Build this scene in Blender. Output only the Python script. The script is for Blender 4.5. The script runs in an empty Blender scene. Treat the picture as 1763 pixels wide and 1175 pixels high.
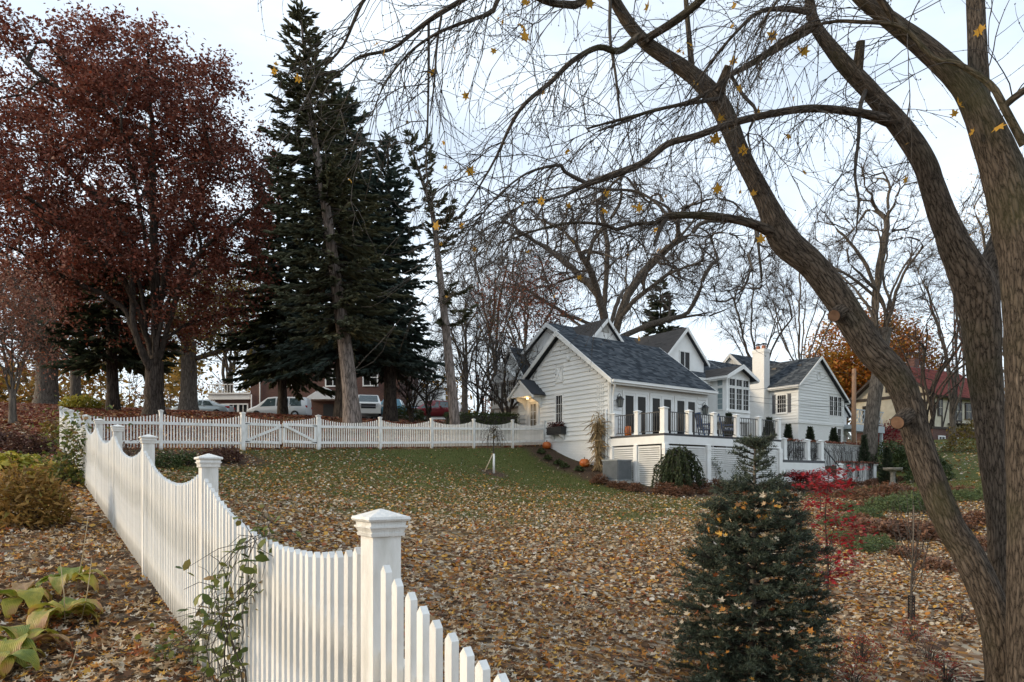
import bpy, math, random
import numpy as np
from mathutils import Vector, Matrix, noise as mnoise
rad = math.radians
random.seed(7)
rng = np.random.default_rng(7)
sc = bpy.context.scene
col = sc.collection

# ------------------------------------------------------------------ camera, sky, sun, exposure
F, CX, HY = 1200.0, 881.5, 826.0          # survey of the photograph: focal length, centre column, horizon row
cam_d = bpy.data.cameras.new('camera')
cam = bpy.data.objects.new('camera', cam_d)
col.objects.link(cam)
cam_d.sensor_width = 36.0
cam_d.lens = F / 1763 * 36.0
cam_d.shift_y = (HY - 587.5) / 1763
cam_d.clip_start, cam_d.clip_end = 0.05, 3000
cam.location = (0, 0, 0)
cam.rotation_euler = (rad(90), 0, 0)
sc.camera = cam

SUN_AZ, SUN_EL = rad(-98), rad(19)         # azimuth from +Y, to the left; low autumn sun
world = bpy.data.worlds.new('World')
sc.world = world
world.use_nodes = True
wn, wl = world.node_tree.nodes, world.node_tree.links
wn.clear()
w_out = wn.new('ShaderNodeOutputWorld')
w_bg = wn.new('ShaderNodeBackground')
w_sky = wn.new('ShaderNodeTexSky')
w_sky.sky_type = 'NISHITA'
w_sky.sun_disc = False
w_sky.sun_elevation = SUN_EL
w_sky.sun_rotation = SUN_AZ
w_sky.air_density, w_sky.dust_density, w_sky.ozone_density = 1.0, 2.0, 1.5
w_bg.inputs['Strength'].default_value = 0.13
# thin high cloud drawn over the clear sky
w_tc = wn.new('ShaderNodeTexCoord')
w_map = wn.new('ShaderNodeMapping'); w_map.inputs['Scale'].default_value = (1.0, 1.0, 3.2)
w_no = wn.new('ShaderNodeTexNoise')
w_no.inputs['Scale'].default_value = 1.7; w_no.inputs['Detail'].default_value = 6; w_no.inputs['Roughness'].default_value = 0.55
w_mr = wn.new('ShaderNodeMapRange')
w_mr.inputs['From Min'].default_value = 0.30; w_mr.inputs['From Max'].default_value = 0.66
w_mr.inputs['To Min'].default_value = 0.38; w_mr.inputs['To Max'].default_value = 0.88
w_mix = wn.new('ShaderNodeMixRGB'); w_mix.inputs['Color2'].default_value = (5.05, 5.55, 6.0, 1)
wl.new(w_tc.outputs['Generated'], w_map.inputs['Vector'])
wl.new(w_map.outputs['Vector'], w_no.inputs['Vector'])
wl.new(w_no.outputs['Fac'], w_mr.inputs['Value'])
wl.new(w_mr.outputs['Result'], w_mix.inputs['Fac'])
wl.new(w_sky.outputs['Color'], w_mix.inputs['Color1'])
wl.new(w_mix.outputs['Color'], w_bg.inputs['Color'])
wl.new(w_bg.outputs['Background'], w_out.inputs['Surface'])

sun_d = bpy.data.lights.new('sun', 'SUN')
sun_d.energy = 1.35
sun_d.angle = rad(12)
sun_d.color = (1.0, 0.80, 0.55)
sun = bpy.data.objects.new('sun', sun_d)
col.objects.link(sun)
sd = Vector((math.sin(SUN_AZ) * math.cos(SUN_EL), math.cos(SUN_AZ) * math.cos(SUN_EL), math.sin(SUN_EL)))
sun.rotation_euler = sd.to_track_quat('Z', 'Y').to_euler()
sun.location = sd * 60

vs = sc.view_settings
vs.view_transform = 'Standard'; vs.look = 'None'; vs.exposure = 0.95; vs.gamma = 1.0; vs.use_curve_mapping = False
sc.cycles.max_bounces = 6; sc.cycles.transparent_max_bounces = 8
sc.cycles.use_denoising = True

# ------------------------------------------------------------------ helpers
def at(px, py, Z):
    return Vector(((px - CX) / F * Z, Z, (HY - py) / F * Z))

def lerp(a, b, t): return a + (b - a) * t

def sstep(e0, e1, x):
    t = np.clip((x - e0) / (e1 - e0), 0, 1)
    return t * t * (3 - 2 * t)

def link(name, me, parent=None, mat=None, kind=None):
    o = bpy.data.objects.new(name, me)
    col.objects.link(o)
    if mat is not None and me is not None and not me.materials:
        me.materials.append(mat)
    if parent is not None: o.parent = parent
    if kind: o['kind'] = kind
    return o

def tag(o, label, cat, group=None):
    o['label'] = label; o['category'] = cat
    if group: o['group'] = group
    return o

def thing(name, label, cat, loc=(0, 0, 0), rz=0.0, group=None):
    o = bpy.data.objects.new(name, None); col.objects.link(o)
    o.empty_display_size = 0.2
    o.location = loc; o.rotation_euler = (0, 0, rz)
    return tag(o, label, cat, group)

def dup(o, parent=None):
    c = o.copy(); col.objects.link(c)
    c.parent = parent
    for ch in list(o.children): dup(ch, c)
    return c

def npmesh(name, V, Fc, mat=None, smooth=False):
    me = bpy.data.meshes.new(name)
    V = np.ascontiguousarray(V, dtype=np.float32); Fc = np.ascontiguousarray(Fc, dtype=np.int32)
    m, k = Fc.shape
    me.vertices.add(len(V)); me.vertices.foreach_set('co', V.ravel())
    me.loops.add(m * k); me.loops.foreach_set('vertex_index', Fc.ravel())
    me.polygons.add(m); me.polygons.foreach_set('loop_start', np.arange(0, m * k, k, dtype=np.int32))
    if smooth: me.polygons.foreach_set('use_smooth', np.ones(m, dtype=bool))
    me.update(calc_edges=True)
    if mat: me.materials.append(mat)
    return me

class MB:
    def __init__(self): self.v = []; self.f = []; self.sm = []
    def add(self, vs_, fs_, smooth=False):
        o = len(self.v); self.v.extend(vs_)
        for f in fs_: self.f.append([i + o for i in f]); self.sm.append(smooth)
        return self
    def box(self, x0, x1, y0, y1, z0, z1, M=None):
        vv = [(x0, y0, z0), (x1, y0, z0), (x1, y1, z0), (x0, y1, z0), (x0, y0, z1), (x1, y0, z1), (x1, y1, z1), (x0, y1, z1)]
        if M is not None: vv = [tuple(M @ Vector(p)) for p in vv]
        return self.add(vv, [(0, 3, 2, 1), (4, 5, 6, 7), (0, 1, 5, 4), (1, 2, 6, 5), (2, 3, 7, 6), (3, 0, 4, 7)])
    def bar(self, p, q, w, h, up=(0, 0, 1)):
        p, q = Vector(p), Vector(q); d = (q - p); L = d.length; d.normalize()
        s = d.cross(Vector(up))
        if s.length < 1e-5: s = d.cross(Vector((1, 0, 0)))
        s.normalize(); u = s.cross(d)
        M = Matrix((d, s, u)).transposed().to_4x4(); M.translation = p
        return self.box(0, L, -w / 2, w / 2, -h / 2, h / 2, M)
    def frustum(self, cx, cy, z0, z1, w0, w1):
        a, b = w0 / 2, w1 / 2
        vv = [(cx - a, cy - a, z0), (cx + a, cy - a, z0), (cx + a, cy + a, z0), (cx - a, cy + a, z0),
              (cx - b, cy - b, z1), (cx + b, cy - b, z1), (cx + b, cy + b, z1), (cx - b, cy + b, z1)]
        return self.add(vv, [(0, 3, 2, 1), (4, 5, 6, 7), (0, 1, 5, 4), (1, 2, 6, 5), (2, 3, 7, 6), (3, 0, 4, 7)])
    def prism(self, poly, t0, t1, plane='xz'):
        n = len(poly)
        def P(p, t): return (p[0], t, p[1]) if plane == 'xz' else ((t, p[0], p[1]) if plane == 'yz' else (p[0], p[1], t))
        vv = [P(p, t0) for p in poly] + [P(p, t1) for p in poly]
        return self.add(vv, [tuple(range(n)), tuple(range(2 * n - 1, n - 1, -1))] + [(i, i + n, (i + 1) % n + n, (i + 1) % n) for i in range(n)])
    def tube(self, pts, rr, n=6, cap=True):
        V, Fq = tube_np(pts, rr, n)
        self.add([tuple(p) for p in V], [tuple(f) for f in Fq], True)
        if cap:
            o = len(self.v) - len(V)
            self.f.append([o + i for i in range(n)][::-1]); self.sm.append(False)
            self.f.append([o + len(V) - n + i for i in range(n)]); self.sm.append(False)
        return self
    def lathe(self, prof, n=16, c=(0, 0, 0), squash=None):
        vv = []; fs = []
        for r, z in prof:
            for i in range(n):
                t = 2 * math.pi * i / n
                k = squash(t) if squash else 1.0
                vv.append((c[0] + r * k * math.cos(t), c[1] + r * k * math.sin(t), c[2] + z))
        for j in range(len(prof) - 1):
            for i in range(n):
                fs.append((j * n + i, j * n + (i + 1) % n, (j + 1) * n + (i + 1) % n, (j + 1) * n + i))
        return self.add(vv, fs, True)
    def mesh(self, name, mat=None):
        me = bpy.data.meshes.new(name)
        me.from_pydata(self.v, [], self.f)
        if any(self.sm): me.polygons.foreach_set('use_smooth', self.sm)
        me.update()
        if mat: me.materials.append(mat)
        return me
    def build(self, name, mat, parent=None, kind=None):
        return link(name, self.mesh(name, mat), parent, None, kind)

def tube_np(pts, rr, n=6):
    P = np.asarray([tuple(p) for p in pts], dtype=float); r = np.asarray(rr, dtype=float)
    m = len(P)
    T = np.gradient(P, axis=0); T /= np.linalg.norm(T, axis=1, keepdims=True) + 1e-12
    ref = np.array([0.31, 0.17, 0.93]) if abs(T[0, 2]) < 0.9 else np.array([1.0, 0.1, 0.0])
    A = ref - (T @ ref)[:, None] * T
    A /= np.linalg.norm(A, axis=1, keepdims=True) + 1e-12
    B = np.cross(T, A)
    th = np.arange(n) * 2 * np.pi / n
    V = P[:, None, :] + r[:, None, None] * (np.cos(th)[None, :, None] * A[:, None, :] + np.sin(th)[None, :, None] * B[:, None, :])
    i = np.arange(m - 1)[:, None] * n; j = np.arange(n)[None, :]; j2 = (j + 1) % n
    Fq = np.stack([i + j, i + j2, i + n + j2, i + n + j], axis=-1).reshape(-1, 4)
    return V.reshape(-1, 3), Fq

def tubes_mesh(name, tubes, mat=None, smooth=True):
    Vs, Fs, o = [], [], 0
    for pts, rr, n in tubes:
        V, Fq = tube_np(pts, rr, n); Vs.append(V); Fs.append(Fq + o); o += len(V)
    return npmesh(name, np.concatenate(Vs), np.concatenate(Fs), mat, smooth)

def rots(N, tilt=0.5, axis_dir=None):
    """N random rotation matrices: local +z tilted from world up by about 'tilt' rad, random spin."""
    az = rng.uniform(0, 2 * np.pi, N); ti = np.abs(rng.normal(0, tilt, N)); sp = rng.uniform(0, 2 * np.pi, N)
    return euler3(az, ti, sp)

def euler3(az, ti, sp):
    def rz(a):
        c, s, z, o = np.cos(a), np.sin(a), np.zeros_like(a), np.ones_like(a)
        return np.stack([np.stack([c, -s, z], -1), np.stack([s, c, z], -1), np.stack([z, z, o], -1)], -2)
    c, s, z, o = np.cos(ti), np.sin(ti), np.zeros_like(ti), np.ones_like(ti)
    rx = np.stack([np.stack([o, z, z], -1), np.stack([z, c, -s], -1), np.stack([z, s, c], -1)], -2)
    return rz(az) @ rx @ rz(sp)

def aim(D, roll=None):
    """rotation matrices whose local +x points along D (N,3)."""
    D = D / (np.linalg.norm(D, axis=1, keepdims=True) + 1e-9)
    up = np.tile(np.array([0.0, 0.0, 1.0]), (len(D), 1)); up[np.abs(D[:, 2]) > 0.95] = (1, 0, 0)
    S = np.cross(up, D); S /= np.linalg.norm(S, axis=1, keepdims=True) + 1e-9
    U = np.cross(D, S)
    if roll is not None:
        c, s = np.cos(roll)[:, None], np.sin(roll)[:, None]
        S, U = c * S + s * U, -s * S + c * U
    return np.stack([D, S, U], axis=-1)

def scatter(tv, tf, pos, R, s):
    tv = np.asarray(tv, float); tf = np.asarray(tf, int)
    N = len(pos); n = len(tv)
    s = np.asarray(s, float)
    if s.ndim == 1: sv = tv[None] * s[:, None, None]
    else: sv = tv[None] * s[:, None, :]
    V = np.einsum('nij,nkj->nki', R, sv) + np.asarray(pos)[:, None, :]
    Fc = (tf[None] + (np.arange(N) * n)[:, None, None]).reshape(-1, tf.shape[1])
    return V.reshape(-1, 3), Fc

# leaf shapes
ML = np.array([(0, -.5), (.16, -.26), (.45, -.36), (.30, -.06), (.52, .2), (.2, .14), (0, .58), (-.2, .14), (-.52, .2), (-.30, -.06), (-.45, -.36), (-.16, -.26)])
def maple_leaf(curl=.35):
    v = [(0, -.08, 0)] + [(x, y, curl * (x * x * 1.1 + (y + .1) ** 2 * .7)) for x, y in ML]
    f = [(0, i + 1, (i + 1) % 12 + 1) for i in range(12)]
    return np.array(v), np.array(f)
QUADLEAF = (np.array([(-.5, 0, 0), (0, -.28, .07), (.5, 0, .02), (0, .28, .07)]), np.array([(0, 1, 2, 3)]))
OVAL = (np.array([(-.5, 0, 0), (-.2, -.24, .05), (.2, -.22, .06), (.5, 0, -.04), (.2, .22, .06), (-.2, .24, .05)]),
        np.array([(0, 1, 5), (1, 2, 5), (2, 4, 5), (2, 3, 4)]))

# ------------------------------------------------------------------ materials
MATS = {}
def nodes_of(name):
    m = bpy.data.materials.new(name); m.use_nodes = True
    nt = m.node_tree; b = nt.nodes['Principled BSDF']
    return m, nt, b

def ramp(nt, stops, constant=False):
    r = nt.nodes.new('ShaderNodeValToRGB')
    if constant: r.color_ramp.interpolation = 'CONSTANT'
    e = r.color_ramp.elements
    while len(e) > 1: e.remove(e[-1])
    e[0].position = stops[0][0]; e[0].color = (*stops[0][1], 1)
    for p, c in stops[1:]:
        k = e.new(p); k.color = (*c, 1)
    return r

def paint(name, c1, c2=None, rough=.5, scale=6.0, bump=.0, bscale=40.0, detail=5, stretch=(1, 1, 1), metal=0, spec=.5, lo=.35, hi=.65, var=0.0):
    m, nt, b = nodes_of(name); N, L = nt.nodes, nt.links
    c2 = c2 or c1
    tc = N.new('ShaderNodeTexCoord'); mp = N.new('ShaderNodeMapping'); mp.inputs['Scale'].default_value = stretch
    L.new(tc.outputs['Object'], mp.inputs['Vector'])
    no = N.new('ShaderNodeTexNoise'); no.inputs['Scale'].default_value = scale; no.inputs['Detail'].default_value = detail
    L.new(mp.outputs['Vector'], no.inputs['Vector'])
    r = ramp(nt, [(lo, c1), (hi, c2)]); L.new(no.outputs['Fac'], r.inputs['Fac'])
    last = r.outputs['Color']
    if var:
        oi = N.new('ShaderNodeObjectInfo'); hs = N.new('ShaderNodeHueSaturation')
        mr = N.new('ShaderNodeMapRange'); mr.inputs['To Min'].default_value = 1 - var; mr.inputs['To Max'].default_value = 1 + var * .5
        L.new(oi.outputs['Random'], mr.inputs['Value']); L.new(mr.outputs['Result'], hs.inputs['Value']); L.new(last, hs.inputs['Color'])
        last = hs.outputs['Color']
    L.new(last, b.inputs['Base Color'])
    b.inputs['Roughness'].default_value = rough; b.inputs['Metallic'].default_value = metal
    b.inputs['Specular IOR Level'].default_value = spec
    if bump:
        n2 = N.new('ShaderNodeTexNoise'); n2.inputs['Scale'].default_value = bscale; n2.inputs['Detail'].default_value = 6
        L.new(mp.outputs['Vector'], n2.inputs['Vector'])
        bm = N.new('ShaderNodeBump'); bm.inputs['Strength'].default_value = bump; bm.inputs['Distance'].default_value = .02
        L.new(n2.outputs['Fac'], bm.inputs['Height']); L.new(bm.outputs['Normal'], b.inputs['Normal'])
    MATS[name] = m
    return m

def island(name, stops, rough=.6, trans=.25, constant=False, spec=.3):
    """every separate leaf / shingle / needle gets its own colour from a list"""
    m, nt, b = nodes_of(name); N, L = nt.nodes, nt.links
    g = N.new('ShaderNodeNewGeometry'); r = ramp(nt, stops, constant)
    L.new(g.outputs['Random Per Island'], r.inputs['Fac']); L.new(r.outputs['Color'], b.inputs['Base Color'])
    b.inputs['Roughness'].default_value = rough; b.inputs['Specular IOR Level'].default_value = spec
    if trans:
        t = N.new('ShaderNodeBsdfTranslucent'); mx = N.new('ShaderNodeMixShader'); mx.inputs['Fac'].default_value = trans
        L.new(r.outputs['Color'], t.inputs['Color']); L.new(b.outputs['BSDF'], mx.inputs[1]); L.new(t.outputs['BSDF'], mx.inputs[2])
        L.new(mx.outputs['Shader'], N['Material Output'].inputs['Surface'])
    MATS[name] = m
    return m

def lerp3(a, b, t): return tuple(x + (y - x) * t for x, y in zip(a, b))

def bark(name, cd, cl, scale=1.0, bump=.8, uv=False, moss=None):
    m, nt, b = nodes_of(name); N, L = nt.nodes, nt.links
    tc = N.new('ShaderNodeTexCoord'); mp = N.new('ShaderNodeMapping')
    mp.inputs['Scale'].default_value = (34 * scale, 5.5 * scale, 1) if uv else (9 * scale, 9 * scale, 1.6 * scale)
    L.new(tc.outputs['UV' if uv else 'Object'], mp.inputs['Vector'])
    no = N.new('ShaderNodeTexNoise'); no.inputs['Scale'].default_value = 1.6; no.inputs['Detail'].default_value = 9; no.inputs['Roughness'].default_value = .68
    no.inputs['Distortion'].default_value = .6
    L.new(mp.outputs['Vector'], no.inputs['Vector'])
    vo = N.new('ShaderNodeTexVoronoi'); vo.feature = 'DISTANCE_TO_EDGE'; vo.inputs['Scale'].default_value = 1.0
    mxv = N.new('ShaderNodeVectorMath'); mxv.operation = 'MULTIPLY_ADD'; mxv.inputs[1].default_value = (1.5, 1.5, 1.5)
    L.new(no.outputs['Color'], mxv.inputs[0]); L.new(mp.outputs['Vector'], mxv.inputs[2])
    L.new(mxv.outputs['Vector'], vo.inputs['Vector'])
    h = N.new('ShaderNodeMath'); h.operation = 'MULTIPLY_ADD'; h.use_clamp = True
    L.new(vo.outputs['Distance'], h.inputs[0]); h.inputs[1].default_value = 1.5
    hm = N.new('ShaderNodeMath'); hm.operation = 'MULTIPLY'; hm.inputs[1].default_value = .62
    L.new(no.outputs['Fac'], hm.inputs[0]); L.new(hm.outputs['Value'], h.inputs[2])
    r = ramp(nt, [(.30, cd), (.46, lerp3(cd, cl, .55)), (.80, cl)]); L.new(h.outputs['Value'], r.inputs['Fac'])
    last = r.outputs['Color']
    if moss:
        n3 = N.new('ShaderNodeTexNoise'); n3.inputs['Scale'].default_value = 1.3; n3.inputs['Detail'].default_value = 4
        L.new(tc.outputs['Object'], n3.inputs['Vector'])
        r3 = ramp(nt, [(.52, (0, 0, 0)), (.68, (.55, .55, .55))]); L.new(n3.outputs['Fac'], r3.inputs['Fac'])
        mm = N.new('ShaderNodeMixRGB'); mm.inputs['Color2'].default_value = (*moss, 1)
        L.new(r3.outputs['Color'], mm.inputs['Fac']); L.new(last, mm.inputs['Color1']); last = mm.outputs['Color']
    L.new(last, b.inputs['Base Color'])
    b.inputs['Roughness'].default_value = .9; b.inputs['Specular IOR Level'].default_value = .15
    bm = N.new('ShaderNodeBump'); bm.inputs['Strength'].default_value = bump; bm.inputs['Distance'].default_value = .03
    L.new(h.outputs['Value'], bm.inputs['Height']); L.new(bm.outputs['Normal'], b.inputs['Normal'])
    MATS[name] = m
    return m

def brickmat(name, c1, c2, mortar, scale=1.0, bump=.5, rough=.8):
    m, nt, b = nodes_of(name); N, L = nt.nodes, nt.links
    tc = N.new('ShaderNodeTexCoord'); mp = N.new('ShaderNodeMapping')
    g = N.new('ShaderNodeNewGeometry')
    # lay courses along the wall whichever way it faces: u = x + y, v = z
    sx = N.new('ShaderNodeSeparateXYZ'); ad = N.new('ShaderNodeMath'); cb = N.new('ShaderNodeCombineXYZ')
    L.new(tc.outputs['Object'], sx.inputs['Vector'])
    L.new(sx.outputs['X'], ad.inputs[0]); L.new(sx.outputs['Y'], ad.inputs[1])
    L.new(ad.outputs['Value'], cb.inputs['X']); L.new(sx.outputs['Z'], cb.inputs['Y'])
    br = N.new('ShaderNodeTexBrick'); br.inputs['Scale'].default_value = scale
    br.inputs['Brick Width'].default_value = .22; br.inputs['Row Height'].default_value = .075; br.inputs['Mortar Size'].default_value = .006
    br.inputs['Color1'].default_value = (*c1, 1); br.inputs['Color2'].default_value = (*c2, 1); br.inputs['Mortar'].default_value = (*mortar, 1)
    L.new(cb.outputs['Vector'], br.inputs['Vector'])
    L.new(br.outputs['Color'], b.inputs['Base Color'])
    bm = N.new('ShaderNodeBump'); bm.inputs['Strength'].default_value = bump; bm.inputs['Distance'].default_value = .01; bm.invert = True
    L.new(br.outputs['Fac'], bm.inputs['Height']); L.new(bm.outputs['Normal'], b.inputs['Normal'])
    b.inputs['Roughness'].default_value = rough
    MATS[name] = m
    return m

WHITE = paint('white_paint', (.74, .735, .70), (.80, .80, .775), rough=.45, scale=2.5, bump=.06, bscale=60, var=.06)
FENCEW = paint('fence_paint', (.54, .525, .47), (.76, .75, .715), rough=.5, scale=11, bump=.38, bscale=60, lo=.28, hi=.50, stretch=(1, 1, .22), var=.11, detail=8)
def dirty(base):
    m = base.copy(); m.name = base.name + '_splashed'; nt = m.node_tree; N, L = nt.nodes, nt.links; b = N['Principled BSDF']
    src = b.inputs['Base Color'].links[0].from_socket
    tc = N.new('ShaderNodeTexCoord'); sx = N.new('ShaderNodeSeparateXYZ'); L.new(tc.outputs['Object'], sx.inputs['Vector'])
    oi = N.new('ShaderNodeObjectInfo'); no = N.new('ShaderNodeTexNoise'); no.noise_dimensions = '4D'; no.inputs['Scale'].default_value = 14; no.inputs['Detail'].default_value = 6
    L.new(tc.outputs['Object'], no.inputs['Vector']); L.new(oi.outputs['Random'], no.inputs['W'])
    mr = N.new('ShaderNodeMapRange'); mr.inputs['From Min'].default_value = .16; mr.inputs['From Max'].default_value = 0; L.new(sx.outputs['Z'], mr.inputs['Value'])
    mu_ = N.new('ShaderNodeMath'); mu_.operation = 'MULTIPLY'; L.new(mr.outputs['Result'], mu_.inputs[0]); L.new(no.outputs['Fac'], mu_.inputs[1])
    mx = N.new('ShaderNodeMixRGB'); mx.inputs['Color2'].default_value = (.20, .17, .11, 1); L.new(mu_.outputs['Value'], mx.inputs['Fac']); L.new(src, mx.inputs['Color1']); L.new(mx.outputs['Color'], b.inputs['Base Color'])
    return m
FENCED = dirty(FENCEW)
SIDING = paint('siding_paint', (.73, .73, .70), (.80, .80, .77), rough=.5, scale=1.5, bump=.05, bscale=30, var=.07)
WBRICK = brickmat('painted_brick', (.76, .75, .71), (.80, .79, .76), (.68, .67, .64), bump=.35, rough=.6)
DARKMET = paint('black_metal', (.012, .012, .014), rough=.4)
GLASS = paint('window_glass', (.008, .008, .009), (.022, .018, .015), rough=.06, scale=.8, spec=.14)
WARMGLASS = paint('curtained_glass', (.10, .085, .06), (.18, .15, .11), rough=.06, scale=1.2, spec=.4)
SHUTTER = paint('shutter_paint', (.055, .06, .075), rough=.55, bump=.1)
CONC = paint('concrete', (.30, .29, .26), (.48, .47, .43), rough=.9, scale=3, bump=.3)
SLATE = island('roof_shingle', [(0, (0.02, 0.026, 0.034)), (0.3, (0.04, 0.05, 0.062)), (0.6, (0.07, 0.082, 0.096)), (0.8, (0.105, 0.118, 0.132)), (1, (0.03, 0.037, 0.047))], rough=.85, trans=0, spec=.25)
BROWNROOF = island('weathered_shingle', [(0, (.075, .07, .066)), (.5, (.11, .10, .095)), (1, (.09, .085, .08))], rough=.9, trans=0, spec=.2)
ROOFBASE = paint('roof_base', (.03, .034, .04), rough=.9)
FLOORW = paint('deck_board', (.06, .06, .065), (.09, .09, .095), rough=.7)
MAPLEBARK = bark('maple_bark', (.026, .020, .015), (.215, .17, .13), scale=1.5, bump=1.0, uv=True, moss=(.085, .085, .035))
DARKBARK = bark('oak_bark', (.020, .016, .013), (.085, .068, .056), bump=.7)
PINEBARK = bark('pine_bark', (.07, .058, .05), (.26, .215, .19), bump=.7)
GREYBARK = bark('grey_bark', (.05, .043, .036), (.16, .135, .11), bump=.5)
TWIG = paint('twig_bark', (.028, .022, .017), (.062, .05, .039), rough=.8, scale=14)
TWIGGREY = paint('far_twig', (.045, .036, .031), (.085, .068, .056), rough=.85, scale=4)
# ------------------------------------------------------------------ the lie of the land
def lf(Z):                                   # plan line of the near fence (runs away to the left)
    return (-.7013 * Z + 1.103, Z)
def capz(Z): return -.097 + (Z - 2.15) * .1225
HC = Vector((4.19, 29.77, 0)); HA = rad(36.5)
HR = (math.cos(HA), math.sin(HA)); HL = (-math.sin(HA), math.cos(HA))
def hab(a, b): return (HC.x + a * HR[0] + b * HL[0], HC.y + a * HR[1] + b * HL[1])
def ff(px): 
    Z = 40190 / (2146 - px); return ((px - CX) / F * Z, Z)
CP = []
for Z in (2.15, 4.12, 6.19, 8.1, 10, 12, 14, 16.1, 18, 20): CP.append((*lf(Z), capz(Z) - 1.24))
for px, yb in ((277, 774), (418, 775.5), (548, 774), (654, 773.5), (743, 772.5), (815, 771), (882, 770)):
    X, Z = ff(px); CP.append((X, Z, (HY - yb) / F * Z))
CP += [(*hab(0, 0), .32), (*hab(0, 1.2), .72), (*hab(0, 4.39), 1.66), (*hab(0, 6.4), 1.95), (*hab(-1.5, 6), 1.8), (*hab(-1.4, 0), -.02), (*hab(-1.4, 2.5), .55),
       (*hab(0, -3), -.40), (*hab(4, -3), -.40), (*hab(8, -3), -.38), (*hab(13.7, -3), -.34), (*hab(17.5, -2.6), -.22), (*hab(3, -6), -.62), (*hab(10, -6), -.62),
       (*hab(4, 0), -.2), (*hab(8, 2), .3), (*hab(20, 2), .8), (*hab(23, 5), 1.2), (*hab(30, 4), 1.6), (*hab(36, 8), 2.4), (*hab(12, 10), 2.5)]
CP += [(0, 0, -1.47), (-3, -4, -1.6), (4, -4, -1.8), (1.9, 5.5, -1.74), (3.75, 5.2, -1.80), (7, 7, -1.9), (9, 12, -1.72), (5, 12, -1.36), (1.5, 12, -1.1), (-2, 9, -.86),
       (1.5, 17, -.80), (6, 18, -.98), (11, 19, -1.05), (16, 22, -.85), (17, 31, -.28), (22, 30, -.1), (27, 38, .85), (34, 45, 1.7),
       (-3, 4, -1.22), (-6, 7, -.62), (-9, 10, -.15), (-13, 14, .55), (-18, 22, 1.75), (-24, 30, 2.85), (-12, 27, 2.0), (-5, 30, 2.1), (-29, 41, 4.45), (-20, 42, 4.1), (-15, 44, 4.1), (-9, 45, 3.75), (-2, 44, 3.55),
       (-34, 58, 5.0), (-20, 58, 5.0), (-8, 58, 4.85), (4, 58, 4.7), (-30, 75, 5.1), (-10, 75, 5.1), (8, 62, 4.2), (14, 60, 3.6), (25, 62, 3.0), (42, 70, 4.0), (55, 80, 5.0), (40, 30, .8)]
for k in range(14):
    t = math.tau * k / 14
    CP.append((160 * math.cos(t), 60 + 160 * math.sin(t), 5.0 if math.sin(t) > -.3 else -1.5))
CP = np.array(CP)
def _U(d2): return np.where(d2 > 1e-9, d2 * np.log(d2 + 1e-12), 0) * .5
_n = len(CP)
_K = _U(((CP[:, None, :2] - CP[None, :, :2]) ** 2).sum(-1)) + np.eye(_n) * .8
_P = np.c_[np.ones(_n), CP[:, :2]]
_A = np.block([[_K, _P], [_P.T, np.zeros((3, 3))]])
_W = np.linalg.solve(_A, np.r_[CP[:, 2], 0, 0, 0])
def Hn(X, Y):
    X = np.asarray(X, float); Y = np.asarray(Y, float)
    sh = X.shape; x, y = X.ravel(), Y.ravel()
    out = np.zeros(len(x))
    for s in range(0, len(x), 20000):
        xs, ys = x[s:s + 20000], y[s:s + 20000]
        d2 = (xs[:, None] - CP[None, :, 0]) ** 2 + (ys[:, None] - CP[None, :, 1]) ** 2
        out[s:s + 20000] = _U(d2) @ _W[:_n] + _W[_n] + _W[_n + 1] * xs + _W[_n + 2] * ys
    r = np.hypot(x, y - 60); k = sstep(95, 160, r)
    out = out * (1 - k) + k * np.where(y > 0, 5.0, -1.5 + 6.5 * sstep(-60, 0, y))
    return out.reshape(sh)
def H(x, y): return float(Hn(np.array([x]), np.array([y]))[0])
def G(x, y, dz=0.0): return Vector((x, y, H(x, y) + dz))
def gpx(px, Z, dz=0.0): 
    x = (px - CX) / F * Z; return G(x, Z, dz)

def to_ab(X, Y):
    dx, dy = X - HC.x, Y - HC.y
    return dx * HR[0] + dy * HR[1], dx * HL[0] + dy * HL[1]

# ground sheet: dense where the lawn is, coarse out to the horizon
def axis(lo, a, b, hi, step, k):
    mid = np.arange(a, b, step)
    return np.r_[a - (np.linspace(0, 1, k)[1:][::-1] ** 2.2) * (a - lo), mid, b + (np.linspace(0, 1, k) ** 2.2) * (hi - b)]
gx = axis(-900, -32, 36, 900, .34, 26); gy = axis(-300, -2, 62, 1500, .34, 26)
GX, GY = np.meshgrid(gx, gy)
GZ = Hn(GX, GY)
nz = np.array([mnoise.noise(Vector((x * .9, y * .9, 0))) + .5 * mnoise.noise(Vector((x * 2.3, y * 2.3, 3))) for x, y in zip(GX.ravel(), GY.ravel())]).reshape(GX.shape)
GZ = GZ + nz * .02
ny, nx = GX.shape
idx = np.arange(ny * nx).reshape(ny, nx)
gF = np.stack([idx[:-1, :-1], idx[:-1, 1:], idx[1:, 1:], idx[1:, :-1]], -1).reshape(-1, 4)

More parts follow.
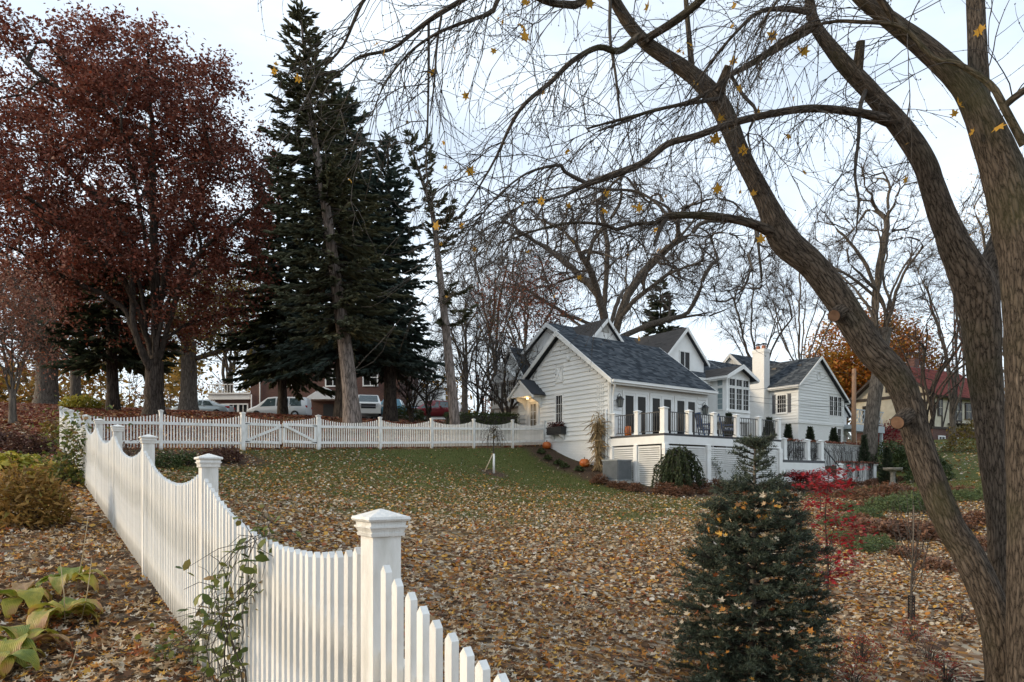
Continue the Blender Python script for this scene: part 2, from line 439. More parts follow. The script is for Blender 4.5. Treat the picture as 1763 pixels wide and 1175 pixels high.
def left_of_fence(X, Y): return (X - (-.7013 * Y + 1.103)) < 0
FF0, FF1 = ff(100), ff(938)
def beyond_far_fence(X, Y):
    return (X - FF0[0]) * (FF1[1] - FF0[1]) - (Y - FF0[1]) * (FF1[0] - FF0[0]) < 0
def zones(X, Y, n=0):
    """mulch, grass and red-leaf cover, 0..1 each"""
    a, b = to_ab(X, Y)
    lof = left_of_fence(X, Y) & (Y < 21)
    far = beyond_far_fence(X, Y) & (Y > 17)
    bed1 = sstep(-1.7, -1.2, a + .35 * n) * sstep(.3, -.1, a) * sstep(-4.8, -4.0, b) * sstep(5.5, 4.8, b)
    bed2 = sstep(-6.0, -5.1, b + .5 * n - .10 * np.maximum(a - 3, 0)) * sstep(-2.2, -1.2, a) * sstep(17.5, 15, a) * sstep(.4, 0, b + 2.4)
    bed3 = sstep(2.0, 1.3, np.hypot((X + 9.0) * 1.0, (Y - 20.6) * .8) + .4 * n)
    bed4 = sstep(2.2, 1.2, np.hypot((X + 11) * .8, (Y - 19.0) * .9) + .4 * n)
    bed5 = sstep(3.9, 2.8, np.hypot((X - 12.2) * .62, (Y - 20.5) * .55) + .9 * n)
    bed6 = sstep(.75, .5, np.hypot(X + .7, Y - 27.0) + .15 * n)
    mulch = np.clip(bed1 + bed2 + bed3 + bed4 + bed5 * .9 + bed6, 0, 1)
    mulch = np.where(lof, np.clip(.75 + .3 * n, 0, 1), mulch)
    edge = 15.0 + .42 * np.maximum(X, -6)
    grass = sstep(edge - 6.0, edge + 3.5, Y + 3.0 * n)
    grass = np.where(lof, 0, grass)
    grass = np.where(far, .30 + .25 * n, grass)
    red = np.where(far | (lof & (Y > 10)), np.clip(.55 + .45 * n + np.where(X < -11, .35, 0), 0, 1), 0)
    return mulch, np.clip(grass, 0, 1), red
mu, gr, rd = zones(GX, GY, nz)
gme = npmesh('ground', np.stack([GX, GY, GZ], -1).reshape(-1, 3), gF, None, True)
ca = gme.color_attributes.new('zone', 'FLOAT_COLOR', 'POINT')
ca.data.foreach_set('color', np.stack([mu, gr, rd, np.ones_like(mu)], -1).astype(np.float32).ravel())

def ground_mat():
    m, nt, b = nodes_of('lawn_ground'); N, L = nt.nodes, nt.links
    at_ = N.new('ShaderNodeAttribute'); at_.attribute_name = 'zone'
    sp = N.new('ShaderNodeSeparateColor'); L.new(at_.outputs['Color'], sp.inputs['Color'])
    tc = N.new('ShaderNodeTexCoord')
    def nz_(scale, detail=6, rough=.6):
        n = N.new('ShaderNodeTexNoise'); n.inputs['Scale'].default_value = scale; n.inputs['Detail'].default_value = detail; n.inputs['Roughness'].default_value = rough
        L.new(tc.outputs['Object'], n.inputs['Vector']); return n.outputs['Fac']
    def vor(scale):
        v = N.new('ShaderNodeTexVoronoi'); v.inputs['Scale'].default_value = scale; v.inputs['Randomness'].default_value = 1
        L.new(tc.outputs['Object'], v.inputs['Vector']); return v
    v1 = vor(13)
    sx = N.new('ShaderNodeSeparateColor'); L.new(v1.outputs['Color'], sx.inputs['Color'])
    litter = ramp(nt, [(0, (.07, .045, .028)), (.22, (.17, .10, .055)), (.42, (.30, .22, .15)), (.58, (.30, .15, .045)), (.72, (.36, .30, .22)), (.88, (.14, .085, .05)), (1, (.26, .2, .14))], True)
    L.new(sx.outputs['Red'], litter.inputs['Fac'])
    grass = ramp(nt, [(.3, (.040, .050, .013)), (.5, (.080, .090, .025)), (.68, (.14, .14, .048))]); L.new(nz_(22, 8, .75), grass.inputs['Fac'])
    mulch = ramp(nt, [(.3, (.022, .015, .011)), (.5, (.07, .046, .031)), (.7, (.16, .11, .075))]); L.new(nz_(30, 8, .7), mulch.inputs['Fac'])
    redl = ramp(nt, [(0, (.05, .018, .011)), (.4, (.115, .040, .022)), (.7, (.16, .062, .03)), (1, (.21, .12, .07))], True); L.new(sx.outputs['Green'], redl.inputs['Fac'])
    def mix(fac, a_, b_):
        x = N.new('ShaderNodeMixRGB'); L.new(fac, x.inputs['Fac']); L.new(a_, x.inputs['Color1']); L.new(b_, x.inputs['Color2']); return x.outputs['Color']
    c = mix(sp.outputs['Green'], litter.outputs['Color'], grass.outputs['Color'])
    c = mix(sp.outputs['Blue'], c, redl.outputs['Color'])
    c = mix(sp.outputs['Red'], c, mulch.outputs['Color'])
    L.new(c, b.inputs['Base Color']); b.inputs['Roughness'].default_value = .95; b.inputs['Specular IOR Level'].default_value = .1
    bm = N.new('ShaderNodeBump'); bm.inputs['Strength'].default_value = .7; bm.inputs['Distance'].default_value = .03
    L.new(nz_(35, 8, .7), bm.inputs['Height']); L.new(bm.outputs['Normal'], b.inputs['Normal'])
    return m
GROUND = ground_mat()
link('ground', gme, None, GROUND, 'structure')

# road beyond the bank
ROAD = paint('asphalt', (.045, .045, .046), (.07, .07, .07), rough=.9, scale=8, bump=.2)
rx = np.linspace(-70, 30, 60); rv = []; 
for x in rx:
    for y in (54.5, 62.5): rv.append((x, y, 0))
rv = np.array(rv); rv[:, 2] = Hn(rv[:, 0], rv[:, 1]) + .05
rF = np.array([(2 * i, 2 * i + 2, 2 * i + 3, 2 * i + 1) for i in range(59)])
link('road', npmesh('road', rv, rF, ROAD), None, None, 'structure')

# ------------------------------------------------------------------ picket fences
def post_mesh(h, w=.092, cw=.135):
    mb = MB(); mb.box(-w / 2, w / 2, -w / 2, w / 2, -.25, h - .075)
    return mb.mesh('post', FENCED)
def cap_mesh(w=.092, cw=.138):
    mb = MB(); z = -.075
    mb.frustum(0, 0, z, z + .010, w + .016, w + .020); mb.frustum(0, 0, z + .010, z + .026, w + .012, w + .026)
    mb.frustum(0, 0, z + .026, z + .032, w + .032, w + .032); mb.frustum(0, 0, z + .032, z + .046, w + .022, w + .024)
    mb.frustum(0, 0, z + .046, z + .052, cw - .006, cw); mb.frustum(0, 0, z + .052, z + .060, cw, cw - .006); mb.frustum(0, 0, z + .060, z + .082, cw - .014, .006)
    return mb.mesh('post_cap', FENCEW)
def picket_mesh(w, t):
    # height 1 below the shoulder, gabled top; scaled in z to the height needed
    h = 1.0
    mb = MB(); a, b = w / 2, t / 2
    vv = [(-a, -b, 0), (a, -b, 0), (a, b, 0), (-a, b, 0), (-a, -b, h), (a, -b, h), (a, b, h), (-a, b, h), (0, -b, h + .020), (0, b, h + .020)]
    mb.add(vv, [(0, 3, 2, 1), (0, 1, 5, 8, 4), (2, 3, 7, 9, 6), (1, 2, 6, 5), (3, 0, 4, 7), (5, 6, 9, 8), (7, 4, 8, 9)])
    return mb.mesh('picket', FENCED)
PICK_N, PICK_F = picket_mesh(.034, .021), picket_mesh(.036, .022)
POST_M, CAP_M = post_mesh(1.24), cap_mesh()
GPOST_M, GCAP_M = post_mesh(1.26, .125), cap_mesh(.125, .175)
RAIL_M = MB().box(0, 1, -.0175, .0175, -.044, .044).mesh('rail', FENCEW)

def bay(parent, p0, p1, z0, z1, c0, c1, n, pick, side, skip=None, stuff=None, railz=(.30, .86), sag=.18, clear=.09, ends=(.075, .075)):
    """one bay between post feet p0,p1 (xy), ground z0,z1, cap-top z c0,c1. side=+1: pickets on the left of the direction p0->p1"""
    p0, p1 = Vector((*p0, 0)), Vector((*p1, 0)); d = (p1 - p0); L = d.length; d.normalize()
    nrm = Vector((-d.y, d.x, 0)) * side
    ang = math.atan2(d.y, d.x)
    for rh in railz:
        q0 = p0 + Vector((0, 0, z0 + rh)); q1 = p1 + Vector((0, 0, z1 + rh)); v = q1 - q0
        r = link('rail', RAIL_M, parent); r.location = q0 + nrm * .004
        r.rotation_euler = (0, -math.asin(v.z / v.length), ang); r.scale = (v.length, 1, 1)
    for i in range(n):
        s = ends[0] / L + (1 - (ends[0] + ends[1]) / L) * (i + .5) / n
        if skip and skip(s): continue
        c = lerp(c0, c1, s); g = lerp(z0, z1, s)
        top = c - clear - sag * (1 - (2 * s - 1) ** 2) ** .85 + rng.normal(0, .0012)
        base = g + .05
        loc = p0 + d * (s * L) + nrm * .032
        zs = top - .020 - base
        if stuff is not None:
            co = np.array([v.co[:] for v in pick.vertices]); co[:, 2] = np.where(co[:, 2] > .5, co[:, 2] - 1 + zs, 0)
            ca_, sa_ = math.cos(ang), math.sin(ang)
            w_ = np.c_[co[:, 0] * ca_ - co[:, 1] * sa_ + loc.x, co[:, 0] * sa_ + co[:, 1] * ca_ + loc.y, co[:, 2] + base]
            stuff.add([tuple(q) for q in w_], [tuple(f.vertices) for f in pick.polygons])
        else:
            o = link('picket', pick, parent); o.location = (loc.x, loc.y, base); o.rotation_euler = (rng.normal(0, .002), rng.normal(0, .003), ang)
            o.scale = (1, 1, zs)

fence_a = thing('picket_fence', 'white picket fence with scalloped top and square capped posts climbing past the vines', 'fence', (0, 0, 0))
PX = [1750, 655, 361, 253.8, 203, 172, 149, 134, 122, 113.4]
ZP = [.62] + [2.15 + 2.0 * k for k in range(10)]
stuff_pk = MB()
for k, Z in enumerate(ZP):
    X, Y = lf(Z)
    z = capz(Z) - 1.24
    if k > 0:
        o = link('post', POST_M, fence_a); o.location = (X, Y, z); o.rotation_euler = (0, 0, rad(125))
        c = link('cap', CAP_M, o); c.location = (0, 0, 1.24)
    if k < len(ZP) - 1:
        Z1 = ZP[k + 1]; X1, Y1 = lf(Z1)
        full = 31 if k else 23
        bay(fence_a, (X, Y), (X1, Y1), z, capz(Z1) - 1.24, capz(Z), capz(Z1), full, PICK_N, 1, stuff=stuff_pk if k >= 9 else None, skip=(lambda s: s < .1) if k == 0 else None, railz=(.22, .78))
stuff_pk.build('far_pickets', FENCEW, fence_a, 'stuff')

fence_b = thing('picket_fence', 'white picket fence with rails showing, running from the corner to the clapboard house', 'fence', (0, 0, 0))
corner = lf(20.15)
FP = [(corner[0], corner[1], capz(20.15) - 1.24, capz(20.15))]
for px, yc, yb in ((277, 706, 773.5), (418, 710, 774.6), (548, 714.8, 773), (654.4, 718, 772.5), (743, 719.8, 771.6), (815.4, 721.2, 770.3), (882.5, 722.5, 769.3), (936.5, 724.6, 767.5)):
    X, Z = ff(px); FP.append((X, Z, (HY - yb) / F * Z, (HY - yc) / F * Z))
fang = math.atan2(FP[3][1] - FP[2][1], FP[3][0] - FP[2][0])
for k, (X, Y, z, c) in enumerate(FP):
    gate_post = k in (2, 3)
    if k == 0: continue
    o = link('post', GPOST_M if gate_post else POST_M, fence_b); o.location = (X, Y, c - (1.26 if gate_post else 1.24)); o.rotation_euler = (0, 0, fang)
    cp = link('cap', GCAP_M if gate_post else CAP_M, o); cp.location = (0, 0, 1.26 if gate_post else 1.24)
    if k == 8: o.rotation_euler = (0, 0, fang)
for k in range(8):
    if k == 2: continue
    a, b = FP[k], FP[k + 1]
    bay(fence_b, a[:2], b[:2], a[2], b[2], a[3], b[3], 26 if k else 28, PICK_F, 1, railz=(.22, .80), sag=.17)
# double gate
a, b = Vector((*FP[2][:2], 0)), Vector((*FP[3][:2], 0)); za, zb = FP[2][2], FP[3][2]
gd = (b - a).normalized(); gl = (b - a).length
gate = thing('garden_gate', 'white double picket gate with diagonal braces and black strap hinges', 'gate', (a.x, a.y, za), fang)
Lg = gl; dz = (zb - za)
leafL = (Lg - .125 - .05) / 2
for lf_i, (x0, x1) in enumerate(((.075, .075 + leafL - .01), (Lg - .075 - leafL + .01, Lg - .075))):
    zz = dz * (x0 + x1) / 2 / Lg
    leaf = MB()
    leaf.box(x0, x1, -.018, .018, zz + .20, zz + .29); leaf.box(x0, x1, -.018, .018, zz + .80, zz + .89)
    leaf.box(x0, x0 + .09, -.0175, .0175, zz + .291, zz + .799); leaf.box(x1 - .09, x1, -.0175, .0175, zz + .291, zz + .799)
    pf = leaf.build('gate_leaf', FENCEW, gate)
    br = MB()
    if lf_i == 0: br.bar((x0 + .08, -.022, zz + .30), (x1 - .08, -.022, zz + .79), .03, .085)
    else: br.bar((x1 - .08, -.022, zz + .30), (x0 + .08, -.022, zz + .79), .03, .085)
    br.build('brace', FENCEW, pf)
    n = 14
    for i in range(n):
        x = x0 + .02 + (x1 - x0 - .04) * (i + .5) / n; s = x / Lg
        top = lerp(0, dz, s) + 1.26 - .10 - .17 * (1 - (2 * s - 1) ** 2) ** .85
        o = link('picket', PICK_F, gate); o.location = (x, .032, zz + .06); o.scale = (1, 1, top - zz - .08)
    for hz in (.245, .845):
        h = MB(); xs = x0 if lf_i == 0 else x1; sg = 1 if lf_i == 0 else -1
        h.prism([(xs - .05 * sg, zz + hz - .022), (xs + .17 * sg, zz + hz - .004), (xs + .17 * sg, zz + hz + .004), (xs - .05 * sg, zz + hz + .022)], -.030, -.022)
        h.box(min(xs - .06 * sg, xs - .03 * sg), max(xs - .06 * sg, xs - .03 * sg), -.034, -.02, zz + hz - .07, zz + hz + .07)
        h.build('strap_hinge', DARKMET, gate)
lt = MB(); lt.box(Lg / 2 - .06, Lg / 2 + .06, -.04, -.02, dz / 2 + .76, dz / 2 + .775); lt.box(Lg / 2 - .06, Lg / 2 - .03, -.045, -.02, dz / 2 + .74, dz / 2 + .78); lt.box(Lg / 2 + .03, Lg / 2 + .06, -.045, -.02, dz / 2 + .74, dz / 2 + .78)
lt.build('latch', DARKMET, gate)
# ------------------------------------------------------------------ the white house
house = thing('white_house', 'rambling white clapboard house with slate grey gabled roofs and painted brick chimneys', 'house', (HC.x, HC.y, 0), HA)
BOARD = MB().add([(0, 0, 0), (1, 0, 0), (1, .054, 0), (0, .054, 0), (0, 0, .225), (1, 0, .225), (1, .004, .225), (0, .004, .225)],
                 [(0, 3, 2, 1), (4, 5, 6, 7), (0, 1, 5, 4), (1, 2, 6, 5), (2, 3, 7, 6), (3, 0, 4, 7)]).mesh('clapboard', SIDING)

class Wall:
    """frame: u along the wall, y outward, z up; placed in the house frame"""
    def __init__(s, a, b, ang): s.M = Matrix.Translation((a, b, 0)) @ Matrix.Rotation(ang, 4, 'Z')
def put(o, W): o.matrix_local = W.M; return o

def clap(W, poly, lim, z0, z1, openings, e=.2, mat=SIDING):
    """backing wall from a polygon (u,z) and one object per clapboard. lim(z) -> (u0,u1)"""
    w = MB().prism(poly, -.14, -.006).build('wall', WHITE, house); put(w, W)
    z = z0
    while z < z1 - .02:
        u0, u1 = lim(min(z + e, z1))
        segs = [(u0, u1)]
        for (o0, o1, p0, p1) in openings:
            if z + e * .6 > p0 and z + e * .3 < p1:
                ns = []
                for s0, s1 in segs:
                    if o1 <= s0 or o0 >= s1: ns.append((s0, s1)); continue
                    if o0 > s0: ns.append((s0, o0))
                    if o1 < s1: ns.append((o1, s1))
                segs = ns
        for s0, s1 in segs:
            if s1 - s0 < .06: continue
            o = link('clapboard', BOARD, w); o.location = (s0, 0, z); o.scale = (s1 - s0, 1, min(1.0, (z1 - z) / .225 + .02))
        z += e
    return w

def window(W, u0, u1, z0, z1, cols, rows, name='window', glass=GLASS, trim=.09, sill=True, depth=.045, mat=WHITE, bars=.016):
    """opening u0..u1, z0..z1 is the glass"""
    c = MB(); t = trim
    c.box(u0 - t, u0, -.004, depth, z0 - t, z1 + t); c.box(u1, u1 + t, -.004, depth, z0 - t, z1 + t)
    c.box(u0, u1, -.004, depth - .002, z1, z1 + t); c.box(u0, u1, -.004, depth - .002, z0 - t, z0)
    w = put(c.build(name, mat, house), W)
    MB().box(u0, u1, -.004, .006, z0, z1).build('pane', glass, w)
    if cols > 1 or rows > 1:
        g = MB()
        for i in range(1, cols):
            x = u0 + (u1 - u0) * i / cols; g.box(x - bars / 2, x + bars / 2, .006, .020, z0, z1)
        for j in range(1, rows):
            z = z0 + (z1 - z0) * j / rows; g.box(u0, u1, .006, .019, z - bars / 2, z + bars / 2)
        g.build('glazing_bars', mat, w)
    if sill:
        MB().box(u0 - t - .03, u1 + t + .03, 0, depth + .05, z0 - t - .04, z0 - t).build('sill', mat, w)
    return w

def shingle_mesh(U, Vl, n_off, e=.145):
    """tabs on a plane: origin 0, u 0..U, v 0..Vl up the slope; local coords (u,v,n)"""
    quads = []
    rows = int(Vl / e)
    Vv = []; 
    for j in range(rows + 1):
        u = -rng.uniform(0, .3)
        while u < U:
            w = rng.choice([.17, .22, .30, .33])
            a0, a1 = max(u, 0), min(u + w - .006, U)
            if a1 > a0 + .01:
                v0 = j * e + rng.uniform(-.006, .006); v1 = min(v0 + e + .05, Vl)
                if v0 < Vl: 
                    h = .014 + rng.choice([0, 0, .007])
                    Vv.append([(a0, v0, h), (a1, v0, h), (a1, v1, .003), (a0, v1, .003), (a0, v0, 0), (a1, v0, 0)])
            u += w
    Vv = np.array(Vv); n = len(Vv)
    V = Vv.reshape(-1, 3)
    Fc = np.concatenate([np.array([[0, 1, 2, 3]]), np.array([[4, 5, 1, 0]])])
    Fc = (Fc[None] + (np.arange(n) * 6)[:, None, None]).reshape(-1, 4)
    return V, Fc

def gable_roof(ax, c0, c1, mid, hl, hr, zr, zl, zrr, mat=SLATE, rakes=True, gut=True, th=.10, rake_w=.2, ends=(True, True)):
    """ax 'a': ridge along a from c0 to c1 at b=mid, eaves at b=mid-hl (z zl) and b=mid+hr (z zrr). ax 'b': ridge along b, eaves at a=mid-hl / a=mid+hr"""
    if ax == 'a': W = Matrix.Translation((0, mid, 0))                                   # x=a, y=b
    else: W = Matrix.Translation((mid, 0, 0)) @ Matrix.Rotation(rad(90), 4, 'Z')        # x=b, y=-a
    sgn = 1 if ax == 'a' else -1
    roof = None
    lo = (-hl, zl), (hr, zrr)
    for k, (y, z) in enumerate(lo):
        y = y * sgn
        mb = MB()
        n = Vector((0, -(zr - z), abs(y))).normalized() if y > 0 else Vector((0, (zr - z), abs(y))).normalized()
        n = Vector((0, (zr - z) * (1 if y > 0 else -1), abs(y))).normalized()
        p = [(c0, 0, zr), (c1, 0, zr), (c1, y, z), (c0, y, z)]
        q = [tuple(Vector(v) - n * th) for v in p]
        vv = p + q
        fs = [(0, 1, 2, 3), (7, 6, 5, 4), (0, 4, 5, 1), (1, 5, 6, 2), (2, 6, 7, 3), (3, 7, 4, 0)]
        mb.add(vv, fs)
        o = mb.build('roof', ROOFBASE, house); o.matrix_local = W
        Ls = math.hypot(y, zr - z)
        V, Fc = shingle_mesh(c1 - c0, Ls, 0)
        up = Vector((0, -y, zr - z)) / Ls
        xs = Vector((1, 0, 0))
        Mx = np.array([[xs.x, up.x, n.x], [xs.y, up.y, n.y], [xs.z, up.z, n.z]])
        V = V @ Mx.T + np.array([c0, y, z]) + np.array(n) * .004
        link('shingles', npmesh('shingles', V, Fc, mat), o, None, 'stuff')
        if rakes:
            for e_, (x, show) in enumerate(((c0, ends[0]), (c1, ends[1]))):
                if not show: continue
                s = 1 if e_ else -1
                r = MB()
                x0, x1 = sorted((x + s * .002, x + s * .045))
                dn = Vector((0, 0, -1))
                a0 = Vector((0, 0, zr)) + n * .012; a1 = Vector((0, y, z)) + n * .012
                poly = [(a0.y, a0.z), (a1.y, a1.z), (a1.y, a1.z - rake_w), (a0.y, a0.z - rake_w * 1.25)]
                r.prism(poly, x0, x1, 'yz'); r.build('rake_board', WHITE, o)
        if gut:
            g = MB(); s = 1 if y > 0 else -1
            g.box(c0, c1, min(y + s * .01, y + s * .12), max(y + s * .01, y + s * .12), z - .13, z - .02)
            g.box(c0 + .01, c1 - .01, min(y - s * .02, y + s * .008), max(y - s * .02, y + s * .008), z - .21, z - .035)
            g.box(c0, c1, min(y + s * .121, y + s * .132), max(y + s * .121, y + s * .132), z - .035, z - .018)
            g.build('gutter', WHITE, o)
        roof = o
    return roof

# --- garden room: front gable wall (plane a=0, u=b) and the French-door wall (plane b=0, u=6.5-a)
WF = Wall(0, 0, rad(90)); WD = Wall(6.5, 0, rad(180))
def roof_z(b): return 6.87 - abs(b - 3.23) * .735 - .24
FZ = 1.80
fr_open = [(3.02, 3.75, 1.78 + .55, 4.0), (4.62, 6.3, 1.8, 4.02), (3.02, 3.78, 4.42, 5.4)]
clap(WF, [(0, -.3), (6.46, -.3), (6.46, 4.3), (3.23, 6.7), (0, 4.3)],
     lambda z: (max(.12, 3.23 - (6.62 - z) / .735), min(6.36, 3.23 + (6.62 - z) / .735)), FZ, 6.45, [(3.0, 3.62, 2.55, 4.02), (4.7, 5.85, 1.7, 4.05), (3.02, 3.60, 4.47, 5.34)])
put(MB().box(.001, 6.459, -.004, .012, -.6, FZ - .005).build('foundation', WBRICK, house), WF)
put(MB().box(.002, 6.4, 0, .05, FZ - .05, FZ + .02).build('water_table', WHITE, house), WF)
for u in (.0, 6.36): put(MB().box(u, u + .12, -.002, .034, FZ + .021, 4.35).build('corner_board', WHITE, house), WF)
window(WF, 3.10, 3.54, 2.68, 3.90, 3, 3, trim=.10)
# little loft hatch with a cross brace
hb = put(MB().box(3.06, 3.56, 0, .03, 4.51, 5.30).build('loft_hatch', WHITE, house), WF)
hx = MB()
for q in ((3.06, 4.51, 3.56, 4.59), (3.06, 5.22, 3.56, 5.30), (3.06, 4.591, 3.13, 5.219), (3.49, 4.591, 3.56, 5.219)): hx.box(q[0], q[2], .031, .05, q[1], q[3])
hx.bar((3.14, .038, 4.60), (3.48, .038, 5.21), .012, .05, (0, 1, 0)); hx.bar((3.48, .041, 4.60), (3.14, .041, 5.21), .012, .05, (0, 1, 0))
hx.build('cross_brace', WHITE, hb)
MB().box(3.50, 3.56, .03, .06, 4.88, 4.93).build('knob', DARKMET, hb)
fl = put(MB().lathe([(0, 0), (.10, 0), (.11, .03), (.09, .11), (.05, .12), (0, .12)], 14).build('gable_floodlight', WHITE, house), WF)
fl.matrix_local = WF.M @ Matrix.Translation((2.62, .02, 5.52)) @ Matrix.Rotation(rad(-90), 4, 'X')
vt = put(MB().box(3.19, 3.27, .0, .03, 5.85, 6.22).build('gable_vent', CONC, house), WF)
# trellis strip at the corner
tr = MB()
for i in range(4): x = .36 + .12 * i; tr.box(x, x + .035, .045, .058, .55, 4.15)
for j in range(30): z = .62 + .12 * j; tr.box(.34, .78, .034, .0445, z, z + .05)
put(tr.build('trellis', WHITE, house), WF)
# door, its lit lamp and pediment hood
dr = put(MB().box(4.98, 5.56, .0, .02, FZ - .1, 3.80).build('front_door', paint('door_paint', (.50, .48, .43), rough=.4), house), WF)
MB().box(5.08, 5.46, .021, .026, 2.55, 3.68).build('pane', WARMGLASS, dr)
g = MB()
for i in (1,): g.box(5.26, 5.285, .027, .04, 2.55, 3.68)
for j in (1, 2): z = 2.55 + 1.13 * j / 3; g.box(5.08, 5.46, .027, .039, z - .01, z + .01)
g.build('glazing_bars', WHITE, dr)
MB().lathe([(0, 0), (.03, .005), (.035, .02), (.02, .04), (0, .045)], 10, (5.01, .04, 2.75)).build('door_knob', DARKMET, dr)
cs = MB(); cs.box(4.84, 4.98, 0, .05, FZ - .1, 3.94); cs.box(5.56, 5.70, 0, .05, FZ - .1, 3.94); cs.box(4.98, 5.56, 0, .049, 3.80, 3.94)
put(cs.build('door_casing', WHITE, house), WF)
hood = MB()
hood.prism([(4.45, 3.98), (6.08, 3.98), (6.08, 4.06), (5.265, 4.74), (4.45, 4.06)], .05, .80)
hd = put(hood.build('door_hood', WHITE, house), WF)
hr_ = MB()
for s in (-1, 1):
    p = [Vector((5.265, y, 4.79)) for y in (.0, .88)] + [Vector((5.265 + s * .98, y, 3.99)) for y in (.88, .0)]
    n = Vector((.80 * s, 0, .98)).normalized()
    vv = [tuple(v + n * .012) for v in p] + [tuple(v + n * .05) for v in p]
    hr_.add(vv, [(0, 1, 2, 3), (7, 6, 5, 4), (0, 4, 5, 1), (1, 5, 6, 2), (2, 6, 7, 3), (3, 7, 4, 0)])
hr_.build('hood_shingles', ROOFBASE, hd)
tri = MB()
for s in (-1, 1):
    tri.prism([(5.265, 4.80), (5.265 + s * 1.0, 3.99), (5.265 + s * 1.0, 3.86), (5.265, 4.65)], .801, .885)
tri.build('hood_rake', WHITE, hd)
bk = MB()
for u in (4.62, 5.86): bk.prism([(.0, 3.97), (.62, 3.97), (.55, 3.86), (.2, 3.72), (.08, 3.45), (.0, 3.45)], u, u + .09, 'yz')
bk.build('bracket', WHITE, hd)
LAMPM, nt_, b_ = nodes_of('lit_bulb'); b_.inputs['Emission Color'].default_value = (1, .62, .25, 1); b_.inputs['Emission Strength'].default_value = 4; b_.inputs['Base Color'].default_value = (.9, .7, .4, 1)
pl = put(MB().lathe([(0, 0), (.05, .01), (.06, .05), (.04, .075), (0, .08)], 10, (5.27, .38, 3.89)).build('porch_lamp', LAMPM, house), WF)
ld = bpy.data.lights.new('porch_bulb', 'POINT'); ld.energy = 2.2; ld.color = (1, .66, .32); ld.shadow_soft_size = .06
lo_ = bpy.data.objects.new('porch_bulb', ld); col.objects.link(lo_); lo_.parent = house; lo_.matrix_local = WF.M @ Matrix.Translation((5.27, .45, 3.78))

# French doors wall
gl_op = [(.78, 2.27), (2.50, 3.96), (4.17, 5.66)]
ops = [(6.5 - a1 - .12, 6.5 - a0 + .12, 1.6, 3.95) for a0, a1 in gl_op]
clap(WD, [(0, .4), (6.5, .4), (6.5, 4.2), (0, 4.2)], lambda z: (.12, 6.38), FZ, 3.98, [(.72, 5.85, 1.6, 4.2)])
put(MB().box(0, 6.5, 0, .04, 3.93, 4.22).build('frieze', WHITE, house), WD)
for u in (0, 6.38): put(MB().box(u, u + .12, -.002, .034, FZ, 3.929).build('corner_board', WHITE, house), WD)
put(MB().box(.70, 5.86, -.003, .012, FZ, 3.929).build('door_surround', WHITE, house), WD)
BRIGHTFR = WHITE
for a0, a1 in gl_op:
    u0, u1 = 6.5 - a1, 6.5 - a0
    fr = MB(); fr.box(u0 - .07, u0, .012, .06, FZ, 3.86); fr.box(u1, u1 + .07, .012, .06, FZ, 3.86); fr.box(u0, u1, .012, .059, 3.78, 3.86); fr.box(u0, u1, .012, .07, FZ, FZ + .04)
    d = put(fr.build('french_door', WHITE, house), WD)
    m = (u0 + u1) / 2
    for l0, l1 in ((u0 + .005, m - .03), (m + .03, u1 - .005)):
        s = MB(); s.box(l0, l0 + .10, .013, .045, FZ + .041, 3.779); s.box(l1 - .10, l1, .013, .045, FZ + .041, 3.779); s.box(l0 + .10, l1 - .10, .013, .044, 3.66, 3.779); s.box(l0 + .10, l1 - .10, .013, .044, FZ + .041, FZ + .20)
        s.build('door_leaf', WHITE, d)
        MB().box(l0 + .10, l1 - .10, .014, .02, FZ + .20, 3.66).build('pane', GLASS, d)
    MB().box(m - .03, m + .03, .013, .058, FZ + .041, 3.779).build('mullion', WHITE, d)
    MB().box(m + .05, m + .09, .05, .09, 2.75, 2.80).build('handle', DARKMET, d)
gable_roof('a', -.28, 6.72, 3.23, 3.60, 3.60, 6.87, 4.24, 4.24, ends=(True, True))
# plain rear and far walls close the volume
put(MB().box(0, 6.4, -.15, 0, -.2, 4.25).build('wall', WHITE, house), Wall(6.5, 0.06, rad(90)).__class__(6.42, .06, rad(90)))

# --- main block behind, with cross gables
def block(a0, a1, b0, b1, z0, z1, mat=WHITE, name='wall'):
    return MB().box(a0, a1, b0, b1, z0, z1).build(name, mat, house)
def gable_fill(ax, c, mid, h, z0, zr, mat=WHITE, th=.12, slope=1.0):
    """triangular gable wall in the plane a=c (ax 'a') or b=c (ax 'b')"""
    mb = MB()
    if ax == 'a': mb.prism([(mid - h, z0), (mid + h, z0), (mid, zr)], c, c + th, 'yz')
    else: mb.prism([(mid - h, z0), (mid + h, z0), (mid, zr)], c, c + th, 'xz')
    return mb.build('gable_wall', mat, house)
block(3.4, 14.2, 3.62, 12.4, -.2, 5.68)
MB().box(3.4, 14.2, 3.60, 3.619, -.2, 5.6).build('wall', WBRICK, house)
gable_roof('a', 3.2, 14.4, 8.2, 4.95, 4.9, 8.62, 5.62, 5.62, mat=SLATE, ends=(True, True))
gable_fill('a', 3.42, 8.2, 4.6, 5.55, 8.45)
MB().box(6.45, 14.2, 3.10, 3.28, 5.28, 5.42).build('frieze', WHITE, house)
